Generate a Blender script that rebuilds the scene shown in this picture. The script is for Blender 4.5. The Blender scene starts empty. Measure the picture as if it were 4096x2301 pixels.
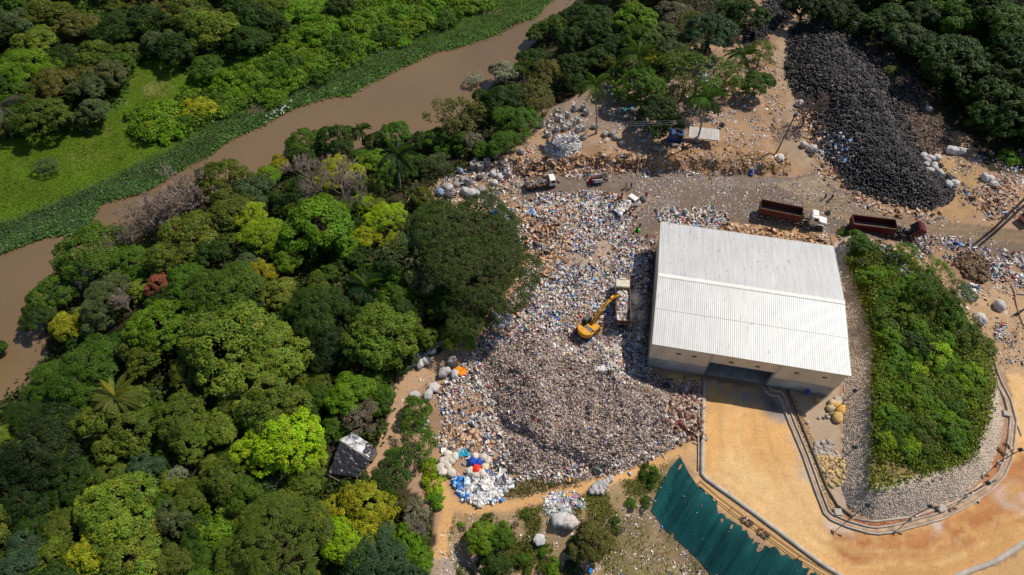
import bpy, math, random
import numpy as np
from mathutils import Vector, Matrix

# ------------------------------------------------------------------ camera, light, exposure
sc = bpy.context.scene
COL = sc.collection
CAMH = 95.0
FPX = 2538.0
PITCH = math.radians(54.61)
ROLL = math.radians(0.3887)
K = 4096.0 / 2576.0
cam_d = bpy.data.cameras.new('camera')
cam = bpy.data.objects.new('camera', cam_d)
COL.objects.link(cam)
cam_d.sensor_fit = 'HORIZONTAL'
cam_d.sensor_width = 36.0
cam_d.lens = FPX / 4096.0 * 36.0
cam_d.clip_start = 0.5
cam_d.clip_end = 5000
cam.matrix_world = Matrix.Translation((0, 0, CAMH)) @ Matrix.Rotation(math.pi / 2 - PITCH, 4, 'X') @ Matrix.Rotation(ROLL, 4, 'Z')
sc.camera = cam

SUN_AZ, SUN_EL = math.radians(34), math.radians(52)
world = bpy.data.worlds.new('World')
sc.world = world
world.use_nodes = True
wn = world.node_tree
wn.nodes.clear()
sky = wn.nodes.new('ShaderNodeTexSky')
sky.sky_type = 'NISHITA'
sky.sun_disc = False
sky.sun_elevation = SUN_EL
sky.sun_rotation = math.pi / 2 - SUN_AZ
sky.air_density = 1.0
sky.dust_density = 0.6
bgn = wn.nodes.new('ShaderNodeBackground')
bgn.inputs['Strength'].default_value = 0.088
out = wn.nodes.new('ShaderNodeOutputWorld')
wn.links.new(sky.outputs[0], bgn.inputs[0])
wn.links.new(bgn.outputs[0], out.inputs[0])

sun_d = bpy.data.lights.new('sun', 'SUN')
sun_d.energy = 4.5
sun_d.angle = math.radians(0.5)
sun_d.color = (1.0, 0.935, 0.83)
sun = bpy.data.objects.new('sun', sun_d)
COL.objects.link(sun)
sv = Vector((math.cos(SUN_EL) * math.cos(SUN_AZ), math.cos(SUN_EL) * math.sin(SUN_AZ), math.sin(SUN_EL)))
sun.rotation_euler = sv.to_track_quat('Z', 'Y').to_euler()
sun.location = sv * 300

vs = sc.view_settings
vs.view_transform = 'Standard'
vs.look = 'None'
vs.gamma = 1.0
vs.exposure = 0.0
vs.use_curve_mapping = False
try:
    sc.cycles.max_bounces = 5
    sc.cycles.diffuse_bounces = 3
    sc.cycles.glossy_bounces = 2
    sc.cycles.transmission_bounces = 2
    sc.cycles.volume_bounces = 1
    sc.cycles.transparent_max_bounces = 4
    sc.cycles.use_adaptive_sampling = True
except Exception:
    pass

rng = np.random.default_rng(11)
random.seed(11)

# ------------------------------------------------------------------ geometry of the view: a photo point <-> a point on the ground
_c, _s = math.cos(PITCH), math.sin(PITCH)
FW = np.array([0, _c, -_s])
_u0 = np.array([0, _s, _c])
_r0 = np.array([1.0, 0, 0])
RT = math.cos(ROLL) * _r0 + math.sin(ROLL) * _u0
UP = math.cos(ROLL) * _u0 - math.sin(ROLL) * _r0
CAMP = np.array([0, 0, CAMH])


def unS(sx, sy, z=0.0):
    sx = np.asarray(sx, float); sy = np.asarray(sy, float); z = np.asarray(z, float)
    d = FW * FPX + RT * ((sx * K - 2048)[..., None]) - UP * ((sy * K - 1150.5)[..., None])
    return CAMP + d * ((z - CAMH) / d[..., 2])[..., None]


def toS(P):
    d = np.asarray(P, float) - CAMP
    z = d @ FW
    return (2048 + FPX * (d @ RT) / z) / K, (1150.5 - FPX * (d @ UP) / z) / K


def depth(P):
    return (np.asarray(P, float) - CAMP) @ FW


# ------------------------------------------------------------------ noise and polygons
def vnoise(x, y, seed=0):
    x = np.asarray(x, float); y = np.asarray(y, float)
    xi = np.floor(x).astype(np.int64); yi = np.floor(y).astype(np.int64)
    fx = x - xi; fy = y - yi
    fx = fx * fx * (3 - 2 * fx); fy = fy * fy * (3 - 2 * fy)

    def h(a, b):
        n = (a * 374761393 + b * 668265263 + seed * 974634533) & 0x7fffffff
        n = ((n ^ (n >> 13)) * 1274126177) & 0x7fffffff
        n = n ^ (n >> 16)
        return (n & 0xffff) / 65535.0
    return (h(xi, yi) * (1 - fx) + h(xi + 1, yi) * fx) * (1 - fy) + (h(xi, yi + 1) * (1 - fx) + h(xi + 1, yi + 1) * fx) * fy


def fbm(x, y, seed=0, oct=4):
    a = 0.5; t = 0; s = 0
    for i in range(oct):
        t = t + a * vnoise(x * 2 ** i, y * 2 ** i, seed + i * 7); s += a; a *= 0.5
    return t / s


def inpoly(x, y, poly):
    x = np.asarray(x, float); y = np.asarray(y, float)
    r = np.zeros(x.shape, bool)
    n = len(poly)
    for i in range(n):
        x0, y0 = poly[i]; x1, y1 = poly[(i + 1) % n]
        if y0 == y1:
            continue
        c = ((y0 > y) != (y1 > y)) & (x < (x1 - x0) * (y - y0) / (y1 - y0) + x0)
        r ^= c
    return r


def distline(x, y, pts, closed=False):
    d = np.full(np.shape(x), 1e9)
    n = len(pts)
    for i in range(n if closed else n - 1):
        x0, y0 = pts[i][:2]; x1, y1 = pts[(i + 1) % n][:2]
        dx, dy = x1 - x0, y1 - y0
        t = np.clip(((x - x0) * dx + (y - y0) * dy) / (dx * dx + dy * dy + 1e-12), 0, 1)
        d = np.minimum(d, np.hypot(x - x0 - t * dx, y - y0 - t * dy))
    return d


def sdist(x, y, poly):          # positive inside
    d = distline(x, y, poly, True)
    return np.where(inpoly(x, y, poly), d, -d)


def sstep(a, b, x):
    t = np.clip((x - a) / (b - a), 0, 1)
    return t * t * (3 - 2 * t)


def wpoly(spoly, z=0.0):
    a = np.array(spoly, float)
    return [tuple(p[:2]) for p in unS(a[:, 0], a[:, 1], z)]


# outlines read off the photograph
FAR_BANK = [(1460, -60), (1385, 5), (1345, 45), (1290, 60), (1255, 85), (1225, 95), (1150, 120), (1090, 130), (1060, 150), (1005, 170), (960, 195),
            (920, 215), (880, 240), (830, 243), (790, 255), (735, 275), (690, 300), (640, 325), (590, 345), (545, 375), (525, 395), (430, 440),
            (370, 480), (250, 510), (237, 545), (200, 590), (130, 590), (70, 610), (0, 640), (-160, 690)]
NEAR_BANK = [(1500, -60), (1440, 10), (1340, 110), (1290, 170), (1200, 250), (1120, 310), (1050, 365), (930, 365), (740, 420), (640, 452), (480, 520),
             (330, 610), (230, 690), (150, 760), (110, 830), (118, 905), (75, 965), (0, 1005), (-160, 1060)]
WATER_Z = -7.0
WATER_W = wpoly(FAR_BANK, WATER_Z) + wpoly(NEAR_BANK[::-1], WATER_Z)
FAR_W = wpoly(FAR_BANK, WATER_Z)
FAR_REGION = [(200, 420)] + [(FAR_W[0][0] + 60, FAR_W[0][1] + 90)] + FAR_W + [(-420, FAR_W[-1][1] - 20), (-420, 420)]
TERRACE = [(1262, 452), (1290, 428), (1400, 420), (1500, 412), (1560, 420), (1650, 424), (1780, 430), (1900, 436), (1975, 430), (1945, 395), (1930, 300),
           (1900, 200), (1840, 130), (1700, 120), (1500, 200), (1350, 290), (1250, 400)]
TERRACE_W = wpoly(TERRACE, 0.5)
HILL = [(2170, 40), (2310, 190), (2430, 330), (2540, 380), (2760, 380), (2760, -160), (2120, -160)]
HILL_W = wpoly(HILL, 0)
TYRES = [(1985, 90), (2010, 60), (2060, 45), (2125, 90), (2180, 150), (2225, 205), (2262, 268), (2290, 330), (2312, 380), (2345, 405), (2385, 440), (2398, 500),
         (2330, 530), (2230, 505), (2130, 470), (2085, 400), (2045, 335), (2050, 280), (2000, 235), (1975, 180)]
TYRES_W = wpoly(TYRES, 1)
TYRES_B = [(1868, 110), (1880, 60), (1925, 8), (1990, -20), (2010, 5), (1960, 60), (1925, 95), (1890, 122)]
MOUND = [(1195, 880), (1270, 850), (1350, 835), (1560, 850), (1640, 940), (1700, 965), (1752, 1000), (1752, 1085), (1690, 1128), (1560, 1188), (1400, 1212), (1330, 1200),
         (1290, 1190), (1262, 1100), (1235, 1000)]
MOUND_W = wpoly(MOUND, -0.5)
HEAP = [(1275, 545), (1370, 500), (1500, 490), (1590, 520), (1560, 590), (1590, 640), (1560, 690), (1470, 760), (1420, 840), (1560, 860), (1640, 935), (1560, 960), (1190, 900),
        (1200, 850), (1310, 740), (1345, 640)]
HEAP_W = wpoly(HEAP, 0)
ISLAND = [(2100, 610), (2150, 590), (2300, 640), (2400, 745), (2470, 860), (2508, 960), (2522, 1040), (2518, 1100), (2490, 1180), (2420, 1250), (2300, 1296), (2200, 1308), (2138, 1284),
          (2116, 1228), (2122, 1100), (2122, 960), (2130, 900), (2118, 767), (2098, 640)]
ISLAND_W = wpoly(ISLAND, -1.2)
NET_TOP = [(1711, 1146), (1731, 1185), (1748, 1212), (1761, 1232), (1801, 1265), (1835, 1303), (1871, 1332), (1898, 1354), (1932, 1366), (1982, 1393), (2022, 1422), (2065, 1450), (2160, 1500)]
FIELD_W = wpoly(NET_TOP, -1.5) + wpoly([(2160, 1760), (1000, 1760), (1085, 1500), (1112, 1330), (1250, 1300), (1450, 1258), (1640, 1180)], -1.5)
NETTOP_W = wpoly(NET_TOP, -1.5)
BUILD_O = np.array([22.72, 51.98]); BUILD_U = np.array([0.98382, -0.17914]); BUILD_V = np.array([0.17914, 0.98382])
BUILD_W, BUILD_L = 30.87, 26.52


def height(x, y):
    x = np.asarray(x, float); y = np.asarray(y, float)
    base = -1.5 * sstep(63, 51, y)
    h = base.copy()
    wd = -sdist(x, y, WATER_W)                       # distance from the water, outside positive
    far = inpoly(x, y, FAR_REGION)
    near_h = np.where(wd > 0, -7 + (7 + base) * sstep(-1, 26, wd), -8.2)
    far_h = np.where(wd > 0, -7.1 + 1.3 * sstep(8, 26, wd) + 0.5 * fbm(x / 9, y / 9, 3), -8.2)
    h = np.where(far, far_h, np.minimum(near_h, h))
    h = np.where((wd < 0), -8.2 * sstep(0, 2, -wd) - 7.05 * (1 - sstep(0, 2, -wd)), h)
    nf = ~far & (wd > 4)
    wx = x + 1.6 * (fbm(x / 1.5, y / 1.5, 61, 3) - .5); wy = y + 3.4 * (fbm(x / 1.6, y / 1.6, 62, 4) - .5)
    h = h + np.where(nf, 1.9 * sstep(-0.4, 1.8, sdist(wx, wy, TERRACE_W)), 0)
    h = h + np.where(nf, 7 * sstep(0, 30, sdist(x, y, HILL_W)), 0)
    h = h + 3.2 * sstep(0, 8, sdist(x, y, TYRES_W)) * (.8 + .4 * fbm(x / 5, y / 5, 8))
    sm = sdist(x, y, MOUND_W)
    lump = fbm(x / 4.5, y / 4.5, 15, 4)
    h = h + sstep(0, 7, sm) * (1.8 + 2.0 * lump) + np.where(sm > 0, 0.9 * (fbm(x / 1.3, y / 1.3, 21, 3) - .5), 0) * sstep(0, 2, sm)
    # the worked face of the mound: lower ground in front of it
    face = np.array(wpoly([(1225, 980), (1270, 1055), (1330, 1085), (1370, 1130), (1440, 1150), (1520, 1175)], 1.5))
    fd = distline(x + 2.2 * (fbm(x / 2, y / 2, 23, 3) - .5), y + 2.2 * (fbm(x / 2, y / 2, 24, 3) - .5), face)
    h = h - 1.0 * np.exp(-(fd / .8) ** 2) * (sm > 0)
    sh = sdist(x, y, HEAP_W)
    h = h + sstep(0, 5, sh) * (0.2 + 1.3 * np.clip(fbm(x / 5, y / 5, 31) * 1.6 - .5, 0, 1)) + np.where(sh > 0, .45 * (fbm(x / 1.3, y / 1.3, 33, 3) - .5), 0) * sstep(0, 2, sh)
    si = sdist(x, y, ISLAND_W)
    h = h + 3.0 * np.clip(si / 3.5, 0, 1) + 0.8 * sstep(4, 12, si) * fbm(x / 5, y / 5, 41)
    sf = sdist(x, y, FIELD_W)
    dn = distline(x, y, NETTOP_W)
    h = h - np.where(sf > 0, 3.6 * sstep(0, 9.5, sf) + 0.5 * sstep(0, 12, sf), 0)
    h = h + 0.22 * (fbm(x / 3, y / 3, 51, 4) - .5)
    bu = (x - BUILD_O[0]) * BUILD_U[0] + (y - BUILD_O[1]) * BUILD_U[1]
    bv = (x - BUILD_O[0]) * BUILD_V[0] + (y - BUILD_O[1]) * BUILD_V[1]
    inb = (bu > -.5) & (bu < BUILD_W + .5) & (bv > 0) & (bv < BUILD_L + .2)
    h = np.where(inb, np.minimum(h, -1.6), h)
    return h


GX = np.concatenate([np.array([-900, -700, -520, -400, -320, -260, -220, -190]), np.arange(-165, 165.01, .55), np.array([190, 220, 260, 320, 400, 520, 700, 900])])
GY = np.concatenate([np.array([-500, -300, -160, -80, -40, -15]), np.arange(2, 186.01, .55), np.array([210, 240, 280, 340, 430, 560, 760, 1100])])
HX0, HY0, HN = -165.0, 2.0, .55
MX, MY = np.meshgrid(GX, GY)
MZ = height(MX, MY)
_ix0 = 8; _iy0 = 6
_nx = len(GX) - 16; _ny = len(GY) - 14
HZ = MZ[_iy0:_iy0 + _ny, _ix0:_ix0 + _nx]


def hz(x, y):
    fx = np.clip((np.asarray(x, float) - HX0) / HN, 0, _nx - 1.001)
    fy = np.clip((np.asarray(y, float) - HY0) / HN, 0, _ny - 1.001)
    i = fx.astype(int); j = fy.astype(int); u = fx - i; v = fy - j
    return (HZ[j, i] * (1 - u) + HZ[j, i + 1] * u) * (1 - v) + (HZ[j + 1, i] * (1 - u) + HZ[j + 1, i + 1] * u) * v


def G(sx, sy, up=0.0):
    """the ground point under a photo point (or the point `up` metres above the ground seen there)"""
    sx = np.asarray(sx, float); sy = np.asarray(sy, float)
    z = np.zeros(sx.shape)
    for _ in range(9):
        P = unS(sx, sy, z + up)
        z = .4 * z + .6 * hz(P[..., 0], P[..., 1])
    P = unS(sx, sy, z + up)
    P[..., 2] = hz(P[..., 0], P[..., 1]) + up
    return P


# ------------------------------------------------------------------ object helpers
def tag(o, label=None, cat=None, group=None, kind=None):
    if label: o['label'] = label
    if cat: o['category'] = cat
    if group: o['group'] = group
    if kind: o['kind'] = kind
    return o


def link(o, parent=None):
    COL.objects.link(o)
    if parent is not None:
        o.parent = parent
    return o


def empty(name, loc, rz=0.0):
    o = bpy.data.objects.new(name, None)
    o.empty_display_size = .3
    o.location = loc
    o.rotation_euler = (0, 0, rz)
    return link(o)


def copytree(o, parent=None):
    c = o.copy()
    link(c, parent)
    for ch in list(o.children):
        copytree(ch, c)
    return c


def npmesh(name, V, faces, col=None, mats=(), smooth=False, attr='Col'):
    """faces: list of integer arrays, each (n, k)"""
    me = bpy.data.meshes.new(name)
    V = np.asarray(V, np.float32)
    me.vertices.add(len(V))
    me.vertices.foreach_set('co', V.ravel())
    tot = []; idx = []
    for f in faces:
        f = np.asarray(f, np.int32)
        if len(f) == 0:
            continue
        tot.append(np.full(len(f), f.shape[1], np.int32)); idx.append(f.ravel())
    tot = np.concatenate(tot); idx = np.concatenate(idx)
    st = np.concatenate([[0], np.cumsum(tot)[:-1]]).astype(np.int32)
    me.loops.add(len(idx)); me.loops.foreach_set('vertex_index', idx)
    me.polygons.add(len(tot)); me.polygons.foreach_set('loop_start', st)
    if smooth:
        me.polygons.foreach_set('use_smooth', np.ones(len(tot), bool))
    if col is not None:
        a = me.attributes.new(attr, 'FLOAT_COLOR', 'POINT')
        c = np.ones((len(V), 4), np.float32); c[:, :3] = col
        a.data.foreach_set('color', c.ravel())
    for m in mats:
        me.materials.append(m)
    me.update(calc_edges=True)
    me.validate()
    return me


class MB:
    def __init__(s):
        s.v = []; s.f = []

    def add(s, vs_, fs_):
        n = len(s.v)
        s.v += [tuple(p) for p in vs_]
        s.f += [tuple(i + n for i in f) for f in fs_]
        return s

    def box(s, x0, x1, y0, y1, z0, z1, M=None):
        P = [Vector((x, y, z)) for z in (z0, z1) for y in (y0, y1) for x in (x0, x1)]
        if M is not None:
            P = [M @ p for p in P]
        return s.add(P, [(0, 2, 3, 1), (4, 5, 7, 6), (0, 1, 5, 4), (2, 6, 7, 3), (0, 4, 6, 2), (1, 3, 7, 5)])

    def prism(s, pts, y0, y1, M=None):
        """outline in x,z pushed along y"""
        n = len(pts)
        P = [Vector((p[0], y0, p[1])) for p in pts] + [Vector((p[0], y1, p[1])) for p in pts]
        if M is not None:
            P = [M @ p for p in P]
        F = [tuple(range(n)), tuple(range(2 * n - 1, n - 1, -1))] + [(i, n + i, n + (i + 1) % n, (i + 1) % n) for i in range(n)]
        return s.add(P, F)

    def cyl(s, a, b, r0, r1=None, n=8, caps=True):
        r1 = r0 if r1 is None else r1
        a = Vector(a); b = Vector(b); d = (b - a)
        if d.length < 1e-6:
            return s
        d.normalize()
        t = Vector((0, 0, 1)) if abs(d.z) < .9 else Vector((1, 0, 0))
        u = d.cross(t).normalized(); w = d.cross(u)
        P = []
        for c, r in ((a, r0), (b, r1)):
            for i in range(n):
                q = 2 * math.pi * i / n
                P.append(c + (u * math.cos(q) + w * math.sin(q)) * r)
        F = [(i, (i + 1) % n, n + (i + 1) % n, n + i) for i in range(n)]
        if caps:
            F += [tuple(range(n - 1, -1, -1)), tuple(range(n, 2 * n))]
        return s.add(P, F)

    def tube(s, pts, rs, n=6):
        rs = rs if hasattr(rs, '__len__') else [rs] * len(pts)
        pts = [Vector(p) for p in pts]
        rings = []
        base = len(s.v)
        for i, p in enumerate(pts):
            d = (pts[min(i + 1, len(pts) - 1)] - pts[max(i - 1, 0)])
            d = d.normalized() if d.length > 1e-9 else Vector((0, 0, 1))
            t = Vector((0, 0, 1)) if abs(d.z) < .95 else Vector((1, 0, 0))
            u = d.cross(t).normalized(); w = d.cross(u)
            for k in range(n):
                q = 2 * math.pi * k / n
                s.v.append(tuple(p + (u * math.cos(q) + w * math.sin(q)) * rs[i]))
        for i in range(len(pts) - 1):
            for k in range(n):
                a = base + i * n + k; b = base + i * n + (k + 1) % n
                s.f.append((a, b, b + n, a + n))
        s.f.append(tuple(base + k for k in range(n - 1, -1, -1)))
        e = base + (len(pts) - 1) * n
        s.f.append(tuple(e + k for k in range(n)))
        return s

    def torus(s, c, R, r, axis='z', n=14, m=6):
        base = len(s.v)
        for i in range(n):
            a = 2 * math.pi * i / n
            for k in range(m):
                b = 2 * math.pi * k / m
                x = (R + r * math.cos(b)) * math.cos(a); y = (R + r * math.cos(b)) * math.sin(a); z = r * math.sin(b)
                p = (x, y, z) if axis == 'z' else (x, z, y)
                s.v.append((p[0] + c[0], p[1] + c[1], p[2] + c[2]))
        for i in range(n):
            for k in range(m):
                s.f.append((base + i * m + k, base + ((i + 1) % n) * m + k, base + ((i + 1) % n) * m + (k + 1) % m, base + i * m + (k + 1) % m))
        return s

    def mesh(s, name, m=None, smooth=False):
        me = bpy.data.meshes.new(name)
        me.from_pydata(s.v, [], s.f)
        if m is not None:
            me.materials.append(m)
        if smooth:
            for p in me.polygons:
                p.use_smooth = True
        me.update()
        return me

    def build(s, name, m, parent=None, smooth=False):
        o = bpy.data.objects.new(name, s.mesh(name, m, smooth))
        return link(o, parent)


# ------------------------------------------------------------------ materials
def newmat(name):
    m = bpy.data.materials.new(name)
    m.use_nodes = True
    nt = m.node_tree
    b = nt.nodes['Principled BSDF']
    return m, nt, b


def noise_fac(nt, scale, detail=4, lo=.7, hi=1.3, coord='Object', stretch=None):
    tc = nt.nodes.new('ShaderNodeTexCoord')
    src = tc.outputs[coord]
    if stretch:
        mp = nt.nodes.new('ShaderNodeMapping'); mp.inputs['Scale'].default_value = stretch
        nt.links.new(src, mp.inputs[0]); src = mp.outputs[0]
    n = nt.nodes.new('ShaderNodeTexNoise')
    n.inputs['Scale'].default_value = scale; n.inputs['Detail'].default_value = detail
    nt.links.new(src, n.inputs['Vector'])
    mr = nt.nodes.new('ShaderNodeMapRange')
    mr.inputs['From Min'].default_value = .3; mr.inputs['From Max'].default_value = .7
    mr.inputs['To Min'].default_value = lo; mr.inputs['To Max'].default_value = hi
    nt.links.new(n.outputs['Fac'], mr.inputs['Value'])
    return mr.outputs[0]


def mulcol(nt, colsock, facsock):
    v = nt.nodes.new('ShaderNodeVectorMath'); v.operation = 'SCALE'
    nt.links.new(colsock, v.inputs[0]); nt.links.new(facsock, v.inputs['Scale'])
    return v.outputs[0]


def bump(nt, b, scale, strength, dist=.1, coord='Object', detail=4):
    tc = nt.nodes.new('ShaderNodeTexCoord')
    n = nt.nodes.new('ShaderNodeTexNoise'); n.inputs['Scale'].default_value = scale; n.inputs['Detail'].default_value = detail
    nt.links.new(tc.outputs[coord], n.inputs['Vector'])
    bp = nt.nodes.new('ShaderNodeBump'); bp.inputs['Strength'].default_value = strength; bp.inputs['Distance'].default_value = dist
    nt.links.new(n.outputs['Fac'], bp.inputs['Height'])
    nt.links.new(bp.outputs[0], b.inputs['Normal'])


def plain(name, col, rough=.7, metal=0.0, amp=.25, scale=1.5, bmp=0.0, stretch=None, spec=.3):
    m, nt, b = newmat(name)
    rgb = nt.nodes.new('ShaderNodeRGB'); rgb.outputs[0].default_value = (*col, 1)
    nt.links.new(mulcol(nt, rgb.outputs[0], noise_fac(nt, scale, 5, 1 - amp, 1 + amp, stretch=stretch)), b.inputs['Base Color'])
    b.inputs['Roughness'].default_value = rough; b.inputs['Metallic'].default_value = metal
    b.inputs['Specular IOR Level'].default_value = spec
    if bmp:
        bump(nt, b, scale * 4, bmp)
    return m


def attrmat(name, rough=.9, amp=.2, scale=2.0, bmp=0.0, spec=.15, bscale=6):
    m, nt, b = newmat(name)
    a = nt.nodes.new('ShaderNodeAttribute'); a.attribute_name = 'Col'
    nt.links.new(mulcol(nt, a.outputs['Color'], noise_fac(nt, scale, 6, 1 - amp, 1 + amp)), b.inputs['Base Color'])
    b.inputs['Roughness'].default_value = rough; b.inputs['Specular IOR Level'].default_value = spec
    if bmp:
        bump(nt, b, bscale, bmp, .15)
    return m


def objmat(name, rough=.7, amp=.2, scale=3.0, bmp=0.0, spec=.3, bscale=6, metal=0):
    m, nt, b = newmat(name)
    a = nt.nodes.new('ShaderNodeObjectInfo')
    nt.links.new(mulcol(nt, a.outputs['Color'], noise_fac(nt, scale, 5, 1 - amp, 1 + amp)), b.inputs['Base Color'])
    b.inputs['Roughness'].default_value = rough; b.inputs['Specular IOR Level'].default_value = spec; b.inputs['Metallic'].default_value = metal
    if bmp:
        bump(nt, b, bscale, bmp, .15)
    return m


def leafmat(name, use_obj=True, transl=.3):
    m = bpy.data.materials.new(name); m.use_nodes = True
    nt = m.node_tree; nt.nodes.clear()
    o = nt.nodes.new('ShaderNodeOutputMaterial')
    at = nt.nodes.new('ShaderNodeAttribute'); at.attribute_name = 'Col'
    if use_obj:
        oi = nt.nodes.new('ShaderNodeObjectInfo')
        mx = nt.nodes.new('ShaderNodeVectorMath'); mx.operation = 'MULTIPLY'
        nt.links.new(oi.outputs['Color'], mx.inputs[0]); nt.links.new(at.outputs['Color'], mx.inputs[1])
        c = mx.outputs[0]
    else:
        c = at.outputs['Color']
    d = nt.nodes.new('ShaderNodeBsdfPrincipled')
    d.inputs['Roughness'].default_value = .55; d.inputs['Specular IOR Level'].default_value = .22
    nt.links.new(c, d.inputs['Base Color'])
    t = nt.nodes.new('ShaderNodeBsdfTranslucent')
    yl = nt.nodes.new('ShaderNodeVectorMath'); yl.operation = 'MULTIPLY'; yl.inputs[1].default_value = (1.25, 1.2, .5)
    nt.links.new(c, yl.inputs[0]); nt.links.new(yl.outputs[0], t.inputs['Color'])
    mix = nt.nodes.new('ShaderNodeMixShader'); mix.inputs[0].default_value = transl
    nt.links.new(d.outputs[0], mix.inputs[1]); nt.links.new(t.outputs[0], mix.inputs[2])
    nt.links.new(mix.outputs[0], o.inputs['Surface'])
    return m


M = {}
M['ground'] = attrmat('ground', .95, .11, 2.6, .2, .1, 7)
M['rubbish'] = attrmat('rubbish', .6, .08, 3, 0, .3)
M['stone'] = attrmat('stone', .9, .15, 4, 0, .15)
M['leaf'] = leafmat('leaf')
M['leafcol'] = leafmat('leaf_coloured', False)
M['bark'] = plain('bark', (.12, .085, .06), .95, 0, .3, 6, .4)
M['palebark'] = plain('pale_bark', (.30, .25, .21), .9, 0, .25, 4, .3)
M['deadwood'] = plain('dead_wood', (.19, .145, .12), .95, 0, .3, 5)
M['obj'] = objmat('painted')
M['cloth'] = objmat('cloth', .9, .15, 8, .2, .1)
M['sack'] = objmat('woven_sack', .75, .18, 2.2, .55, .2, 5)
M['tyre'] = plain('rubber', (.019, .018, .019), .6, 0, .5, 1.3, 0, None, .4)
M['conc'] = plain('concrete', (.42, .37, .31), .9, 0, .22, .8, .2)
M['concdark'] = plain('stained_concrete', (.44, .405, .375), .9, 0, .3, .35, .2)
M['black'] = plain('black_metal', (.022, .021, .02), .6, 0, .4, 2)
M['glass'] = plain('dark_glass', (.015, .02, .022), .12, 0, .1, 1, 0, None, .5)
M['rustred'] = plain('rusty_red_paint', (.115, .032, .024), .65, 0, .45, 1.6)
M['darkred'] = plain('dark_red_paint', (.10, .011, .014), .5, 0, .35, 1.6)
M['rust'] = plain('rust', (.115, .062, .038), .85, 0, .45, 2)
M['whitep'] = plain('white_paint', (.74, .72, .66), .45, 0, .1, 1.5)
M['creamp'] = plain('cream_paint', (.60, .54, .42), .5, 0, .14, 2)
M['yellowp'] = plain('yellow_paint', (.66, .31, .018), .45, 0, .14, 1.5)
M['steel'] = plain('worn_steel', (.32, .31, .30), .5, .3, .25, 2)
M['galv'] = plain('galvanised_steel', (.50, .50, .50), .5, .2, .2, 2)
M['dirt'] = plain('dirt_load', (.17, .11, .075), .95, 0, .35, 2, .5)
# ------------------------------------------------------------------ ground sheet
P_ = np.stack([MX, MY, MZ], -1)
dep = np.maximum(depth(P_), 5)
SX, SY = toS(np.where((dep > 6)[..., None], P_, np.array([0, 400., 0])))
n1 = (fbm(MX / 2.6, MY / 2.6, 101, 4) - .5); n2 = (fbm(MX / 2.6, MY / 2.6, 102, 4) - .5)
n3 = fbm(MX / 6, MY / 6, 103, 4); n4 = fbm(MX / 1.3, MY / 1.3, 104, 3); n5 = fbm(MX / 14, MY / 14, 105, 4)
WX = SX + 26 * n1; WY = SY + 22 * n2
GC = np.zeros(MX.shape + (3,)); GC[:] = (.045, .036, .02)
GC *= (.6 + .8 * n3)[..., None]


def paint(mask, col, a=1.0, var=.25, nn=None):
    nn = n4 if nn is None else nn
    c = np.array(col) * (1 - var + 2 * var * nn)[..., None]
    w = (mask * a)[..., None] if not np.isscalar(mask) else mask
    GC[:] = GC * (1 - w) + c * w


def pp(poly, warp=True):
    return (inpoly(WX, WY, poly) if warp else inpoly(SX, SY, poly)).astype(float)


far_m = inpoly(MX, MY, FAR_REGION).astype(float)
paint(far_m, (.055, .10, .010), 1, .35)
MEADOW = [(-60, 380), (60, 340), (240, 330), (320, 260), (345, 140), (420, 160), (470, 190), (480, 260), (370, 300), (395, 380), (330, 420), (240, 470), (60, 560), (-60, 600)]
paint(pp(MEADOW), (.082, .135, .010), 1, .3, n3)
paint(pp(MEADOW) * sstep(.56, .72, n5), (.16, .145, .035), .7)
paint(pp([(260, 340), (345, 220), (420, 200), (440, 230), (330, 320), (290, 360)]) * sstep(.45, .6, n3), (.20, .17, .06), .6)
DIRT = [(1000, 510), (1130, 450), (1260, 400), (1330, 300), (1420, 260), (1500, 200), (1640, 120), (1850, 110), (1900, 0), (2030, -40), (2010, 60), (1970, 170), (2030, 330),
        (2090, 400), (2200, 380), (2260, 240), (2330, 300), (2440, 340), (2480, 430), (2600, 440), (2640, 1500), (1080, 1500), (1095, 1290), (1000, 1190), (930, 1210), (900, 1180),
        (960, 1090), (985, 1000), (1000, 930), (1120, 880), (1190, 840), (1230, 770), (1310, 700), (1340, 600), (1250, 540), (1080, 520)]
paint(pp(DIRT), (.335, .212, .130), 1, .28, n3)
# terrace floor under the trees: littered, and their shade put into the colour
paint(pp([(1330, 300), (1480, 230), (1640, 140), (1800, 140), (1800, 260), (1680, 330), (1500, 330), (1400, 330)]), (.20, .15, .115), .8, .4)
YARD = [(1290, 480), (1400, 430), (1560, 428), (1800, 436), (1990, 448), (2050, 430), (2105, 475), (2240, 550), (2400, 560), (2620, 585), (2620, 655), (2420, 640), (2290, 606), (2150, 604),
        (2060, 586), (1900, 560), (1850, 592), (1790, 556), (1700, 560), (1650, 600), (1640, 820), (1540, 840), (1530, 700), (1580, 560), (1640, 500), (1500, 478), (1400, 505), (1320, 515)]
paint(pp(YARD), (.175, .128, .098), 1, .22, n3)
paint(pp([(1480, 440), (1990, 450), (1990, 470), (1700, 480), (1480, 462)]), (.215, .168, .138), .6)
paint(pp([(1990, 480), (2110, 490), (2250, 545), (2420, 565), (2620, 590), (2620, 615), (2400, 596), (2200, 575), (2030, 530)]), (.26, .18, .105), .85, .2)
paint(pp([(1955, 460), (2060, 440), (2100, 480), (2060, 500), (1980, 480)]), (.33, .25, .165), .7)
paint(pp([(1990, 30), (1960, 100), (1930, 130), (1960, 170), (1985, 270), (1960, 370), (2020, 420), (2060, 420), (2010, 300), (1975, 180), (2000, 100), (2030, 40)]), (.33, .24, .16), .9, .2)
paint(pp([(1640, 382), (1760, 362), (1880, 360), (1975, 380), (1990, 425), (1900, 436), (1780, 430), (1650, 424)]), (.30, .18, .095), .85, .55)
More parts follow.
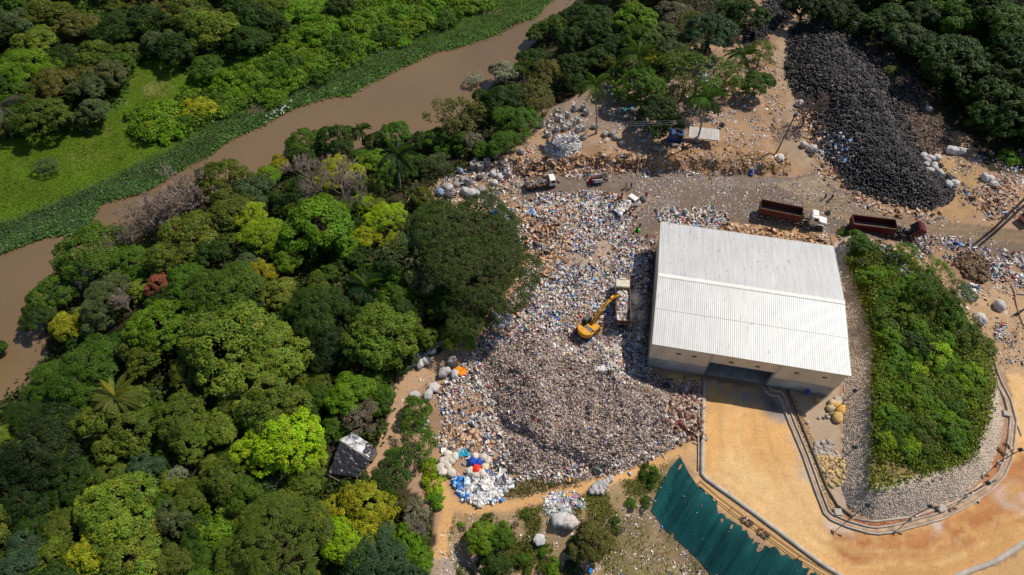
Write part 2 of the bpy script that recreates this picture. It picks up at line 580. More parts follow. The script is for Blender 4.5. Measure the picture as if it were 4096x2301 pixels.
paint(pp([(1400, 380), (1640, 385), (1640, 425), (1290, 440)]), (.40, .235, .125), .7, .35)
paint(pp([(1280, 520), (1400, 500), (1460, 520), (1440, 600), (1340, 640), (1300, 560)]), (.46, .28, .165), .8, .3)
paint(pp([(1310, 640), (1420, 600), (1440, 660), (1380, 720), (1310, 720)]), (.45, .26, .12), .7, .3)
paint(pp([(1770, 560), (1900, 568), (2080, 590), (2090, 640), (1900, 590), (1760, 570)]), (.46, .275, .115), .9, .3)
paint(pp(HEAP), (.35, .265, .215), .8, .4)
paint(pp(MOUND), (.25, .19, .16), 1, .5)
paint(pp([(1680, 940), (1765, 955), (1762, 1010), (1700, 1000)]), (.58, .36, .13), .9)
paint(pp([(1690, 1080), (1762, 1060), (1762, 1200), (1700, 1150)]), (.50, .31, .15), .9)
paint(pp(TYRES, False), (.03, .028, .027), 1, .3)
paint(pp(TYRES_B, False), (.035, .032, .03), 1, .3)
paint(pp([(2240, 130), (2330, 230), (2340, 300), (2290, 290), (2255, 240), (2235, 180)]), (.17, .12, .085), .8, .4)
paint(pp([(2200, 150), (2270, 160), (2320, 230), (2360, 300), (2300, 330), (2250, 240)]), (.15, .105, .075), .9, .4)
paint(pp([(2245, 270), (2320, 275), (2390, 320), (2395, 370), (2340, 390), (2290, 360), (2255, 320)]), (.155, .105, .075), 1, .4)
paint(pp([(2300, 400), (2400, 385), (2480, 440), (2500, 520), (2400, 560), (2330, 540), (2395, 500)]), (.36, .225, .11), .9, .3)
# driveway: bright sand with rusty stains and grey smears
DRIVE = [(1770, 955), (1940, 984), (1968, 988), (1995, 1070), (2055, 1230), (2080, 1292), (2130, 1322), (2200, 1338), (2300, 1330), (2400, 1292), (2500, 1212), (2545, 1150), (2548, 1000), (2528, 930),
         (2640, 930), (2640, 1330), (2576, 1366), (2500, 1414), (2412, 1447), (2370, 1500), (2170, 1480), (2060, 1406), (1932, 1323), (1850, 1258), (1766, 1194)]
dm = pp(DRIVE, False)
paint(dm, (.60, .345, .138), 1, .14, n3)
paint(dm * sstep(.45, .65, n5), (.66, .45, .23), .6, .1)
paint(dm * sstep(1960, 2250, SX + 60 * n1) * sstep(1080, 1300, SY), (.50, .265, .105), .65, .2, n3)
for poly, c, a in [([(2085, 1330), (2180, 1345), (2230, 1390), (2160, 1420), (2100, 1380)], (.36, .145, .06), .9),
                   ([(2200, 1350), (2330, 1330), (2470, 1270), (2530, 1290), (2450, 1370), (2320, 1400), (2230, 1390)], (.38, .155, .06), .85),
                   ([(2390, 1345), (2430, 1345), (2430, 1372), (2395, 1370)], (.24, .085, .04), .8),
                   ([(2490, 1180), (2600, 1120), (2600, 1310), (2500, 1320), (2450, 1270)], (.40, .175, .07), .8),
                   ([(2340, 1320), (2370, 1318), (2375, 1345), (2345, 1350)], (.52, .46, .40), .8),
                   ([(2490, 1250), (2540, 1215), (2600, 1235), (2600, 1290), (2520, 1270)], (.50, .42, .36), .5),
                   ([(2060, 1290), (2140, 1330), (2150, 1350), (2080, 1330)], (.48, .43, .38), .6),
                   ([(1790, 965), (1968, 988), (1998, 1055), (1965, 1065), (1900, 1020), (1840, 1000)], (.30, .255, .22), .85),
                   ([(1920, 1000), (1950, 1000), (1960, 1030), (1935, 1040)], (.12, .105, .10), .8),
                   ([(1985, 1100), (2010, 1100), (2045, 1220), (2020, 1200)], (.42, .36, .30), .55)]:
    m_ = sstep(-16, 14, sdist(WX, WY, poly) + 22 * (fbm(MX / 2.4, MY / 2.4, 130, 4) - .5)) * sstep(.30, .50, .6 * n4 + .4 * n3)
    paint(m_ * dm, c, min(1, a * 1.25), .2)
paint(pp([(1930, 960), (2110, 975), (2118, 1200), (2130, 1290), (2090, 1270), (2060, 1190), (1980, 985)], False), (.40, .30, .21), .9, .3, n3)
paint(pp([(2130, 1290), (2200, 1312), (2300, 1300), (2420, 1254), (2492, 1184), (2520, 1100), (2542, 1090), (2545, 1150), (2495, 1210), (2400, 1285), (2300, 1322), (2200, 1330), (2135, 1312)]), (.36, .155, .075), .9, .3)
# tan ground east of the island
paint(pp([(2420, 745), (2640, 700), (2640, 950), (2530, 940), (2500, 880)], True), (.44, .29, .165), .9, .2, n3)
for q in [(2508, 855), (2520, 840), (2545, 870), (2540, 905), (2540, 865), (2550, 838)]:
    paint(np.exp(-(((WX - q[0]) / 10) ** 2 + ((WY - q[1]) / 8) ** 2)), (.05, .045, .042), .8)
# wheel tracks, each a pair of ruts
for pl_t, cc_, aa in [([(1850, 1000), (1840, 1100), (1890, 1210), (2000, 1320), (2150, 1400), (2350, 1400), (2600, 1300)], (.66, .46, .22), .5), ([(1900, 1000), (1930, 1120), (1990, 1250), (2080, 1345), (2230, 1385), (2420, 1340), (2600, 1220)], (.46, .25, .10), .5),
                      ([(1800, 1010), (1800, 1180), (1920, 1270), (2060, 1370), (2200, 1420), (2400, 1390), (2600, 1340)], (.48, .27, .11), .4),
                      ([(2000, 470), (2100, 500), (2250, 555), (2420, 580), (2620, 600)], (.16, .115, .075), .6), ([(1990, 500), (2120, 525), (2260, 570), (2420, 592), (2620, 615)], (.17, .12, .08), .6), ([(1500, 450), (1700, 462), (1900, 470), (2050, 500), (2200, 545), (2400, 572), (2620, 592)], (.17, .125, .09), .5),
                      ([(1330, 480), (1450, 465), (1600, 470), (1750, 490), (1900, 520), (2060, 560)], (.16, .12, .09), .5), ([(1600, 480), (1620, 560), (1600, 650), (1560, 740)], (.16, .12, .095), .5), ([(1975, 150), (1990, 260), (1985, 360), (2020, 430), (2080, 480)], (.25, .18, .11), .5),
                      ([(2450, 760), (2520, 780), (2576, 850), (2600, 900)], (.33, .22, .12), .5)]:
    w_ = wpoly(pl_t, -.8 if pl_t[0][1] > 900 else 0)
    dd = distline(MX + 1.2 * n2, MY + 1.2 * n1, w_)
    paint(np.exp(-((dd - .95) / .34) ** 2) * sstep(.3, .5, n4 * .5 + n3 * .5), cc_, aa)
GC *= (1 + .20 * (fbm(MX / .9, MY / .9, 140, 2) - .5))[..., None]
paint(pp([(2330, 1500), (2412, 1455), (2500, 1423), (2600, 1370), (2640, 1500)]), (.52, .315, .14), 1, .25, n3)
# island and its cobbled slopes
paint(pp(ISLAND, False), (.50, .415, .335), 1, .3)
ISLAND_TOP = [(2125, 650), (2172, 780), (2193, 865), (2192, 960), (2189, 1100), (2187, 1236), (2300, 1202), (2440, 1158), (2484, 1060), (2503, 970), (2490, 880), (2400, 750), (2300, 650), (2150, 600)]
paint(pp(ISLAND_TOP), (.15, .145, .04), 1, .5, n3)
paint(pp([(2195, 1160), (2260, 1165), (2330, 1190), (2200, 1232)]), (.33, .22, .11), .7, .3)
# paths and the rough ground below
paint(pp([(1120, 880), (1180, 865), (1185, 920), (1100, 940), (1040, 985), (1030, 1040), (1000, 1100), (960, 1160), (930, 1210), (905, 1190), (950, 1110), (985, 1020), (1000, 935)]), (.41, .265, .155), .9, .2, n3)
ROUGH = [(1095, 1500), (1110, 1340), (1150, 1300), (1260, 1295), (1450, 1250), (1640, 1180), (1700, 1150), (1655, 1230), (1640, 1290), (1788, 1450), (1800, 1500)]
paint(pp(ROUGH), (.31, .21, .11), 1, .3, n3)
paint(pp(ROUGH) * sstep(.40, .56, fbm(MX / 3.2, MY / 3.2, 120, 4)), (.12, .125, .022), .9, .4)
paint(pp([(1520, 1300), (1640, 1292), (1790, 1450), (1500, 1450)]), (.25, .18, .10), .85, .25)
paint(pp([(1520, 1300), (1640, 1292), (1790, 1450), (1500, 1450)]) * sstep(.5, .62, fbm(MX / 2.2, MY / 2.2, 121, 4)), (.14, .135, .035), .6, .3)
for pl, w in [([(1100, 1185), (1122, 1235), (1150, 1272), (1200, 1285), (1290, 1268), (1400, 1245), (1500, 1218), (1600, 1185), (1700, 1140)], 14),
              ([(1118, 1240), (1125, 1290), (1112, 1350), (1106, 1400), (1110, 1500)], 17)]:
    d_ = distline(WX, WY, pl)
    paint(1 - sstep(w * .55, w * 1.3, d_), (.56, .325, .14), 1, .18, n3)
paint(pp([(1090, 1405), (1200, 1400), (1230, 1500), (1080, 1500)]), (.30, .24, .20), .8)
d_ = distline(SX, SY, [(1758, 1215), (1808, 1258), (1932, 1346), (2009, 1402), (2110, 1460)])
paint(1 - sstep(12, 22, d_ + 6 * n1), (.52, .315, .135), .95, .15, n3)
# leaf litter green under the scrub of the near bank
GC = np.clip(GC, .004, .8)
idx = np.arange(MX.size).reshape(MX.shape)
F_ = np.stack([idx[:-1, :-1], idx[:-1, 1:], idx[1:, 1:], idx[1:, :-1]], -1).reshape(-1, 4)
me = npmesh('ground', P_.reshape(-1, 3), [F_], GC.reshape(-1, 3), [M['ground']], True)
tag(link(bpy.data.objects.new('ground', me)), 'bare earth, sand and soil of the dump and the river banks', None, None, 'structure')

# ------------------------------------------------------------------ river
m, nt, b = newmat('silty_water')
rgb = nt.nodes.new('ShaderNodeRGB'); rgb.outputs[0].default_value = (.172, .112, .058, 1)
nt.links.new(mulcol(nt, rgb.outputs[0], noise_fac(nt, .035, 3, .88, 1.14)), b.inputs['Base Color'])
b.inputs['Roughness'].default_value = .18; b.inputs['Specular IOR Level'].default_value = .5
tc = nt.nodes.new('ShaderNodeTexCoord'); nz = nt.nodes.new('ShaderNodeTexNoise'); nz.inputs['Scale'].default_value = 1.1; nz.inputs['Detail'].default_value = 4
nt.links.new(tc.outputs['Object'], nz.inputs['Vector'])
bp = nt.nodes.new('ShaderNodeBump'); bp.inputs['Strength'].default_value = .12; bp.inputs['Distance'].default_value = .05
nt.links.new(nz.outputs['Fac'], bp.inputs['Height']); nt.links.new(bp.outputs[0], b.inputs['Normal'])
me = npmesh('water', [(-700, -60, WATER_Z), (420, -60, WATER_Z), (420, 900, WATER_Z), (-700, 900, WATER_Z)], [[(0, 1, 2, 3)]], None, [m])
tag(link(bpy.data.objects.new('water', me)), 'muddy brown river water', None, None, 'structure')


# ------------------------------------------------------------------ the warehouse
def wroot():
    o = empty('warehouse', (BUILD_O[0], BUILD_O[1], 0), math.atan2(BUILD_U[1], BUILD_U[0]))
    return tag(o, 'large warehouse with white ribbed metal roof and open loading door', 'warehouse')


wh = wroot()
W_, L_ = BUILD_W, BUILD_L
EZ, RZ, BZ = 6.4, 7.5, -1.9
m, nt, b = newmat('white_roof_sheet')
rgb = nt.nodes.new('ShaderNodeRGB'); rgb.outputs[0].default_value = (.50, .50, .49, 1)
f1 = noise_fac(nt, 1.0, 6, .86, 1.08, stretch=(2.5, .16, 1))
f2 = noise_fac(nt, .22, 4, .94, 1.05)
c1 = mulcol(nt, mulcol(nt, rgb.outputs[0], f1), f2)
tc = nt.nodes.new('ShaderNodeTexCoord'); mp = nt.nodes.new('ShaderNodeMapping'); mp.inputs['Scale'].default_value = (2.6, .55, 1)
nt.links.new(tc.outputs['Object'], mp.inputs[0])
ns = nt.nodes.new('ShaderNodeTexNoise'); ns.inputs['Scale'].default_value = 1.5; ns.inputs['Detail'].default_value = 3
nt.links.new(mp.outputs[0], ns.inputs['Vector'])
rp = nt.nodes.new('ShaderNodeMapRange'); rp.inputs['From Min'].default_value = .63; rp.inputs['From Max'].default_value = .74; rp.inputs['To Min'].default_value = 1; rp.inputs['To Max'].default_value = .45
nt.links.new(ns.outputs['Fac'], rp.inputs['Value'])
nt.links.new(mulcol(nt, c1, rp.outputs[0]), b.inputs['Base Color'])
b.inputs['Roughness'].default_value = .42; b.inputs['Specular IOR Level'].default_value = .5
M['roof'] = m
M['clad'] = plain('tan_cladding', (.80, .63, .44), .6, 0, .12, .6, 0, (1, 1, .3))


def ribbed(y0, z0, y1, z1, x0, x1, step=.33, rib=.006, wtop=.05, wbase=.10):
    V = []; F = []
    x = x0; prof = [(x0, 0)]
    while x + step < x1 + .01:
        c = x + step / 2
        prof += [(c - wbase / 2, 0), (c - wtop / 2, rib), (c + wtop / 2, rib), (c + wbase / 2, 0)]
        x += step
    prof.append((x1, 0))
    n = len(prof)
    d = Vector((0, y1 - y0, z1 - z0)).normalized(); nr = Vector((0, -d.z, d.y))
    if nr.z < 0 and abs(nr.z) > 1e-3:
        nr = -nr
    for (y, z) in ((y0, z0), (y1, z1)):
        for (px, h) in prof:
            V.append((px, y + nr.y * h, z + nr.z * h))
    F = [(i, i + 1, n + i + 1, n + i) for i in range(n - 1)]
    return V, [F]


def addpart(name, V, F, mat, parent, smooth=False):
    return link(bpy.data.objects.new(name, npmesh(name, V, F, None, [mat], smooth)), parent)


hl = L_ / 2
for (a, bz, c, dz, lift) in ((0, EZ, hl / 2 + .1, (EZ + RZ) / 2 + .004, 0), (hl / 2, (EZ + RZ) / 2 + .035, hl, RZ + .035, 0),
                             (L_, EZ, L_ - hl / 2 - .1, (EZ + RZ) / 2 + .004, 0), (L_ - hl / 2, (EZ + RZ) / 2 + .035, hl, RZ + .035, 0)):
    V, F = ribbed(a, bz, c, dz, 0, W_)
    addpart('roof_sheet', V, F, M['roof'], wh)
mb = MB(); mb.prism([(0, 0), (0, 0)], 0, 0) if False else None
cap = MB()
cap.add([(0, hl - .42, RZ + .03), (W_, hl - .42, RZ + .03), (W_, hl - .3, RZ + .11), (0, hl - .3, RZ + .11), (0, hl, RZ + .16), (W_, hl, RZ + .16), (0, hl + .3, RZ + .11), (W_, hl + .3, RZ + .11), (0, hl + .42, RZ + .03), (W_, hl + .42, RZ + .03)],
        [(0, 1, 2, 3), (3, 2, 5, 4), (4, 5, 7, 6), (6, 7, 9, 8)])
cap.build('ridge_cap', M['whitep'], wh)
# eave and verge trims
t_ = MB()
t_.box(-.03, W_ + .03, -.06, -.02, EZ - .22, EZ + .03)
t_.box(-.03, W_ + .03, L_ + .02, L_ + .06, EZ - .22, EZ + .03)
for x0, x1 in ((-.06, -.01), (W_ + .01, W_ + .06)):
    t_.prism([(0, 0), (0, 0), (0, 0)], 0, 0) if False else None
    t_.add([(x0, 0, EZ - .2), (x0, hl, RZ - .2), (x0, L_, EZ - .2), (x0, L_, EZ + .05), (x0, hl, RZ + .1), (x0, 0, EZ + .05), (x1, 0, EZ - .2), (x1, hl, RZ - .2), (x1, L_, EZ - .2), (x1, L_, EZ + .05), (x1, hl, RZ + .1), (x1, 0, EZ + .05)],
           [(0, 1, 4, 5), (1, 2, 3, 4), (7, 6, 11, 10), (8, 7, 10, 9), (5, 4, 10, 11), (4, 3, 9, 10), (0, 5, 11, 6), (2, 8, 9, 3), (1, 0, 6, 7), (2, 1, 7, 8)])
t_.build('roof_trim', M['creamp'], wh)
IN = .42
DX0, DX1, CLZ, DZ = 10.0, 20.35, 1.35, 3.0
# concrete lower walls
for bx in ((IN + .1, DX0, IN + .06, IN + .26), (DX1, W_ - .3, IN + .06, IN + .26), (IN, IN + .2, IN + .28, L_ - IN), (W_ - .5, W_ - .3, IN + .28, L_ - IN), (IN + .21, W_ - .51, L_ - IN - .2, L_ - IN)):
    cw = MB(); cw.box(*bx, BZ, CLZ); cw.build('concrete_wall', M['concdark'], wh)
for bx in ((IN + .3, DX0 - .05), (DX1 + .05, W_ - .35)):
    ld = MB(); ld.box(*bx, IN - .02, IN + .055, CLZ - .2, CLZ + .02); ld.build('wall_ledge', M['conc'], wh)


def vribbed(x0, x1, z0, z1, y, sgn=-1, axis='x', step=.4):
    prof = [(x0, 0)]
    x = x0
    while x + step < x1 + .01:
        c = x + step / 2
        prof += [(c - .07, 0), (c - .03, .03), (c + .03, .03), (c + .07, 0)]
        x += step
    prof.append((x1, 0))
    V = []; n = len(prof)
    for z in (z0, z1):
        for px, h in prof:
            V.append((px, y + sgn * h, z) if axis == 'x' else (y + sgn * h, px, z))
    return V, [[(i, i + 1, n + i + 1, n + i) for i in range(n - 1)]]


for a, bb, z0 in ((IN - .1, DX0, CLZ), (DX0, DX1, DZ), (DX1, W_ - .3, CLZ)):
    V, F = vribbed(a, bb, z0, EZ - .1, IN)
    addpart('front_cladding', V, F, M['clad'], wh)
for y, s_ in ((IN - .08, -1), (W_ - .28, 1)):
    V, F = vribbed(IN, L_ - IN, CLZ, EZ, y, s_, 'y')
    addpart('side_cladding', V, F, M['clad'], wh)
    g = MB(); g.add([(y, IN, EZ), (y, L_ - IN, EZ), (y, hl, RZ - .05)], [(0, 1, 2)]); g.build('gable_panel', M['clad'], wh)
V, F = vribbed(IN, W_ - .3, CLZ, EZ - .1, L_ - IN + .02, 1)
addpart('rear_cladding', V, F, M['clad'], wh)
for u_ in (4.66, 7.22, 13.15, 17.32, 23.48, 27.84):
    g = MB(); z = 4.0
    g.box(u_ - .36, u_ + .36, IN - .06, IN - .035, z - .2, z + .2)
    wo = g.build('window', M['black'], wh)
    g = MB()
    for x0, x1, z0, z1 in ((-.4, .4, .2, .25), (-.4, .4, -.25, -.2), (-.4, -.36, -.2, .2), (.36, .4, -.2, .2)):
        g.box(u_ + x0, u_ + x1, IN - .075, IN - .03, z + z0, z + z1)
    g.build('frame', M['clad'], wo)
for u_ in (1.84, 9.9, 20.5, 30.6):
    g = MB(); g.tube([(u_, IN - .1, EZ - .25), (u_, IN - .1, CLZ + .1), (u_, IN - .1, CLZ - .15), (u_, IN - .06, BZ + .4)], .055 if u_ > 3 else .035, 6)
    g.build('downspout', M['galv'] if u_ > 3 else M['whitep'], wh)
g = MB(); g.box(DX0 - .06, DX0, IN - .03, IN + .5, BZ, DZ); g.box(DX1, DX1 + .06, IN - .03, IN + .5, BZ, DZ); g.box(DX0, DX1, IN - .03, IN + .1, DZ - .05, DZ + .08)
g.build('door_frame', M['galv'], wh)
g = MB(); g.box(IN + .2, W_ - .5, IN + .3, L_ - .6, -1.62, -1.46); g.build('floor_slab', M['conc'], wh)
g = MB(); g.cyl((26.9, IN - .35, -1.4), (26.9, IN - .35, -.45), .28, .28, 10); bo = g.build('barrel', plain('blue_plastic', (.02, .10, .40), .45), None)
bo.parent = None; bo.matrix_world = wh.matrix_basis
tag(bo, 'blue barrel standing against the warehouse front wall', 'barrel')

# ------------------------------------------------------------------ kerbs, walls and channels


def sweep(name, pts, prof, mat, parent=None, closedprof=True):
    """prof: (offset to the left of the path, z above local ground line)"""
    n = len(pts); V = []
    for i, p in enumerate(pts):
        a = np.array(pts[max(i - 1, 0)][:2]); c = np.array(pts[min(i + 1, n - 1)][:2]); q = np.array(p[:2])
        t0 = q - a; t1 = c - q
        t0 = t0 / (np.hypot(*t0) + 1e-9); t1 = t1 / (np.hypot(*t1) + 1e-9)
        t = t0 + t1; t /= np.hypot(*t) + 1e-9
        nrm = np.array([-t[1], t[0]]); k = 1 / max(.5, math.sqrt(max(.2, (1 + float(t0 @ t1)) / 2))) if 0 < i < n - 1 else 1
        for o_, z_ in prof:
            V.append((q[0] + nrm[0] * o_ * k, q[1] + nrm[1] * o_ * k, p[2] + z_))
    m_ = len(prof); F = []
    for i in range(n - 1):
        for j in range(m_):
            F.append((i * m_ + j, i * m_ + (j + 1) % m_, (i + 1) * m_ + (j + 1) % m_, (i + 1) * m_ + j))
    caps = [list(range(m_))[::-1], [(n - 1) * m_ + j for j in range(m_)]]
    return link(bpy.data.objects.new(name, npmesh(name, V, [F, caps], None, [mat])), parent)


def spath(pts, up=0.0, sub=6.0):
    """photo polyline to a finely divided ground path"""
    w = [G(*p) for p in pts]
    r = []
    for i in range(len(w) - 1):
        k = max(1, int(np.hypot(*(w[i + 1] - w[i])[:2]) / 1.5))
        for j in range(k):
            q = w[i] + (w[i + 1] - w[i]) * j / k
            r.append(q)
    r.append(w[-1])
    return [(q[0], q[1], float(hz(q[0], q[1])) + up) for q in r]


def rect(o0, o1, z0, z1):
    return [(o0, z0), (o1, z0), (o1, z1), (o0, z1)]


LEFTWALL = [(1773, 948), (1768, 1060), (1766, 1193), (1776, 1205), (1830, 1243), (1880, 1279), (1932, 1318), (1990, 1362), (2032, 1394), (2080, 1428), (2150, 1470)]
pw = spath(LEFTWALL)
o = sweep('kerb_wall', pw, rect(-.28, .28, -1.2, .32), M['conc'])
tag(o, 'long grey concrete edge wall between the sandy driveway and the green netting', 'kerb wall')
o = sweep('drain_pipe', spath([(1762, 950), (1757, 1060), (1756, 1185)]), [(.11 * math.cos(q), .18 + .11 * math.sin(q)) for q in np.linspace(0, 2 * math.pi, 8, False)], M['conc'])
tag(o, 'straight pale pipe running beside the driveway wall to the warehouse door', 'pipe')
CHAN = [(1924, 969), (1932, 983), (1938, 989), (1962, 993), (1968, 1003), (1996, 1076), (2028, 1152), (2055, 1229), (2078, 1289), (2092, 1302), (2132, 1319), (2185, 1334), (2209, 1336), (2252, 1330),
        (2365, 1299), (2432, 1265), (2482, 1232), (2518, 1195), (2536, 1152), (2543, 1110), (2548, 1058), (2534, 1005), (2511, 961), (2490, 893)]
cp = spath(CHAN)
ch = tag(empty('drainage_channel', cp[0]), 'curved concrete drainage channel with twin kerbs around the planted island', 'channel')
for nm, pr_, mt in (('kerb', rect(-.55, -.36, -.6, .30), M['conc']), ('kerb', rect(.36, .55, -.6, .30), M['conc']), ('channel_floor', rect(-.355, .355, -.6, .06), plain('channel_silt', (.40, .28, .19), .95, 0, .3, 1.0, .2))):
    oo = sweep(nm, cp, pr_, mt, ch); oo.matrix_parent_inverse = Matrix.Translation((-cp[0][0], -cp[0][1], -cp[0][2]))
o = sweep('kerb', spath([(2487, 890), (2466, 859), (2432, 802), (2406, 757)]), rect(-.2, .2, -.6, .28), M['conc'])
tag(o, 'straight concrete kerb half hidden by shrubs along the island edge', 'kerb')
o = sweep('kerb', spath([(2600, 1352), (2576, 1365), (2499, 1415), (2459, 1428), (2400, 1452), (2340, 1500)]), rect(-.35, .35, -.6, .26), M['conc'])
tag(o, 'wide pale concrete kerb cutting the bottom right corner of the sandy drive', 'kerb')
o = sweep('trench_edge', spath([(1979, 981), (2012, 1062), (2049, 1152), (2079, 1229), (2105, 1272), (2145, 1302)]), rect(-.1, .1, -.6, .4), plain('dark_concrete', (.13, .105, .085), .9))
tag(o, 'thin dark concrete edging curving between the gravel strip and bare yard', 'edging')
o = sweep('edging', spath([(2150, 1306), (2200, 1312), (2300, 1300), (2365, 1278), (2420, 1256), (2470, 1216)]), rect(-.12, .12, -.5, .14), M['conc'])
tag(o, 'low pale edging at the foot of the cobbled bank', 'edging')
# pipe rail along the netting
RAIL = spath([(1758, 1215), (1808, 1258), (1870, 1304), (1932, 1347), (2009, 1402), (2100, 1455)])
rl = tag(empty('pipe_rail', RAIL[0]), 'long low railing of two rusty pipes above the green netting', 'railing')
inv = Matrix.Translation(-Vector(RAIL[0]))
for zz in (.42, .85):
    g = MB(); g.tube([(p[0], p[1], p[2] + zz) for p in RAIL], .055, 6); oo = g.build('rail', M['rust'], rl); oo.matrix_parent_inverse = inv
for i in range(0, len(RAIL), 3):
    p = RAIL[i]; g = MB(); g.cyl((p[0], p[1], p[2] - .3), (p[0], p[1], p[2] + .9), .05, .05, 6); oo = g.build('post', M['rust'], rl); oo.matrix_parent_inverse = inv

# ------------------------------------------------------------------ green netting on the slope
NET = [(1711, 1148), (1731, 1185), (1748, 1212), (1761, 1232), (1801, 1265), (1808, 1290), (1835, 1308), (1871, 1335), (1898, 1357), (1932, 1369), (1982, 1396), (2022, 1425), (2066, 1450), (2150, 1500),
       (1830, 1500), (1788, 1450), (1755, 1408), (1715, 1372), (1671, 1332), (1636, 1285), (1655, 1228), (1688, 1172)]
nw = G(np.array([p[0] for p in NET]), np.array([p[1] for p in NET]))
x0, y0 = nw[:, :2].min(0) - 2; x1, y1 = nw[:, :2].max(0) + 2
gx, gy = np.meshgrid(np.arange(x0, x1, .13), np.arange(y0, y1, .13))
gz = hz(gx, gy)
q = np.stack([gx, gy, gz], -1); qs = toS(q)
# strips of net end unevenly: jagged along the fall of the slope
al = gx * .80 - gy * .60; ac = gx * .60 + gy * .80
jag = (vnoise(al * 2.2, 0 * al, 5) - .5) * 12 + (vnoise(al * .7, 0 * al, 9) - .5) * 9
sd_ = sdist(qs[0], qs[1], NET)
hole = sstep(.69, .74, fbm(al * 1.3, ac * .3, 71, 4))
ins = (sd_ + jag * (distline(qs[0], qs[1], NET_TOP[4:]) < 60) > 0) & ~((hole > .5) & (sd_ < 26))
gz = gz + .07 + .07 * vnoise(al * 1.8, ac * .25, 3) + .05 * vnoise(al * 4, ac * .5, 4)
ix = np.arange(gx.size).reshape(gx.shape)
keep = ins[:-1, :-1] & ins[1:, :-1] & ins[:-1, 1:] & ins[1:, 1:]
F = np.stack([ix[:-1, :-1], ix[:-1, 1:], ix[1:, 1:], ix[1:, :-1]], -1)[keep]
u_, F2 = np.unique(F, return_inverse=True)
cn = (fbm(gx / 3, gy / 3, 77, 3) - .5) * .7 + (fbm(al * 1.6, ac * .12, 79, 3) - .5) * 1.1
cc = np.array([.008, .072, .072]) * (1 + 1.0 * cn.ravel()[u_][:, None]) + np.array([.10, .09, .06]) * np.clip(vnoise(gx * 1.7, gy * 1.7, 78) - .86, 0, 1).ravel()[u_][:, None]
V = np.stack([gx, gy, gz], -1).reshape(-1, 3)[u_]
M['net'] = attrmat('shade_net', .75, .22, 7, .5, .12, 9)
o = link(bpy.data.objects.new('erosion_netting', npmesh('erosion_netting', V, [F2.reshape(-1, 4)], np.clip(cc, .003, 1), [M['net']], True)))
tag(o, 'dark green netting pegged over the slope below the sandy driveway', 'netting')
# ------------------------------------------------------------------ foliage
def leaf_quads(P, N, L, W, cols):
    """one bent-free leaf spray per point: two triangles with a little fold"""
    n = len(P)
    r = rng.normal(size=(n, 3))
    t = np.cross(N, r); t /= np.linalg.norm(t, axis=1)[:, None] + 1e-9
    b = np.cross(N, t)
    L = L[:, None]; W = W[:, None]
    V = np.stack([P - t * L, P - b * W + N * W * .25, P + t * L, P + b * W + N * W * .25], 1)
    F = np.arange(n * 4).reshape(n, 4)
    return V.reshape(-1, 3), F, np.repeat(cols, 4, 0)


def unit(n):
    v = rng.normal(size=(n, 3)); return v / np.linalg.norm(v, axis=1)[:, None]


def crown_mesh(name, nb, lb, leaf, br, zr, lobes, reach=.5, upbias=.5, hue=.08, asp=.6, lobe_r=(.36, .52), scat=.36, tv=1.0, zj=.22):
    """a crown of unit radius: several uneven lobes, each covered in clumps, each clump a shell of leaf sprays"""
    LB = [(np.array([rng.normal() * .08, rng.normal() * .08, .06 * zr]), rng.uniform(.50, .62), 1.0)]
    a0 = rng.uniform(0, 6.28)
    for i in range(lobes):
        a = a0 + i * 6.283 / lobes * 1.0 + rng.normal() * .35
        d = reach * rng.uniform(.75, 1.2); R = min(rng.uniform(*lobe_r), 1.02 - d)
        LB.append((np.array([d * math.cos(a), d * math.sin(a), zr * rng.uniform(-zj, zj)]), max(R, .2), 1 + tv * rng.uniform(-.14, .16)))
    C = []; W = np.array([l[1] ** 2 for l in LB]); W /= W.sum()
    tries = 0
    while len(C) < nb and tries < nb * 60:
        tries += 1
        li = rng.choice(len(LB), p=W); c0, R, tn = LB[li]
        d = unit(1)[0]
        if d[2] < -.25:
            d[2] = -d[2]
        vz = zr / .62
        p = c0 + d * R * np.array([1, 1, vz]) * rng.uniform(.90, 1.06)
        if any(np.linalg.norm((p - c1) / np.array([1, 1, vz])) < R1 * .86 for m_, (c1, R1, _) in enumerate(LB) if m_ != li):
            continue
        C.append((p, tn, d))
    Vs = []; Fs = []; Cs = []; off = 0
    for c, tn, od in C:
        R = rng.uniform(*br)
        n = int(lb * rng.uniform(.7, 1.3) * (R / np.mean(br)) ** 2)
        d = unit(n)
        d[:, 2] = np.where(d[:, 2] < -.3, -d[:, 2], d[:, 2])
        P = c + d * R * rng.uniform(.70, 1.12, n)[:, None] * np.array([1, 1, .8])
        N = d * .6 + od * .35 + np.array([0, 0, upbias]) + rng.normal(size=(n, 3)) * scat
        N /= np.linalg.norm(N, axis=1)[:, None]
        sz = leaf * rng.uniform(.6, 1.4, n)
        bt = (1 + tv * rng.uniform(-.20, .22)) * tn; hs = rng.normal() * hue
        col = np.ones((n, 3)) * bt * rng.uniform(.70, 1.35, n)[:, None]
        col[:, 0] *= 1 + hs + rng.normal(size=n) * .07; col[:, 2] *= 1 - hs * .5
        V, F, cc = leaf_quads(P, N, sz, sz * asp, np.clip(col, .05, 3))
        Vs.append(V); Fs.append(F + off); Cs.append(cc); off += len(V)
    return npmesh(name, np.concatenate(Vs), [np.concatenate(Fs)], np.concatenate(Cs), [M['leaf']])


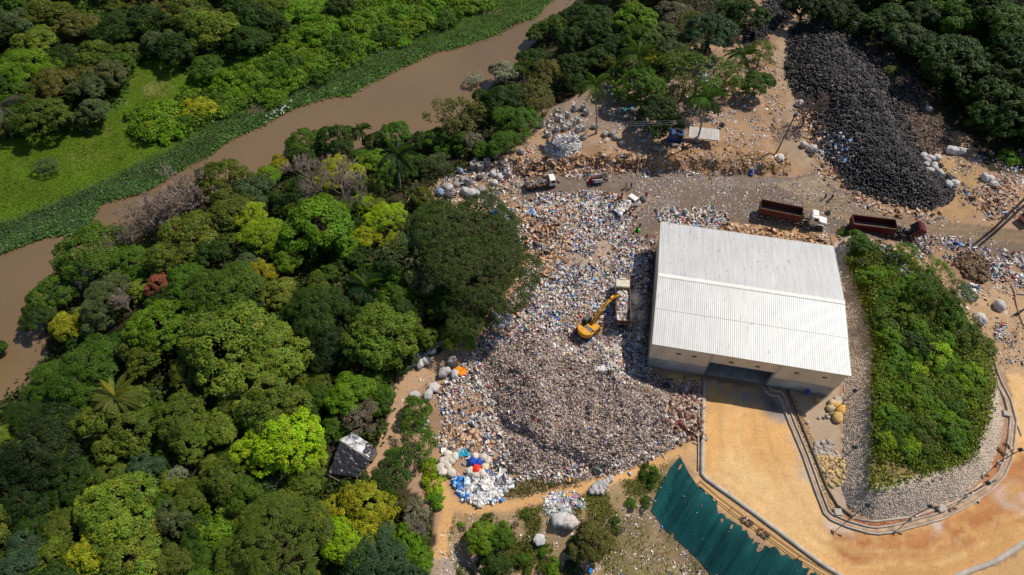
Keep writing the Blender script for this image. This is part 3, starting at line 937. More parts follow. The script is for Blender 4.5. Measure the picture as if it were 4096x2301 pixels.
CROWN = {}
for i in range(4):
    CROWN['man', i] = crown_mesh('crown_rounded', 210, 62, .029, (.08, .13), .58, 6, .50)
for i in range(4):
    CROWN['brd', i] = crown_mesh('crown_leafy', 150, 70, .033, (.08, .16), .56, 5, .56, .45, .10, .6, (.26, .46))
for i in range(3):
    CROWN['fea', i] = crown_mesh('crown_feathery', 210, 60, .026, (.07, .13), .40, 8, .60, .8, .07, .35, (.22, .40), .3)
for i in range(3):
    CROWN['spr', i] = crown_mesh('crown_sparse', 95, 34, .030, (.09, .16), .46, 6, .58, .6, .10, .6, (.24, .40))
for i in range(2):
    CROWN['umb', i] = crown_mesh('crown_flat', 520, 40, .015, (.05, .08), .20, 8, .50, 1.1, .04, .5, (.40, .52), .3, .35, .05)
for i in range(4):
    CROWN['shr', i] = crown_mesh('foliage_shrub', 48, 46, .055, (.12, .24), .50, 4, .52, .5, .12, .55, (.28, .5))
for i in range(3):
    CROWN['vin', i] = crown_mesh('foliage_vine', 80, 60, .042, (.10, .2), .38, 6, .58, .6, .10, .55, (.24, .42))
KINDNAME = dict(man='rounded_tree', brd='leafy_tree', fea='feathery_tree', spr='thin_leaved_tree', umb='flat_topped_tree', shr='shrub', vin='vine_covered_shrub')
KINDWORD = dict(man='dense rounded tree', brd='broad leafy tree', fea='feathery fine-leaved tree', spr='thin open tree', umb='flat-topped tree', shr='shrub', vin='vine-smothered shrub')
TONE = dict(dk=((.030, .060, .005), 'dark green'), md=((.056, .112, .006), 'green'), br=((.100, .185, .006), 'bright green'), lm=((.200, .30, .006), 'lime green'),
            yl=((.215, .245, .008), 'yellowish green'), ol=((.085, .115, .010), 'olive green'), lo=((.125, .165, .014), 'light olive'), gg=((.070, .098, .030), 'grey green'),
            pg=((.24, .27, .15), 'pale silvery'), bl=((.036, .070, .026), 'bluish green'), bo=((.105, .105, .020), 'brownish olive'), rb=((.26, .095, .042), 'rust brown'),
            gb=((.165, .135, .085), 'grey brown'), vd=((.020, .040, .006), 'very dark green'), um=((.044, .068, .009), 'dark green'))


def trunk_mesh(name, seed):
    r = random.Random(seed)
    g = MB()
    bend = r.uniform(-.06, .06)
    g.tube([(0, 0, -.12), (.0, 0, .2), (bend, .02, .5), (bend * 1.5, .03, .72)], [.06, .045, .035, .025], 6)
    for k in range(6):
        a = k * 1.05 + r.uniform(-.3, .3); z = r.uniform(.4, .68); L = r.uniform(.4, .72)
        c, s_ = math.cos(a), math.sin(a)
        g.tube([(bend, .02, z), (bend + c * L * .5, s_ * L * .5, z + .22), (bend + c * L, s_ * L, z + r.uniform(.36, .5))], [.022, .014, .006], 5)
        g.tube([(bend + c * L * .5, s_ * L * .5, z + .22), (bend + c * L * .6 - s_ * .2, s_ * L * .6 + c * .2, z + .5)], [.012, .005], 4)
    return g.mesh(name, M['bark'])


TRUNK = [trunk_mesh('trunk', i) for i in range(4)]
TRUNKP = [m_.copy() for m_ in TRUNK]
for m_ in TRUNKP:
    m_.materials.clear(); m_.materials.append(M['palebark'])
_cnt = {}


def mpp(sx, sy, z=0.0):
    """metres per photo unit at that place"""
    return K * depth(unS(sx, sy, z)) / FPX


def tree(sx, sy, rs, kind, tone, label, group=None, hfac=1.0, elong=1.0, cat='tree', tint=None):
    r = rs * 1.16 * float(mpp(sx, sy, 3))
    zr = dict(man=.6, brd=.55, fea=.42, spr=.46, umb=.22, shr=.5, vin=.36)[kind]
    if kind in ('shr', 'vin'):
        hb = .12 * r
    elif kind == 'umb':
        hb = min(8.0, 1.0 * r) * hfac
    else:
        hb = (min(5.5, .55 * r) + .8) * hfac
    p = G(sx, sy, hb + zr * r * .4)
    x, y = float(p[0]), float(p[1]); z0 = float(hz(x, y))
    col = np.array(TONE[tone][0]) * 1.15 * rng.uniform(.88, 1.12) * (1 + rng.normal(size=3) * .05)
    i = _cnt.get(kind, 0); _cnt[kind] = i + 1
    nv = max(k[1] for k in CROWN if k[0] == kind) + 1
    me = CROWN[kind, i % nv]
    name = KINDNAME[kind]
    rot = rng.uniform(0, 6.283)
    if kind in ('shr', 'vin'):
        o = bpy.data.objects.new(name, me); o.location = (x, y, z0 + hb); o.scale = (r, r * elong, r * rng.uniform(.85, 1.15)); o.rotation_euler = (0, 0, rot if elong == 1 else 0)
        o.color = (*col, 1); link(o); tag(o, label, cat if cat != 'tree' else 'shrub', group)
        return o
    root = empty(name, (x, y, z0))
    t = bpy.data.objects.new('trunk', (TRUNKP if tone in ('pg', 'gb') else TRUNK)[i % 4]); link(t, root); t.scale = (r, r, (hb + zr * r * .55)); t.rotation_euler = (0, 0, rot)
    c = bpy.data.objects.new('crown', me); link(c, root); c.location = (0, 0, hb); c.scale = (r, r * elong, r * rng.uniform(.88, 1.15)); c.rotation_euler = (0, 0, rot if elong == 1 else 0)
    c.color = (*col, 1)
    tag(root, label, cat, group)
    return root


GFAR = 'trees of the forest beyond the river'
TREES = """
20,50,52,brd,gg,in the far corner forest beyond the river
110,22,50,brd,ol,at the photo's top edge beyond the river
200,58,48,brd,bo,second in the far forest from the corner
285,62,58,fea,dk,by the head of the far meadow
85,98,50,brd,lo,behind the far meadow among darker crowns
68,150,68,fea,br,wide one in the far forest at the photo's edge
160,140,55,fea,dk,in the middle of the far forest
232,128,46,brd,ol,on the forest edge above the far meadow
268,178,50,brd,gg,bulging out over the far meadow
130,200,55,brd,bo,behind the front row of the far forest
218,215,46,brd,gg,front row beside the far meadow
38,232,46,brd,md,at the edge of the photo above the old palm
108,280,60,man,ol,largest in front of the far meadow
230,278,42,brd,gg,low one reaching onto the far meadow
45,315,30,brd,dk,low one beside the old palm
375,45,55,brd,dk,top edge beyond the meadow's head
465,22,55,brd,ol,top edge behind the river scrub
535,62,65,brd,lo,tall one above the river scrub
610,25,55,brd,dk,top edge next to the vine bank
395,98,42,brd,gg,at the upper end of the meadow
440,115,50,brd,dk,shading the upper end of the meadow
612,95,50,brd,dk,behind the vine bank's left end
510,165,42,brd,md,pointed one beside the meadow's right side
690,55,42,brd,dk,shadowed one behind the vine bank
655,92,34,brd,dk,shadowed small one behind the vine bank
850,8,40,brd,dk,top edge behind the vine bank
770,355,52,man,md,left half of the pair on the near river bank
850,345,52,man,dk,right half of the pair on the near river bank
995,335,42,man,md,on the near bank beside the river palms
940,350,30,brd,dk,on the near bank below the short palm
1048,352,30,brd,dk,in the gap of the near bank
1088,342,34,brd,md,under the tall open tree of the near bank
1150,280,74,spr,bo,tall open one leaning toward the river
1190,195,28,spr,pg,small silvery one over the river
1262,175,38,brd,pg,larger silvery one over the river
1268,245,58,brd,dk,below the silvery tree
1215,238,30,brd,dk,with orange flowers below the silvery tree
1190,355,30,spr,gb,small one among the sacks near the river
1092,405,34,spr,gg,on a forked bare trunk beside the sacks
937,402,38,brd,br,beside the river palms
1055,412,32,brd,dk,between the river palm and the sacks
1020,430,32,brd,dk,low behind the yellow trees
845,425,60,fea,yl,fine-leaved behind the bare grey branches
700,412,34,brd,yl,small one at the water's edge
755,395,40,brd,dk,at the water below the bank pair
668,440,38,brd,br,small one beside the water
563,443,70,man,ol,round one standing over the narrow water
625,480,56,brd,gg,beside the round tree at the narrow water
565,525,64,brd,ol,between dead grey trees and lime crowns
472,592,72,brd,ol,wide one below the dead grey trees
420,645,56,brd,ol,above the rust brown tree
520,630,45,brd,dk,in shadow above the rust brown tree
225,625,88,man,md,big one overhanging the river bend
130,728,58,man,md,at the river bend's edge
92,790,46,man,dk,last one over the bend's water
310,660,50,man,md,right part of the river bend group
268,738,60,fea,gg,greyish one beside the river bend group
168,812,46,brd,yl,below the bend with a shadow on the water
238,792,42,brd,gg,behind the yellowish tree of the bend
395,715,34,brd,rb,dead-leaved one in the middle of the forest
545,725,92,fea,md,very wide one below the rust brown tree
460,700,45,brd,md,next to the rust brown tree
620,745,50,fea,dk,right end of the very wide tree
388,815,70,man,br,below the rust brown tree
350,892,55,brd,ol,below the bright tree of the forest middle
560,855,112,man,lo,huge one in the middle of the forest
690,888,82,man,lo,huge one's right neighbour
630,965,86,man,lo,huge one's lower neighbour
480,930,55,man,ol,left shoulder of the huge trees
200,920,84,fea,md,fern-like one above the coconut palm
110,960,60,fea,md,fern-like one near the lower river edge
280,880,45,fea,dk,dark one behind the fern-like trees
610,668,36,brd,gg,small one beside the lime crowns
790,560,88,brd,br,broad-crowned with a dark hollow at its trunk
720,640,44,brd,br,left of the hollow trunk
855,610,42,brd,br,right of the hollow trunk
662,590,58,fea,lm,lime one left of the broad-crowned tree
630,540,45,fea,yl,above the lime crowns
650,680,42,fea,yl,below the lime crowns
968,545,50,fea,lm,beside the great flat-topped tree
925,590,36,fea,yl,low one beside the great flat-topped tree
990,605,34,fea,yl,against the great flat-topped tree
905,510,34,fea,lm,just below the bare branches
1175,585,118,umb,um,greatest one shading the dump edge
1245,680,100,umb,um,right wing of the great tree
1190,775,70,umb,um,lower wing of the great tree
1090,560,60,umb,um,left wing of the great tree
1035,640,72,spr,gg,with bare twigs beside the great tree
1070,705,48,spr,gg,below the twiggy tree
1120,760,45,brd,dk,in the great tree's shade
695,732,46,man,lo,small one above the huge trees
800,770,74,fea,dk,fern-like one in the forest's middle
800,838,62,fea,vd,darkest fern-like one behind the huge trees
830,895,46,fea,vd,dark one above the lime dump-side tree
715,790,40,fea,dk,left of the dark fern-like trees
955,840,86,man,ol,big round one next to the piled sacks
1078,850,30,brd,ol,small one beside the piled sacks
875,985,58,brd,br,above the black tarpaulin
940,965,34,brd,md,at the footpath's bend
900,1045,48,spr,gb,greyish one above the black tarpaulin
285,1065,86,man,ol,wide one below the coconut palm
450,1040,64,man,ol,right of the wide olive tree
475,1108,50,man,ol,below the wide olive tree's neighbour
550,1072,52,man,lo,left of the brightest lime tree
685,1015,80,man,ol,above the brightest lime tree
600,1010,50,man,ol,between the huge trees and lime tree
85,1130,105,fea,vd,dark mass at the photo's left edge
60,1050,50,fea,dk,above the dark mass near the lower river
165,1205,62,fea,dk,right side of the dark mass
50,1255,60,fea,vd,bottom of the dark mass
265,1190,46,brd,ol,in the lower forest beside the dark mass
365,1178,46,brd,bl,among olive crowns in the lower forest
445,1195,26,spr,pg,pale bleached one in the lower forest
555,1195,56,man,ol,left of the grey vines
475,1245,46,brd,ol,below the bleached tree
725,1103,82,man,lm,brightest one beside the black tarpaulin
660,1120,66,man,lm,left part of the brightest tree
778,1140,42,man,lm,part of the brightest tree touching the tarpaulin
280,1275,94,man,lo,large one in the lower left forest
230,1370,70,brd,yl,with yellow flowers at the lower left
320,1400,78,brd,lo,at the bottom edge of the lower left
430,1300,46,brd,gg,right of the large lower tree
550,1285,50,shr,br,thicket in the lower forest
535,1352,50,shr,br,thicket near the bottom edge
415,1420,52,brd,ol,bottom edge between thickets
40,1405,64,brd,bl,big-leaved one in the bottom corner
125,1400,52,brd,ol,next to the big-leaved corner tree
80,1322,42,brd,dk,above the big-leaved corner tree
160,1320,45,brd,ol,between the corner and large lower tree
768,1205,46,man,ol,below the brightest tree
680,1215,52,shr,gg,vine tangle below the brightest tree
610,1240,45,brd,md,left of the vine tangle
868,1236,24,brd,dk,at the tarpaulin's lower corner
720,1270,46,brd,ol,above the flat dark tree
975,1195,64,spr,dk,thin dark one beside the footpath
960,1255,52,spr,ol,below the thin dark tree
990,1150,26,brd,br,small bright one at the footpath
1085,1175,26,shr,lm,upper bush of the path hedge
1092,1215,28,shr,lm,middle bush of the path hedge
1098,1255,24,shr,br,lower bush of the path hedge
1050,1108,56,spr,md,open one between path and rubbish
1047,1030,35,man,md,round bush in the rubbish edge
1040,1300,42,spr,gb,dry one below the path hedge
915,1290,74,man,yl,large yellowish one at the forest's lower edge
830,1285,42,man,yl,left of the large yellowish tree
875,1355,66,man,lm,bright one below the yellowish tree
1015,1350,38,man,br,right of the bright lower tree
1055,1410,36,man,br,last one at the forest's lower right
710,1350,104,umb,ol,broad dark-topped one at the bottom edge
610,1400,62,umb,ol,left wing of the dark-topped tree
925,1405,90,fea,bl,at the bottom edge beside the path
1030,1445,46,fea,bl,bottom edge corner of the path
1210,1350,40,brd,br,bush at the bottom of the rough ground
1262,1350,30,brd,md,right of the rough ground's bright bush
1245,1412,44,brd,dk,at the bottom of the rough ground
1310,1405,24,shr,md,small bush at the rough ground's bottom
1500,1362,48,man,bo,dark round bush in the rough ground
1455,1385,26,man,bo,left shoulder of the dark round bush
1635,1185,25,shr,md,round bush beside the netting's top
1636,1217,11,shr,md,tiny bush under the netting's round bush
1588,1264,16,shr,md,left of two small bushes
1624,1262,17,shr,md,right of two small bushes
1548,1308,14,shr,md,single small bush on the bare field
1378,1382,16,shr,br,small bright bush among dry grass
1438,1424,20,shr,bl,small dark bush at the bottom edge
1390,1428,24,shr,br,low bush at the bottom edge
1352,78,30,brd,md,over the river's top bend
1392,62,38,brd,md,beside the river at the top edge
1448,32,40,brd,dk,top edge next to the river
1440,92,44,brd,dk,in shade behind the river trees
1490,42,52,brd,dk,top edge of the dump forest
1525,78,46,brd,dk,shaded one in the dump forest
1605,42,56,man,br,bright one at the top of the dump forest
1612,100,56,man,md,domed one in the dump forest
1550,110,40,man,dk,left of the domed tree
1675,88,48,brd,gg,right of the domed tree
1700,25,42,spr,gb,tall dry one at the top edge
1742,50,36,spr,ol,beside the tall dry tree
1790,75,60,man,bl,large bluish one near the far tyres
1840,20,36,brd,dk,top edge by the far tyres
1885,30,46,man,dk,last one before the far tyres
1338,142,36,brd,dk,shaded one by the silvery tree
1380,182,46,brd,bo,brownish one above the bulk sacks
1440,160,40,man,dk,behind the palm of the sacks
1450,205,30,brd,dk,left of the palm of the sacks
1535,155,26,brd,ol,small one between two palms
1610,208,58,man,md,round one behind the blue hut
1765,172,84,spr,ol,wide airy one above the hut
1722,212,50,spr,ol,left side of the airy tree
1830,205,44,spr,ol,right side of the airy tree
1905,205,40,brd,md,beside the track to the tyres
1918,130,44,spr,ol,at the track's upper bend
1668,285,58,brd,dk,bushy one left of the hut
1365,262,34,spr,bo,small one behind the bulk sacks
1305,300,58,fea,md,fern-like one beside the bulk sacks
1272,355,40,fea,md,low fern-like one beside the bulk sacks
1345,235,48,spr,bo,brown one in the sacks' grove
1270,310,36,brd,dk,dark one left of the bulk sacks
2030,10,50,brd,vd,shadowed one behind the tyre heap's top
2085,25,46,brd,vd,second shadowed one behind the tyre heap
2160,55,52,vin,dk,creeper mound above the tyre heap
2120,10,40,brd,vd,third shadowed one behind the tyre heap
2245,45,56,brd,dk,on the hill beside the creeper mound
2282,88,50,brd,gg,hillside one over the tyre heap
2335,30,52,brd,dk,hillside one at the top edge
2330,120,38,brd,vd,lowest hillside one beside the tyres
2400,28,52,brd,md,hillside one in the upper right
2400,140,78,man,dk,domed hillside one above bare soil
2480,15,50,brd,dk,top edge of the hillside
2550,48,60,brd,md,right corner of the hillside
2555,125,56,brd,dk,at the right edge of the hillside
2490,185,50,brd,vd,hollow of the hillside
2455,230,40,brd,dk,lower hillside one above bare soil
2530,262,78,man,dk,lowest big one at the right edge
2485,285,34,brd,vd,under the lowest big hillside tree
2540,395,28,shr,br,bush beside the planted tyre
2590,200,60,brd,dk,half out of frame on the hillside
2120,582,13,shr,br,tiny bush by the red truck's tail
2165,612,34,shr,md,bush behind the red truck
2282,632,28,spr,br,airy one before the red truck's cab
2172,662,15,shr,gg,small greyish bush by the roof corner
2142,652,17,shr,lo,pale bush by the roof corner
2360,672,34,spr,br,airy one above the island
2343,718,42,spr,md,feathery bush at the island's top
2410,732,34,spr,md,beside the scattered foil bags
2440,750,20,spr,md,last airy bush toward the bare yard
2224,802,34,shr,md,big-leaved bush on the island's cobble edge
2240,850,36,shr,br,bright bush on the island's cobble edge
2300,862,42,shr,dk,dark bush at the island's middle
2382,785,40,shr,md,bush at the island's upper right
2480,865,26,shr,md,bush drooping over the straight kerb
2240,175,20,shr,ol,weeds on the tyre heap's flank
1500,140,40,brd,dk,deep in the grove between the palms
1556,190,34,brd,md,beside the round one behind the blue hut
1700,130,42,brd,gg,behind the airy tree's left side
1650,165,34,brd,dk,beside the yellow fronded palm
480,468,54,spr,gb,dry one between dead trees at the narrow water
405,520,50,spr,gb,second dry one at the narrow water
345,560,36,spr,gb,dry one where the river bends
"""
_seen = set()
LST = []


def near_label(sx, sy, tone, word, fb):
    """says beside which of the named trees this one stands"""
    c = sorted(LST, key=lambda q: math.hypot(q[0] - sx, q[1] - sy))[:6]
    for q in c:
        dx, dy = sx - q[0], sy - q[1]
        rel = ('right of' if dx > 0 else 'left of') if abs(dx) > abs(dy) else ('below' if dy > 0 else 'above')
        for lab in ('%s %s just %s the %s' % (tone, word, rel, q[2]),):
            if len(lab.split()) <= 16 and lab not in _seen:
                _seen.add(lab)
                return lab
    return fb


for ln in TREES.strip().split('\n'):
    a = ln.split(',')
    sx, sy, rs, kd, tn = float(a[0]), float(a[1]), float(a[2]), a[3], a[4]
    lb = '%s %s %s' % (TONE[tn][1], KINDWORD[kd], a[5])
    lb = ' '.join(lb.split()[:16])
    LST.append((sx, sy, '%s tree %s' % (TONE[tn][1], a[5])))
    if sy < 330 and sx < 700:
        gr = GFAR
    elif sx > 2000 and sy < 420:
        gr = 'trees on the hill behind the tyre heap'
    elif sx > 2050:
        gr = 'shrubs around the planted island'
    elif sx > 1260 and sy < 380:
        gr = 'trees between the river and the dump'
    elif sx > 1180 and sy > 1100:
        gr = 'bushes on the rough ground'
    else:
        gr = 'trees of the riverside forest'
    cat = 'shrub' if kd in ('shr', 'vin') else 'tree'
    tree(sx, sy, rs, kd, tn, lb, gr, 1.0, 1.0, cat)

_L = [tuple(float(v) for v in ln.split(',')[:3]) for ln in TREES.strip().split('\n')]
FORF = [(1470, 30), (1380, 110), (1330, 185), (1200, 265), (1060, 385), (930, 385), (740, 440), (480, 545), (330, 640), (150, 790), (130, 910), (60, 1000), (-40, 1050), (-40, 1480), (1040, 1480), (1060, 1300), (920, 1215), (860, 1120), (960, 1000), (990, 920), (1130, 850), (1200, 800),
        (1280, 690), (1290, 590), (1180, 530), (1060, 505), (1110, 430), (1240, 360), (1330, 270), (1480, 170), (1640, 90), (1840, 70), (1890, -40), (1470, -40)]
FARF = [(-60, -40), (700, -40), (700, 40), (640, 110), (480, 180), (440, 110), (345, 100), (310, 200), (230, 300), (60, 310), (-60, 330)]
HILF = [(2080, -40), (2190, 50), (2330, 120), (2470, 250), (2560, 290), (2640, 330), (2640, -60)]
for pl_, n_, tones, lab, gr_ in ((FORF, 165, ['dk', 'ol', 'md', 'dk', 'lo', 'md'], 'lower tree filling a gap in the riverside forest canopy', 'gap-filling trees of the riverside forest'),
                                 (FARF, 34, ['dk', 'ol', 'md', 'bo'], 'lower tree filling a gap in the far bank forest', 'gap-filling trees of the far forest'),
                                 (HILF, 34, ['dk', 'vd', 'dk', 'md'], 'lower tree filling a gap in the hillside forest', 'gap-filling trees of the hillside')):
    xs = [p[0] for p in pl_]; ys = [p[1] for p in pl_]; k = 0; t_ = 0
    while k < n_ and t_ < 9000:
        t_ += 1
        sx, sy = rng.uniform(min(xs), max(xs)), rng.uniform(min(ys), max(ys))
        if not inpoly(np.array([sx]), np.array([sy]), pl_)[0] or (pl_ is FORF and sx > 800 and 1080 < sy < 1230 and sx < 960):
            continue
        if any(math.hypot(sx - a, (sy - b_) * 1.1) < max(.66 * r_, 22) for a, b_, r_ in _L):
            continue
        r_ = rng.uniform(26, 44); _L.append((sx, sy, r_)); k += 1
        tn = random.choice(tones); tree(sx, sy + 8, r_, random.choice(['brd', 'brd', 'man', 'fea']), tn, near_label(sx, sy + 8, 'low ' + TONE[tn][1], 'tree', lab), gr_, .55)

# trees just outside the frame, so that the forest goes on
for sx, sy, rs in [(-50, 90, 60), (-60, 210, 60), (-70, 900, 60), (-60, 1180, 70), (-60, 1320, 70), (120, 1500, 80), (300, 1510, 80), (500, 1510, 80), (720, 1500, 80), (900, 1520, 70), (2640, 80, 70), (2650, 300, 70), (150, -60, 60), (350, -60, 60),
                   (560, -50, 60), (1550, -50, 60), (1700, -50, 60), (2250, -50, 60), (2420, -60, 60)]:
    tree(sx, sy, rs, 'brd', random.choice(['dk', 'md', 'ol']), 'green leafy tree just beyond the edge of the photo', 'trees beyond the edge of the view')

# the vine-covered bank of the river: counted mounds
VB = [(395, 300, 50), (360, 285, 30), (430, 325, 34), (500, 268, 38), (545, 250, 34), (572, 208, 42), (620, 190, 40), (660, 215, 38), (640, 165, 34), (700, 160, 44), (735, 195, 36), (745, 130, 42), (790, 150, 36), (790, 88, 44),
      (845, 110, 44), (820, 58, 40), (880, 70, 42), (905, 105, 36), (935, 50, 42), (965, 80, 36), (1000, 28, 42), (1020, 62, 36), (1060, 40, 36), (1090, 20, 34), (1120, 45, 30), (760, 30, 40), (1160, 20, 30), (690, 245, 30), (600, 240, 28),
      (470, 300, 26), (480, 225, 26), (1200, 10, 28), (720, 95, 36), (560, 275, 24), (800, 195, 26), (880, 150, 26), (1010, 100, 22)]
_vl = {}
for i, (sx, sy, rs) in enumerate(VB):
    lab = {0: 'bright green round thicket standing alone with its shadow on the meadow', 3: 'yellow green vine thicket beside the meadow thicket'}.get(i) or near_label(sx, sy, 'vine-covered', 'thicket', 'bright green vine-covered thicket in the row along the far river bank')
    tree(sx, sy, rs * 1.3, 'vin', ['br', 'br', 'br', 'br', 'md'][i % 5] if i not in (3,) else 'yl', lab, 'vine thickets along the far bank')
tree(115, 418, 34, 'spr', 'gg', 'lone grey green bush out on the bright meadow', None, .5)
tree(215, 330, 15, 'shr', 'gg', 'small grey bush where the forest meets the meadow', None)

# island thicket
ISL_IN = [(2165, 640), (2210, 650), (2330, 720), (2400, 760), (2465, 880), (2465, 960), (2440, 1040), (2400, 1110), (2330, 1155), (2262, 1150), (2232, 1130), (2222, 1050), (2226, 900), (2200, 770)]
k = 0
pts = []
while k < 80:
    sx, sy = rng.uniform(2130, 2500), rng.uniform(620, 1200)
    if not inpoly(np.array([sx]), np.array([sy]), ISL_IN)[0] or any(math.hypot(sx - a, sy - b_) < 19 for a, b_ in pts):
        pts_bad = True; k += .02
        continue
    pts.append((sx, sy)); k += 1
    tn = random.choice(['br', 'md', 'br', 'ol', 'br', 'lm', 'md']); rr_ = rng.uniform(15, 36)
    zone = ['at the warehouse end', 'in the upper half', 'in the lower half', 'at the rounded end'][int(np.clip((sy - 640) / 140, 0, 3))] + ' of the island thicket, ' + ['by the cobbles', 'in the middle', 'toward the kerb'][int(np.clip((sx - 2150) / 95 - max(0, (760 - sy) / 120), 0, 2))]
    tree(sx, sy, rr_, random.choice(['shr', 'shr', 'vin']), tn, '%s %s shrub %s' % ('large' if rr_ > 28 else 'middling' if rr_ > 21 else 'small', TONE[tn][1], zone), 'shrubs of the island thicket')


k = 0
while k < 34:
    sx, sy = rng.uniform(1125, 1560), rng.uniform(1285, 1440)
    if not inpoly(np.array([sx]), np.array([sy]), [(1150, 1310), (1260, 1300), (1360, 1275), (1470, 1290), (1560, 1330), (1500, 1430), (1150, 1440)])[0] or (1350 < sx < 1480 and sy < 1340):
        continue
    k += 1; tn = random.choice(['ol', 'md', 'br', 'ol', 'gb']); rr_ = rng.uniform(6, 16)
    tree(sx, sy, rr_, 'shr', tn, near_label(sx, sy, TONE[tn][1], 'scrub bush', 'small scrub bush among the dry grass of the rough ground'), 'scrub of the rough ground')

# ------------------------------------------------------------------ plants nobody could count
def scatter_leaves(name, poly, n, size, col, label, up=.6, zoff=.15, jit=.25, colvar=.3, mask=None, asp=.6, spreadz=.3):
    xs = [p[0] for p in poly]; ys = [p[1] for p in poly]
    sx = rng.uniform(min(xs), max(xs), n * 3); sy = rng.uniform(min(ys), max(ys), n * 3)
    wx = sx + rng.normal(size=n * 3) * 5; wy = sy + rng.normal(size=n * 3) * 5
    k = inpoly(wx, wy, poly)
    sx, sy = sx[k][:n], sy[k][:n]
    P = G(sx, sy)
    if mask is not None:
        k = mask(P, sx, sy); P = P[k]
    m_ = len(P)
    P = P + rng.normal(size=(m_, 3)) * jit * np.array([1, 1, 0]); P[:, 2] = hz(P[:, 0], P[:, 1])
    P[:, 2] = np.maximum(P[:, 2], WATER_Z) + zoff + rng.uniform(0, spreadz, m_)
    N = np.array([0, 0, up]) + rng.normal(size=(m_, 3)) * .5; N /= np.linalg.norm(N, axis=1)[:, None]
    sz = size * rng.uniform(.6, 1.5, m_)
    patch = fbm(P[:, 0] / 3, P[:, 1] / 3, 200, 3)
    cc = np.array(col) * (1 + colvar * rng.normal(size=m_) + .9 * (patch - .5))[:, None]
    V, F, c = leaf_quads(P, N, sz, sz * asp, np.clip(cc, .003, .9))
    o = link(bpy.data.objects.new(name, npmesh(name, V, [F], c, [M['leafcol']])))
    return tag(o, label, None, None, 'stuff')


REED = [(1500, -60), (1385, 3), (1345, 43), (1255, 83), (1150, 118), (1060, 148), (960, 193), (880, 236), (790, 252), (735, 272), (640, 322), (545, 372), (525, 395), (430, 440), (370, 480), (250, 508), (237, 545), (200, 588), (130, 588), (0, 638),
        (-80, 660), (-80, 590), (60, 545), (240, 470), (340, 420), (420, 390), (560, 300), (640, 262), (740, 235), (830, 185), (930, 140), (1020, 110), (1110, 65), (1220, 35), (1280, -40)]
scatter_leaves('reeds', REED, 105000, .23, (.080, .130, .058), 'dark bluish green reeds and water plants carpeting the far river margin', .45, .25, .3, .22, None, .35, .45)
HYA = [(1400, -10), (1385, 3), (1345, 45), (1290, 61), (1255, 86), (1150, 122), (1090, 131), (1060, 151), (960, 196), (920, 216), (880, 241), (830, 244), (790, 256), (735, 276), (690, 301), (640, 326), (590, 346), (545, 376), (525, 396), (545, 350), (640, 300), (735, 250),
       (830, 222), (880, 215), (960, 172), (1060, 126), (1150, 100), (1255, 68), (1330, 30)]
scatter_leaves('water_hyacinth', HYA, 36000, .19, (.11, .23, .035), 'fresh green floating plants fringing the brown river', 1.0, .25, .2, .3, None, .8, .25)
scatter_leaves('water_hyacinth', [(250, 478), (370, 455), (470, 420), (370, 482), (248, 512), (237, 546), (200, 591), (130, 591), (70, 611), (0, 641), (0, 600), (140, 555), (200, 520)], 17000, .19, (.095, .20, .04), 'green floating plant mat by the lower river bend', 1.0, .25, .2, .3, None, .8, .25)
FOREST = [(1440, 30), (1340, 120), (1290, 180), (1200, 260), (1050, 380), (930, 380), (740, 430), (480, 530), (330, 620), (150, 770), (120, 900), (60, 985), (-60, 1040), (-60, 1500), (1060, 1500), (1080, 1300), (930, 1215), (985, 1010), (1010, 930), (1190, 835), (1310, 690),
          (1330, 570), (1200, 520), (1080, 510), (1250, 380), (1330, 290), (1500, 190), (1640, 110), (1840, 90), (1900, -40), (1460, -40)]


def _fm(P, sx, sy):
    d = sdist(sx, sy, DIRT)
    return (vnoise(P[:, 0] / 2.5, P[:, 1] / 2.5, 300) > .35) & (d < 12)


scatter_leaves('undergrowth', FOREST, 70000, .34, (.050, .075, .010), 'low dark green undergrowth beneath the forest trees', .8, .2, .4, .35, _fm, .6, 1.2)
scatter_leaves('undergrowth', [(2060, 30), (2170, 60), (2310, 190), (2430, 330), (2540, 370), (2640, 380), (2640, -60), (2020, -60)], 16000, .36, (.032, .052, .008), 'dark undergrowth on the hillside behind the tyre heap', .8, .2, .4, .35, None, .6, 1.2)
scatter_leaves('undergrowth', [(-60, -60), (700, -60), (720, 60), (640, 130), (480, 190), (420, 120), (345, 120), (320, 240), (230, 320), (60, 340), (-60, 380)], 16000, .40, (.042, .066, .009), 'dark undergrowth of the forest beyond the river', .8, .2, .4, .35, None, .6, 1.2)
scatter_leaves('ground_cover', ISLAND_TOP, 34000, .21, (.135, .175, .012), 'weedy green ground cover over the cobble-edged island', .7, .06, .3, .35, lambda P, x, y: ~inpoly(x, y, [(2190, 1158), (2260, 1160), (2330, 1188), (2240, 1215), (2192, 1230)]) | (rng.uniform(size=len(P)) < .25), .5, .9)
scatter_leaves('weeds', ROUGH, 32000, .115, (.12, .13, .022), 'patchy dry weeds on the rough ground below the footpath', .6, .04, .2, .35,
               lambda P, x, y: (fbm(P[:, 0] / 3.2, P[:, 1] / 3.2, 120, 4) > .48) & ((x < 1530) | (y < 1290) | (rng.uniform(size=len(P)) < .25)) & (distline(x, y, [(1122, 1235), (1150, 1272), (1200, 1285), (1290, 1268), (1400, 1245), (1500, 1218), (1600, 1185), (1700, 1140)]) > 13) & (distline(x, y, [(1118, 1240), (1125, 1290), (1112, 1350), (1106, 1400), (1110, 1500)]) > 18), .45, .25)
scatter_leaves('weeds', [(1255, 1242), (1330, 1210), (1480, 1208), (1560, 1190), (1500, 1206), (1400, 1228), (1290, 1252)], 1600, .15, (.11, .115, .02), 'strip of olive weeds between rubbish mound and footpath', .6, .04, .2, .3, None, .45, .25)
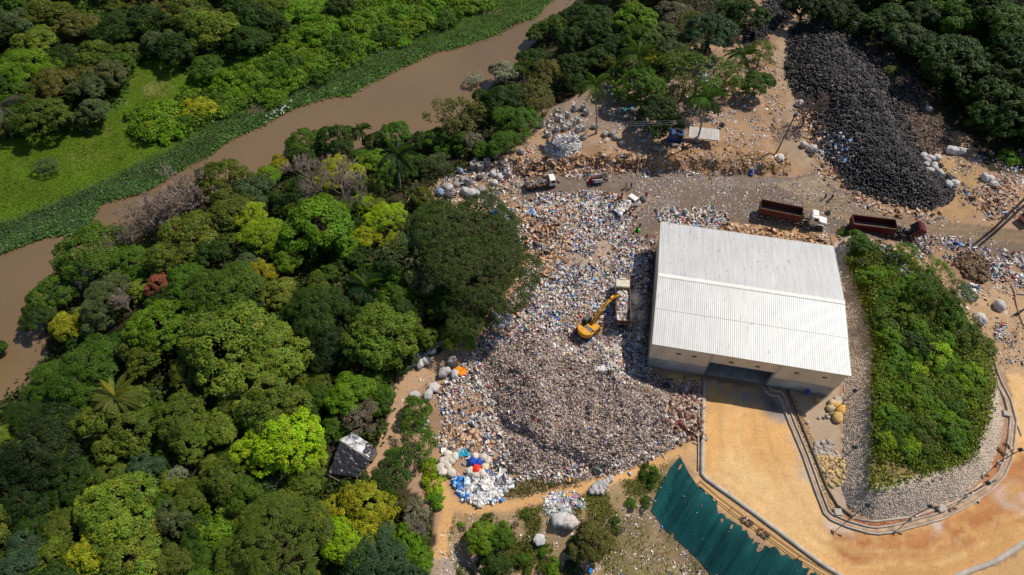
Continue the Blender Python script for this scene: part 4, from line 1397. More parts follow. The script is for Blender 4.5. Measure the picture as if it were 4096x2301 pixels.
scatter_leaves('vines', [(350, 330), (480, 240), (560, 215), (620, 180), (700, 120), (800, 30), (1100, -30), (1230, 5), (1110, 65), (1020, 105), (930, 135), (830, 180), (740, 230), (640, 260), (560, 295), (440, 350), (380, 350)], 46000, .34,
               (.10, .175, .010), 'bright green creepers blanketing the far river bank', .9, .2, .4, .3, None, .6, 1.6)
scatter_leaves('grass', MEADOW, 30000, .16, (.115, .19, .008), 'bright tufted grass of the far meadow', .6, .0, .3, .16, None, .3, .2)

# ------------------------------------------------------------------ palms
def frond_mesh():
    V = []; F = []; L = 1.0
    n = 30
    for i in range(n):
        t = (i + 1) / n
        x = t * L; z = .34 * math.sin(t * 2.6) * .55 - .34 * t * t
        for s_ in (-1, 1):
            w = .20 * math.sin(math.pi * min(1, .12 + t * .86)) ** .8
            a = len(V)
            dd = .05 * math.sin(i * 2.7 + s_); V += [(x - .013, 0, z), (x + .015, 0, z), (x + .13 + .03 * t, s_ * w, z - .13 - .06 * t + dd), (x + .108, s_ * w * .95, z - .14 - .06 * t + dd)]
            F.append((a, a + 1, a + 2, a + 3))
    a = len(V)
    pts = [(t, .34 * math.sin(t * 2.6) * .55 - .34 * t * t) for t in np.linspace(0, 1, 9)]
    for (x, z) in pts:
        V += [(x, -.012, z + .004), (x, .012, z + .004)]
    for i in range(8):
        F.append((a + 2 * i, a + 2 * i + 2, a + 2 * i + 3, a + 2 * i + 1))
    V = np.array(V)
    c = np.ones((len(V), 3)) * rng.uniform(.8, 1.2, (len(V), 1))
    return npmesh('frond', V, [F], c, [M['leaf']])


FROND = frond_mesh()


def palm(sx, sy, rs, label, bsx=None, bsy=None, col=(.085, .145, .014), n=18, hgt=None, young=(.10, .17, .01)):
    """crown seen at sx, sy; trunk foot at bsx, bsy when it shows"""
    if bsx is not None:
        b_ = G(bsx, bsy)
        best = min(np.arange(3, 20, .1), key=lambda h: math.hypot(*(np.array(toS(b_ + [0, 0, h])) - [toS(b_ + [0, 0, h])[0], sy])))
        h = best
        t_ = unS(sx, sy, b_[2] + h)
    else:
        h = hgt or 8
        t_ = G(sx, sy, h); b_ = np.array([t_[0] + .4, t_[1] - .3, hz(t_[0], t_[1])])
    r = 1.15 * rs * float(mpp(sx, sy, 5))
    root = tag(empty('palm_tree', tuple(b_)), label, 'palm', 'palms among the trees')
    dx, dy = t_[0] - b_[0], t_[1] - b_[1]
    g = MB(); g.tube([(0, 0, -.4), (dx * .08, dy * .08, h * .12), (dx * .35, dy * .35, h * .45), (dx * .8, dy * .8, h * .8), (dx, dy, h)], [.30, .22, .20, .17, .12], 8)
    g.build('trunk', M['palebark'], root, True)
    for i in range(n):
        o = bpy.data.objects.new('frond', FROND); link(o, root)
        o.location = (dx, dy, h)
        yt = i < 2
        el = math.radians(58 if yt else (34 - 62 * ((i * 7) % n) / n))
        s_ = r * rng.uniform(.85, 1.12) * (.8 if yt else 1)
        o.rotation_euler = (rng.uniform(-.2, .2), -el, i * 2.39996 + rng.uniform(-.2, .2)); o.scale = (s_, s_ * .95, s_)
        o.color = (*(young if yt else np.array(col) * rng.uniform(.8, 1.25)), 1)
    return root


palm(1498, 212, 33, 'tall palm with a pale bare trunk behind the sack heap', 1500, 336)
palm(1780, 246, 34, 'tall leaning palm growing beside the tin roofed shelter', 1752, 362, (.065, .145, .012))
palm(1606, 138, 40, 'wide dark palm half hidden in the grove behind the hut', hgt=9)
palm(1316, 165, 20, 'slender small palm rising from the grove by the river', hgt=8)
palm(1868, 138, 28, 'palm at the upper bend of the track to the tyres', hgt=7, col=(.05, .11, .015))
palm(1640, 146, 22, 'yellow fronded palm at the back of the grove', hgt=5, col=(.26, .29, .01), n=8, young=(.3, .32, .01))
palm(1000, 388, 38, 'dark palm beside the river with a leaning trunk', 1008, 480, (.024, .055, .014))
palm(907, 326, 22, 'short palm peeking over the river edge crowns', hgt=6, col=(.05, .085, .02))
palm(920, 722, 48, 'low spreading palm in the clearing by the twiggy tree', hgt=3.5, col=(.022, .058, .012), young=(.14, .2, .01))
palm(292, 1000, 50, 'yellowed coconut palm standing out in the lower forest', hgt=8, col=(.13, .15, .025), n=19, young=(.3, .27, .04))
palm(2, 268, 40, 'grey old palm at the edge of the far forest', 30, 345, (.13, .12, .08), 9)


# ------------------------------------------------------------------ leafless trees
def bare_mesh(name, seed, levels=6, spread=.66):
    r = random.Random(seed); g = MB()

    def br(p, d, L, rad, lv):
        q = p + d * L
        mid = p + d * L * .5 + Vector((r.uniform(-1, 1), r.uniform(-1, 1), r.uniform(-.3, .5))) * L * .1
        g.tube([p, mid, q], [max(rad, .0036), max(rad * .85, .0034), max(rad * .68, .003)], 5 if lv < 2 else 3)
        if lv >= levels:
            return
        for _ in range(3 if lv else 4):
            nd = (d + Vector((r.uniform(-1, 1), r.uniform(-1, 1), r.uniform(-.35, .75))) * spread * 1.5).normalized()
            br(q if r.random() < .6 else mid, nd, L * r.uniform(.58, .82), rad * .6, lv + 1)
    br(Vector((0, 0, -.05)), Vector((.08, .05, 1)).normalized(), .38, .035, 0)
    return g.mesh(name, None)


BARE = [bare_mesh('branches', 3), bare_mesh('branches', 8), bare_mesh('branches', 14)]
M['greywood'] = plain('bleached_wood', (.23, .175, .145), .95, 0, .3, 4)
for i, (sx, sy, hgt, mt, lb) in enumerate([(405, 585, 11, 'greywood', 'bleached leafless tree leaning over the narrow river'), (495, 515, 12, 'greywood', 'bleached leafless tree right of the river-leaning one'),
                                           (450, 552, 10, 'greywood', 'smaller bleached tree between two dead grey trees'), (345, 612, 8, 'greywood', 'dead branches trailing into the river bend'),
                                           (815, 478, 11, 'greywood', 'tangle of leafless grey branches above the lime crowns'), (885, 500, 11, 'greywood', 'leafless grey tree beside the river palm'), (335, 775, 5, 'greywood', 'small dead tree below the rust brown one'),
                                           (2015, 295, 8, 'deadwood', 'dark leafless tree with a thick trunk beside the tyre heap'), (1240, 520, 5, 'deadwood', 'dark twisted little tree at the upper rubbish edge'), (1045, 1330, 4, 'greywood', 'dry grey bush below the path hedge')]):
    p = G(sx, sy + hgt * 3)
    me_ = BARE[i % 3].copy(); me_.materials.append(M[mt])
    o = bpy.data.objects.new('leafless_tree', me_); o.location = p; o.scale = (hgt,) * 3; o.rotation_euler = (0, 0, i * 1.3); link(o)
    tag(o, lb, 'tree', 'leafless trees')
tree(1238, 488, 20, 'spr', 'ol', 'olive green little tree on a twisted trunk at the upper rubbish', None, .4)
# ------------------------------------------------------------------ rubbish: small pieces in their thousands
def ico():
    t = (1 + 5 ** .5) / 2
    v = np.array([(-1, t, 0), (1, t, 0), (-1, -t, 0), (1, -t, 0), (0, -1, t), (0, 1, t), (0, -1, -t), (0, 1, -t), (t, 0, -1), (t, 0, 1), (-t, 0, -1), (-t, 0, 1)], float)
    v /= np.linalg.norm(v[0])
    f = [(0, 11, 5), (0, 5, 1), (0, 1, 7), (0, 7, 10), (0, 10, 11), (1, 5, 9), (5, 11, 4), (11, 10, 2), (10, 7, 6), (7, 1, 8), (3, 9, 4), (3, 4, 2), (3, 2, 6), (3, 6, 8), (3, 8, 9), (4, 9, 5), (2, 4, 11), (6, 2, 10), (8, 6, 7), (9, 8, 1)]
    return v, np.array(f)


ICO = ico()
OCT = (np.array([(1, 0, 0), (-1, 0, 0), (0, 1, 0), (0, -1, 0), (0, 0, 1), (0, 0, -1)], float), np.array([(0, 2, 4), (2, 1, 4), (1, 3, 4), (3, 0, 4), (2, 0, 5), (1, 2, 5), (3, 1, 5), (0, 3, 5)]))
_b = np.array([(x, y, z) for z in (-1, 1) for y in (-1, 1) for x in (-1, 1)], float)
BOXT = (_b, np.array([(0, 2, 3, 1), (4, 5, 7, 6), (0, 1, 5, 4), (2, 6, 7, 3), (0, 4, 6, 2), (1, 3, 7, 5)]))
_sg = [(-1 + i, -1 + j) for j in range(3) for i in range(3)]
SHT = (np.array([(x, y, 0) for x, y in _sg], float), np.array([(0, 1, 4, 3), (1, 2, 5, 4), (3, 4, 7, 6), (4, 5, 8, 7)]))


def rotmats(n, tilt=3.14):
    q = rng.normal(size=(n, 4)); q[:, 0] += 3.14 / max(tilt, .05)
    if tilt < 3:
        a = rng.uniform(0, 6.283, n); q2 = np.stack([np.cos(a / 2), 0 * a, 0 * a, np.sin(a / 2)], 1)
        ax = rng.normal(size=(n, 2)) * tilt * .5
        q1 = np.stack([np.ones(n), ax[:, 0] * .5, ax[:, 1] * .5, 0 * a], 1)
        w1, x1, y1, z1 = q1.T; w2, x2, y2, z2 = q2.T
        q = np.stack([w1 * w2 - x1 * x2 - y1 * y2 - z1 * z2, w1 * x2 + x1 * w2 + y1 * z2 - z1 * y2, w1 * y2 - x1 * z2 + y1 * w2 + z1 * x2, w1 * z2 + x1 * y2 - y1 * x2 + z1 * w2], 1)
    q /= np.linalg.norm(q, axis=1)[:, None]
    w, x, y, z = q.T
    return np.stack([np.stack([1 - 2 * (y * y + z * z), 2 * (x * y - z * w), 2 * (x * z + y * w)], -1), np.stack([2 * (x * y + z * w), 1 - 2 * (x * x + z * z), 2 * (y * z - x * w)], -1),
                     np.stack([2 * (x * z - y * w), 2 * (y * z + x * w), 1 - 2 * (x * x + y * y)], -1)], 1)


def stamp(T, P, S, R, C, jit=.0):
    tv, tf = T
    n = len(P); k = len(tv)
    V = tv[None] * S[:, None, :]
    if jit:
        V = V * (1 + rng.normal(size=(n, k, 1)) * jit) + rng.normal(size=(n, k, 3)) * jit * .5 * S[:, None, :]
    V = np.einsum('nij,nkj->nki', R, V) + P[:, None, :]
    F = (tf[None] + (np.arange(n) * k)[:, None, None]).reshape(-1, tf.shape[1])
    return V.reshape(-1, 3), F, np.repeat(C, k, 0)


def choose(pal, n):
    w = np.array([p[0] for p in pal], float); w /= w.sum()
    c = np.array([p[1] for p in pal])[rng.choice(len(pal), n, p=w)]
    return np.clip(c * rng.uniform(.75, 1.2, (n, 1)), .004, .85)


PAL_MIX = [(24, (.74, .71, .68)), (22, (.60, .51, .44)), (12, (.42, .38, .36)), (14, (.40, .28, .20)), (8, (.18, .14, .12)), (9, (.035, .033, .036)), (4.0, (.03, .12, .46)), (3.5, (.26, .48, .68)), (2.4, (.45, .04, .04)), (1.0, (.60, .42, .06)), (.7, (.05, .22, .12)), (1.6, (.55, .28, .30)), (1.2, (.70, .24, .04)), (1.2, (.25, .2, .42))]
PAL_MOUND = [(34, (.43, .325, .27)), (22, (.30, .215, .175)), (13, (.13, .10, .085)), (22, (.57, .47, .405)), (8, (.68, .62, .58)), (1.3, (.04, .12, .40)), (.8, (.4, .05, .04)), (2, (.33, .18, .09)), (.7, (.08, .2, .08)), (.5, (.6, .42, .05))]
PAL_TAN = [(40, (.46, .28, .16)), (22, (.36, .205, .11)), (16, (.56, .38, .26)), (10, (.60, .52, .45)), (5, (.12, .08, .06)), (4, (.2, .11, .06)), (1.5, (.1, .25, .5))]
PAL_WHITE = [(55, (.74, .72, .69)), (20, (.60, .56, .52)), (10, (.44, .42, .41)), (8, (.66, .68, .74)), (3, (.5, .4, .3)), (3, (.05, .22, .6))]
PAL_BLUE = [(70, (.02, .20, .62)), (20, (.25, .5, .8)), (10, (.7, .7, .72))]
PAL_LIT = [(32, (.72, .69, .65)), (24, (.55, .45, .36)), (14, (.42, .33, .26)), (8, (.10, .085, .075)), (4, (.06, .18, .5)), (3, (.4, .06, .05)), (2, (.6, .42, .06)), (9, (.4, .24, .13))]
PAL_BLACK = [(50, (.05, .055, .065)), (30, (.20, .21, .24)), (20, (.42, .43, .47))]
PAL_BROWN = [(60, (.13, .072, .035)), (25, (.08, .045, .025)), (15, (.22, .13, .07))]


def debris(name, poly, n, size, pal, label, mix=(.5, .3, .2), flat=1.0, clump=0.0, clumpscale=2.0, seed=400, edge=6, up=.25, mask=None, tilt=3.14, sigma=.45):
    xs = [p[0] for p in poly]; ys = [p[1] for p in poly]
    N = n * 4
    sx = rng.uniform(min(xs) - edge, max(xs) + edge, N); sy = rng.uniform(min(ys) - edge, max(ys) + edge, N)
    k = inpoly(sx + rng.normal(size=N) * edge, sy + rng.normal(size=N) * edge, poly)
    sx, sy = sx[k], sy[k]
    P = G(sx, sy)
    if clump:
        c = fbm(P[:, 0] / clumpscale, P[:, 1] / clumpscale, seed, 3)
        k = rng.uniform(size=len(P)) < np.clip((c - .5) * 5 * clump + .5, .03, 1); P = P[k]; sx, sy = sx[k], sy[k]
    if mask is not None:
        k = mask(P, sx, sy); P = P[k]
    # keep clear of the warehouse
    bu = (P[:, 0] - BUILD_O[0]) * BUILD_U[0] + (P[:, 1] - BUILD_O[1]) * BUILD_U[1]
    bv = (P[:, 0] - BUILD_O[0]) * BUILD_V[0] + (P[:, 1] - BUILD_O[1]) * BUILD_V[1]
    P = P[~((bu > .2) & (bu < BUILD_W - .1) & (bv > .2) & (bv < BUILD_L - .1))][:n]
    m_ = len(P)
    s = size * np.exp(rng.normal(size=m_) * sigma)
    s = np.clip(s, size * .35, size * 2.3)
    P = P.copy(); P[:, 2] += s * up
    col = choose(pal, m_)
    t = rng.choice(3, m_, p=np.array(mix) / sum(mix))
    Vs = []; Fs = []; Cs = []; off = 0
    out_f = {3: [], 4: []}
    for ti, T in enumerate((ICO if size > .22 else OCT, SHT, BOXT)):
        k = t == ti
        q = int(k.sum())
        if not q:
            continue
        asp = rng.uniform(.55, 1.25, (q, 3)) * s[k][:, None] * (1.15 if len(T[0]) == 6 else 1)
        if ti == 0: asp[:, 2] *= .7 * flat
        if ti == 1: asp *= 1.15
        if ti == 2: asp *= np.array([.9, .6, .35])
        V, F, C = stamp(T, P[k], asp, rotmats(q, tilt), col[k], .2 if ti < 2 else .03)
        if ti == 1:
            V = V + rng.normal(size=V.shape) * .12 * np.repeat(s[k], 9)[:, None]
        Vs.append(V); out_f[F.shape[1]].append(F + off); Cs.append(C); off += len(V)
    faces = [np.concatenate(v) for v in out_f.values() if v]
    o = link(bpy.data.objects.new(name, npmesh(name, np.concatenate(Vs), faces, np.concatenate(Cs), [M['rubbish']])))
    return tag(o, label, None, None, 'stuff')


UP_HEAP = [(1275, 548), (1360, 498), (1500, 488), (1590, 500), (1585, 560), (1560, 610), (1590, 640), (1560, 690), (1500, 740), (1440, 800), (1440, 850), (1560, 850), (1640, 930), (1560, 960), (1350, 850), (1250, 860), (1200, 870), (1230, 810), (1310, 735), (1340, 640)]
debris('rubbish', UP_HEAP, 26000, .165, PAL_MIX, 'loose mixed rubbish strewn between the great tree and the warehouse', (.5, .32, .18), 1, .7, 3.5, 401, 8)
debris('rubbish', [(1350, 490), (1500, 487), (1590, 530), (1560, 600), (1430, 610), (1360, 560)], 5600, .18, PAL_MIX, 'bright mixed rubbish piled below the parked trucks', (.55, .3, .15), 1, .5, 2.5, 402, 6)
debris('rubbish', [(1300, 740), (1440, 690), (1560, 690), (1520, 760), (1440, 850), (1240, 860), (1230, 810)], 8000, .155, PAL_MIX, 'mixed rubbish beside the yellow excavator', (.5, .32, .18), 1, .4, 3, 409, 6)
debris('rubbish', [(1490, 690), (1560, 690), (1560, 720), (1545, 830), (1600, 850), (1640, 830), (1645, 700), (1620, 690), (1600, 720), (1600, 840), (1540, 850), (1500, 790)], 3600, .16, PAL_MIX, 'rubbish round the dump truck and excavator', (.5, .32, .18), 1, .3, 2, 460, 8)
debris('rubbish', [(1540, 830), (1640, 840), (1640, 940), (1560, 950), (1540, 900)], 1700, .20, PAL_MIX, 'rubbish lying in the warehouse shade', (.5, .32, .18), 1, .3, 3, 408, 4)
debris('rubbish', [(1590, 600), (1650, 590), (1660, 700), (1640, 720), (1600, 700), (1570, 650)], 1700, .19, PAL_MIX, 'rubbish at the back corner of the warehouse', (.5, .32, .18), 1, .5, 2, 403, 5)
debris('rubbish', [(1650, 535), (1780, 520), (1830, 545), (1800, 580), (1670, 565)], 2200, .20, PAL_MIX, 'rubbish heaped behind the warehouse roof', (.5, .32, .18), 1, .5, 2, 404, 5)
debris('rubbish', [(2290, 600), (2380, 596), (2500, 640), (2600, 650), (2600, 720), (2480, 690), (2420, 660), (2300, 640)], 4200, .20, PAL_MIX, 'rubbish spread along the lower side of the track', (.5, .32, .18), 1, .5, 2.5, 405, 6)
debris('shredded_rubbish', MOUND, 54000, .112, PAL_MOUND, 'brown shredded rubbish covering the big mound', (.5, .38, .12), 1, 0, 2, 406, 4, .3)
debris('rubbish', [(1105, 990), (1190, 880), (1235, 990), (1262, 1100), (1290, 1190), (1320, 1205), (1250, 1225), (1150, 1150), (1100, 1110), (1120, 1060)], 5600, .17, PAL_MIX, 'mixed rubbish on the path side of the mound', (.5, .32, .18), 1, .3, 2, 407, 6)
debris('rubbish', [(1290, 1195), (1400, 1212), (1560, 1188), (1690, 1128), (1750, 1080), (1765, 960), (1700, 950), (1740, 1010), (1680, 1095), (1540, 1155), (1400, 1180), (1300, 1160)], 4200, .16, PAL_MIX, 'paler rubbish round the foot of the mound', (.45, .35, .2), 1, .2, 2, 410, 5)
debris('timber_scraps', [(1700, 985), (1768, 975), (1768, 1110), (1720, 1110), (1670, 1060)], 700, .26, [(40, (.24, .13, .09)), (30, (.42, .27, .17)), (20, (.6, .52, .46)), (10, (.2, .03, .03))], 'broken timber and boards beside the driveway wall', (.1, .3, .6), 1, .2, 2, 411, 4)
for pl, n_, lb in [([(1290, 540), (1370, 500), (1440, 510), (1450, 560), (1420, 640), (1340, 620)], 1500, 'flattened tan cardboard near the twisted little tree'),
                   ([(1310, 660), (1400, 620), (1440, 660), (1360, 720), (1300, 710)], 500, 'flattened cardboard beside the great flat-topped tree'),
                   ([(1225, 790), (1320, 740), (1310, 830), (1240, 850)], 600, 'torn cardboard around the white sacks'),
                   ([(1120, 1075), (1230, 1080), (1240, 1135), (1130, 1130)], 800, 'flattened cardboard above the round white balls'),
                   ([(1790, 565), (1900, 575), (2090, 600), (2080, 630), (1900, 600), (1790, 580)], 1100, 'cardboard and clods behind the warehouse roof'),
                   ([(2000, 280), (2060, 260), (2090, 400), (2140, 480), (2300, 530), (2380, 535), (2290, 548), (2180, 520), (2080, 430), (2010, 330)], 2600, 'torn cardboard banked against the foot of the tyre heap'),
                   ([(2430, 480), (2540, 450), (2560, 520), (2480, 560)], 800, 'torn cardboard near the utility pole'),
                   ([(1300, 405), (1640, 390), (1650, 422), (1300, 440)], 2000, 'cardboard and scraps spilling over the earth bank'),
                   ([(2120, 575), (2300, 640), (2290, 660), (2110, 600)], 300, 'earth clods and cardboard below the red truck')]:
    debris('cardboard', pl, n_, .27, PAL_TAN, lb, (.15, .6, .25), 1, .3, 2, 420, 6, .15, None, 1.2)
debris('soil_clods', [(1640, 395), (1760, 380), (1900, 385), (1985, 405), (1985, 440), (1780, 436), (1640, 428)], 1300, .17, [(40, (.36, .20, .085)), (30, (.27, .15, .07)), (20, (.42, .26, .13)), (10, (.14, .085, .05))], 'broken orange clods of the earth bank', (.8, .05, .15), .8, .5, 1.6, 455, 5, .1)
debris('plastic_film', [(1370, 375), (1400, 345), (1450, 335), (1460, 375), (1420, 395), (1380, 390)], 1100, .25, [(50, (.56, .54, .52)), (30, (.42, .40, .385)), (10, (.3, .28, .27)), (6, (.5, .4, .3))], 'heap of white plastic film beside the leaning wooden pole', (.8, .2, 0), 1, 0, 2, 430, 3)
debris('plastic_film', [(1140, 1205), (1260, 1195), (1290, 1215), (1250, 1258), (1200, 1270), (1160, 1245)], 2000, .24, PAL_WHITE, 'heap of crumpled white plastic film at the bend of the path', (.7, .3, 0), 1, 0, 2, 431, 4)
debris('plastic_film', [(1138, 1210), (1175, 1205), (1180, 1225), (1150, 1230)], 130, .3, PAL_BLUE, 'bright blue plastic bags in the white film heap', (.7, .3, 0), 1, .6, 1, 432, 3)
debris('plastic_film', [(1150, 1238), (1190, 1232), (1190, 1255), (1165, 1252)], 130, .3, PAL_BLUE, 'lower patch of blue bags in the white film heap', (.7, .3, 0), 1, .6, 1, 433, 3)
debris('bottles', [(1368, 1260), (1400, 1240), (1450, 1240), (1470, 1270), (1440, 1300), (1380, 1290)], 1500, .14, PAL_WHITE + [(6, (.5, .2, .4)), (6, (.1, .3, .2)), (5, (.1, .3, .6))], 'spill of clear bottles in the rough ground', (.6, .1, .3), 1, .4, 2, 434, 5)
debris('foil_bags', [(2190, 615), (2230, 620), (2275, 670), (2320, 700), (2290, 710), (2240, 680)], 420, .32, PAL_BLACK, 'silvery black rubbish bags among the bushes by the red truck', (.8, .2, 0), 1, .3, 2, 435, 5)
debris('foil_bags', [(2410, 720), (2440, 715), (2465, 730), (2440, 760), (2415, 745)], 120, .3, PAL_WHITE, 'white plastic sheets under the airy bush', (.6, .4, 0), 1, .3, 2, 436, 4)
debris('soil_clods', [(2400, 650), (2440, 640), (2480, 660), (2475, 710), (2430, 690)], 1300, .3, PAL_BROWN, 'dark brown heap of dug soil east of the island', (.8, .1, .1), 1, .0, 2, 437, 5)
debris('litter', YARD, 11000, .085, PAL_LIT, 'small litter trodden into the grey yard', (.5, .35, .15), .6, .5, 4, 440, 6, .05, None, 1.2)
debris('litter', [(1800, 440), (1990, 455), (2100, 490), (2240, 555), (1900, 555), (1700, 520), (1640, 590), (1560, 500), (1640, 440)], 8000, .075, PAL_LIT, 'small litter on the yard in front of the trucks', (.5, .35, .15), .6, .4, 4, 441, 6, .05, None, 1.2)
debris('litter', [(1640, 385), (1980, 380), (1985, 438), (1640, 430)], 1500, .11, PAL_LIT, 'litter lying over the orange earth bank', (.5, .35, .15), .7, .5, 2, 461, 5, .05, None, 1.4)
debris('litter', [(1290, 440), (1500, 405), (1660, 425), (1800, 436), (1800, 448), (1560, 440), (1400, 450), (1300, 480)], 3000, .15, PAL_LIT, 'litter along the foot of the earth bank', (.5, .35, .15), .7, .6, 2, 442, 5, .05, None, 1.4)
debris('litter', [(1290, 400), (1340, 300), (1480, 230), (1640, 130), (1850, 110), (1960, 110), (1980, 200), (1960, 380), (1640, 380), (1400, 380)], 5200, .15, PAL_LIT, 'litter across the upper terrace under the trees', (.5, .35, .15), .7, .7, 3, 443, 6, .05, None, 1.4)
debris('litter', [(1080, 500), (1130, 440), (1280, 400), (1300, 470), (1330, 520), (1280, 560), (1220, 520)], 3600, .17, PAL_LIT + [(10, (.3, .3, .3))], 'litter among the grey sacks by the river trees', (.5, .35, .15), .8, .5, 2, 444, 6, .1)
debris('litter', [(2000, 250), (2080, 330), (2140, 470), (2290, 530), (2420, 560), (2380, 570), (2160, 520), (2050, 430), (1990, 330)], 2400, .17, PAL_MIX, 'rubbish along the edge of the tyre heap', (.5, .35, .15), .8, .4, 2, 445, 6, .1)
debris('litter', [(2060, 330), (2130, 330), (2150, 400), (2110, 420), (2060, 370)], 600, .24, PAL_MIX + [(30, (.12, .3, .55))], 'bluish bags spilling from the tyre heap', (.7, .3, 0), 1, .2, 2, 446, 6, .2)
debris('litter', [(2380, 400), (2576, 380), (2600, 560), (2480, 560), (2400, 520)], 2400, .15, PAL_LIT, 'litter on the brown ground right of the tyres', (.5, .35, .15), .7, .6, 3, 447, 6, .06)
debris('litter', [(2420, 690), (2600, 680), (2600, 930), (2520, 920), (2440, 790)], 1100, .12, PAL_LIT, 'litter on the tan ground east of the island', (.5, .35, .15), .7, .6, 3, 448, 6, .05, None, 1.2)
debris('litter', [(2505, 815), (2525, 815), (2528, 850), (2508, 850)], 170, .17, PAL_MIX, 'burnt scatter of colourful rubbish east of the island', (.6, .3, .1), .8, 0, 3, 449, 5)
debris('litter', ROUGH, 2600, .10, PAL_LIT, 'scraps of litter on the rough ground and bare field', (.4, .45, .15), .6, .5, 3, 450, 6, .05, None, 1.2)
debris('litter', NET, 170, .065, [(70, (.78, .77, .74)), (30, (.55, .42, .3))], 'white scraps caught on the green netting', (.5, .4, .1), .7, .6, 4, 451, 0, .2, None, 1.4)
debris('litter', DRIVE, 420, .055, [(60, (.7, .62, .5)), (30, (.3, .2, .12)), (10, (.75, .75, .73))], 'pebbles and scraps on the sandy driveway', (.7, .1, .2), .7, .5, 4, 452, 0, .05)
debris('litter', [(1040, 940), (1120, 890), (1190, 880), (1160, 960), (1060, 1060), (1090, 1110), (1020, 1080), (990, 1050)], 500, .10, PAL_LIT, 'litter beside the upper footpath', (.5, .35, .15), .7, .5, 2, 453, 6, .05)
debris('litter', [(2240, 270), (2320, 275), (2395, 330), (2390, 380), (2340, 390), (2290, 360)], 2600, .12, [(40, (.16, .11, .08)), (40, (.10, .07, .052)), (12, (.3, .22, .17)), (6, (.5, .45, .4))], 'dark shredded waste above the tyre heap', (.5, .4, .1), .8, .2, 2, 454, 5)

# ------------------------------------------------------------------ cobbled banks, gravel and loose stones
PAL_COB = [(46, (.60, .49, .385)), (28, (.52, .42, .33)), (22, (.68, .575, .465)), (4, (.26, .21, .17))]
COB_A = [(2110, 652), (2128, 652), (2150, 700), (2172, 780), (2193, 865), (2192, 960), (2189, 1100), (2187, 1236), (2195, 1240), (2300, 1202), (2440, 1158), (2484, 1060), (2503, 970), (2518, 985), (2521, 1040), (2516, 1100), (2489, 1179), (2419, 1248), (2300, 1294), (2200, 1306),
         (2139, 1282), (2118, 1228), (2124, 1100), (2124, 960), (2136, 905), (2120, 767)]


def stones(name, poly, n, size, pal, label, up=.2, flat=.6, edge=1):
    N = n * 5
    xs = [p[0] for p in poly]; ys = [p[1] for p in poly]
    sx = rng.uniform(min(xs), max(xs), N); sy = rng.uniform(min(ys), max(ys), N)
    k = inpoly(sx + rng.normal(size=N) * edge, sy + rng.normal(size=N) * edge, poly); sx, sy = sx[k][:n], sy[k][:n]
    P = G(sx, sy); m_ = len(P)
    s = size * rng.uniform(.65, 1.35, m_); P[:, 2] += s * up
    S = s[:, None] * rng.uniform(.75, 1.25, (m_, 3)); S[:, 2] *= flat
    V, F, C = stamp(OCT if n > 1000 else ICO, P, S * (1.2 if n > 1000 else 1), rotmats(m_, 1.0), choose(pal, m_), .14)
    o = link(bpy.data.objects.new(name, npmesh(name, V, [F], C, [M['stone']])))
    return tag(o, label, None, None, 'stuff')


stones('cobbles', COB_A, 27000, .11, PAL_COB, 'grey cobbles set in the sloping banks of the island', -.1, .5)
stones('cobbles', [(2060, 588), (2085, 590), (2092, 645), (2062, 640)], 350, .17, PAL_COB, 'cobbled patch behind the warehouse corner')
PAL_GRA = [(50, (.55, .36, .17)), (25, (.42, .27, .13)), (15, (.62, .48, .30)), (10, (.27, .17, .10))]
stones('gravel', [(1985, 995), (2000, 1000), (2040, 1090), (2070, 1160), (2100, 1270), (2090, 1285), (2060, 1215), (2020, 1110)], 2600, .11, PAL_GRA, 'yellow gravel filling the strip beside the channel')
stones('gravel', [(2140, 1300), (2200, 1315), (2300, 1305), (2420, 1262), (2490, 1200), (2480, 1220), (2370, 1290), (2220, 1328), (2150, 1315)], 700, .09, [(60, (.40, .18, .09)), (40, (.3, .13, .07))], 'reddish clods along the island foot')
ROCKP = [(2045, 1112), (2092, 1108), (2100, 1130), (2120, 1160), (2126, 1190), (2118, 1222), (2090, 1228), (2068, 1190), (2050, 1150)]
stones('gravel', ROCKP, 900, .14, [(50, (.55, .38, .19)), (50, (.42, .36, .30))], 'small broken stone filling the rock pile')
BOULD = []


def rock_mesh(seed):
    r_ = np.random.default_rng(seed)
    v, f = ICO
    # one subdivision
    vs_ = [tuple(p) for p in v]; mp_ = {}; nf = []

    def mid(a, b_):
        k = (min(a, b_), max(a, b_))
        if k not in mp_:
            m_ = (np.array(vs_[a]) + np.array(vs_[b_])) / 2; m_ /= np.linalg.norm(m_); vs_.append(tuple(m_)); mp_[k] = len(vs_) - 1
        return mp_[k]
    for a, b_, c in f:
        ab, bc, ca = mid(a, b_), mid(b_, c), mid(c, a)
        nf += [(a, ab, ca), (b_, bc, ab), (c, ca, bc), (ab, bc, ca)]
    V = np.array(vs_)
    for _ in range(7):      # flat broken faces
        n_ = r_.normal(size=3); n_ /= np.linalg.norm(n_); d = r_.uniform(.6, .85)
        h = V @ n_
        V = V - np.clip(h - d, 0, None)[:, None] * n_
    V = V * (1 + r_.normal(size=(len(V), 1)) * .04)
    me_ = npmesh('boulder', V, [nf], None, [M['rockobj']])
    return me_


M['rockobj'] = objmat('rock', .9, .22, 2.5, .4, .15, 7)
ROCK = [rock_mesh(i) for i in range(5)]


def rock(sx, sy, s, col, label, group=None, name='boulder', flat=.75):
    p = G(sx, sy)
    o = bpy.data.objects.new(name, random.choice(ROCK)); link(o)
    o.location = (p[0], p[1], p[2] + s * .35); o.scale = (s * rng.uniform(.85, 1.2), s * rng.uniform(.8, 1.1), s * flat)
    o.rotation_euler = (rng.uniform(-.2, .2), rng.uniform(-.2, .2), rng.uniform(0, 6.28)); o.color = (*col, 1)
    return tag(o, label, 'boulder' if name == 'boulder' else 'stone', group)


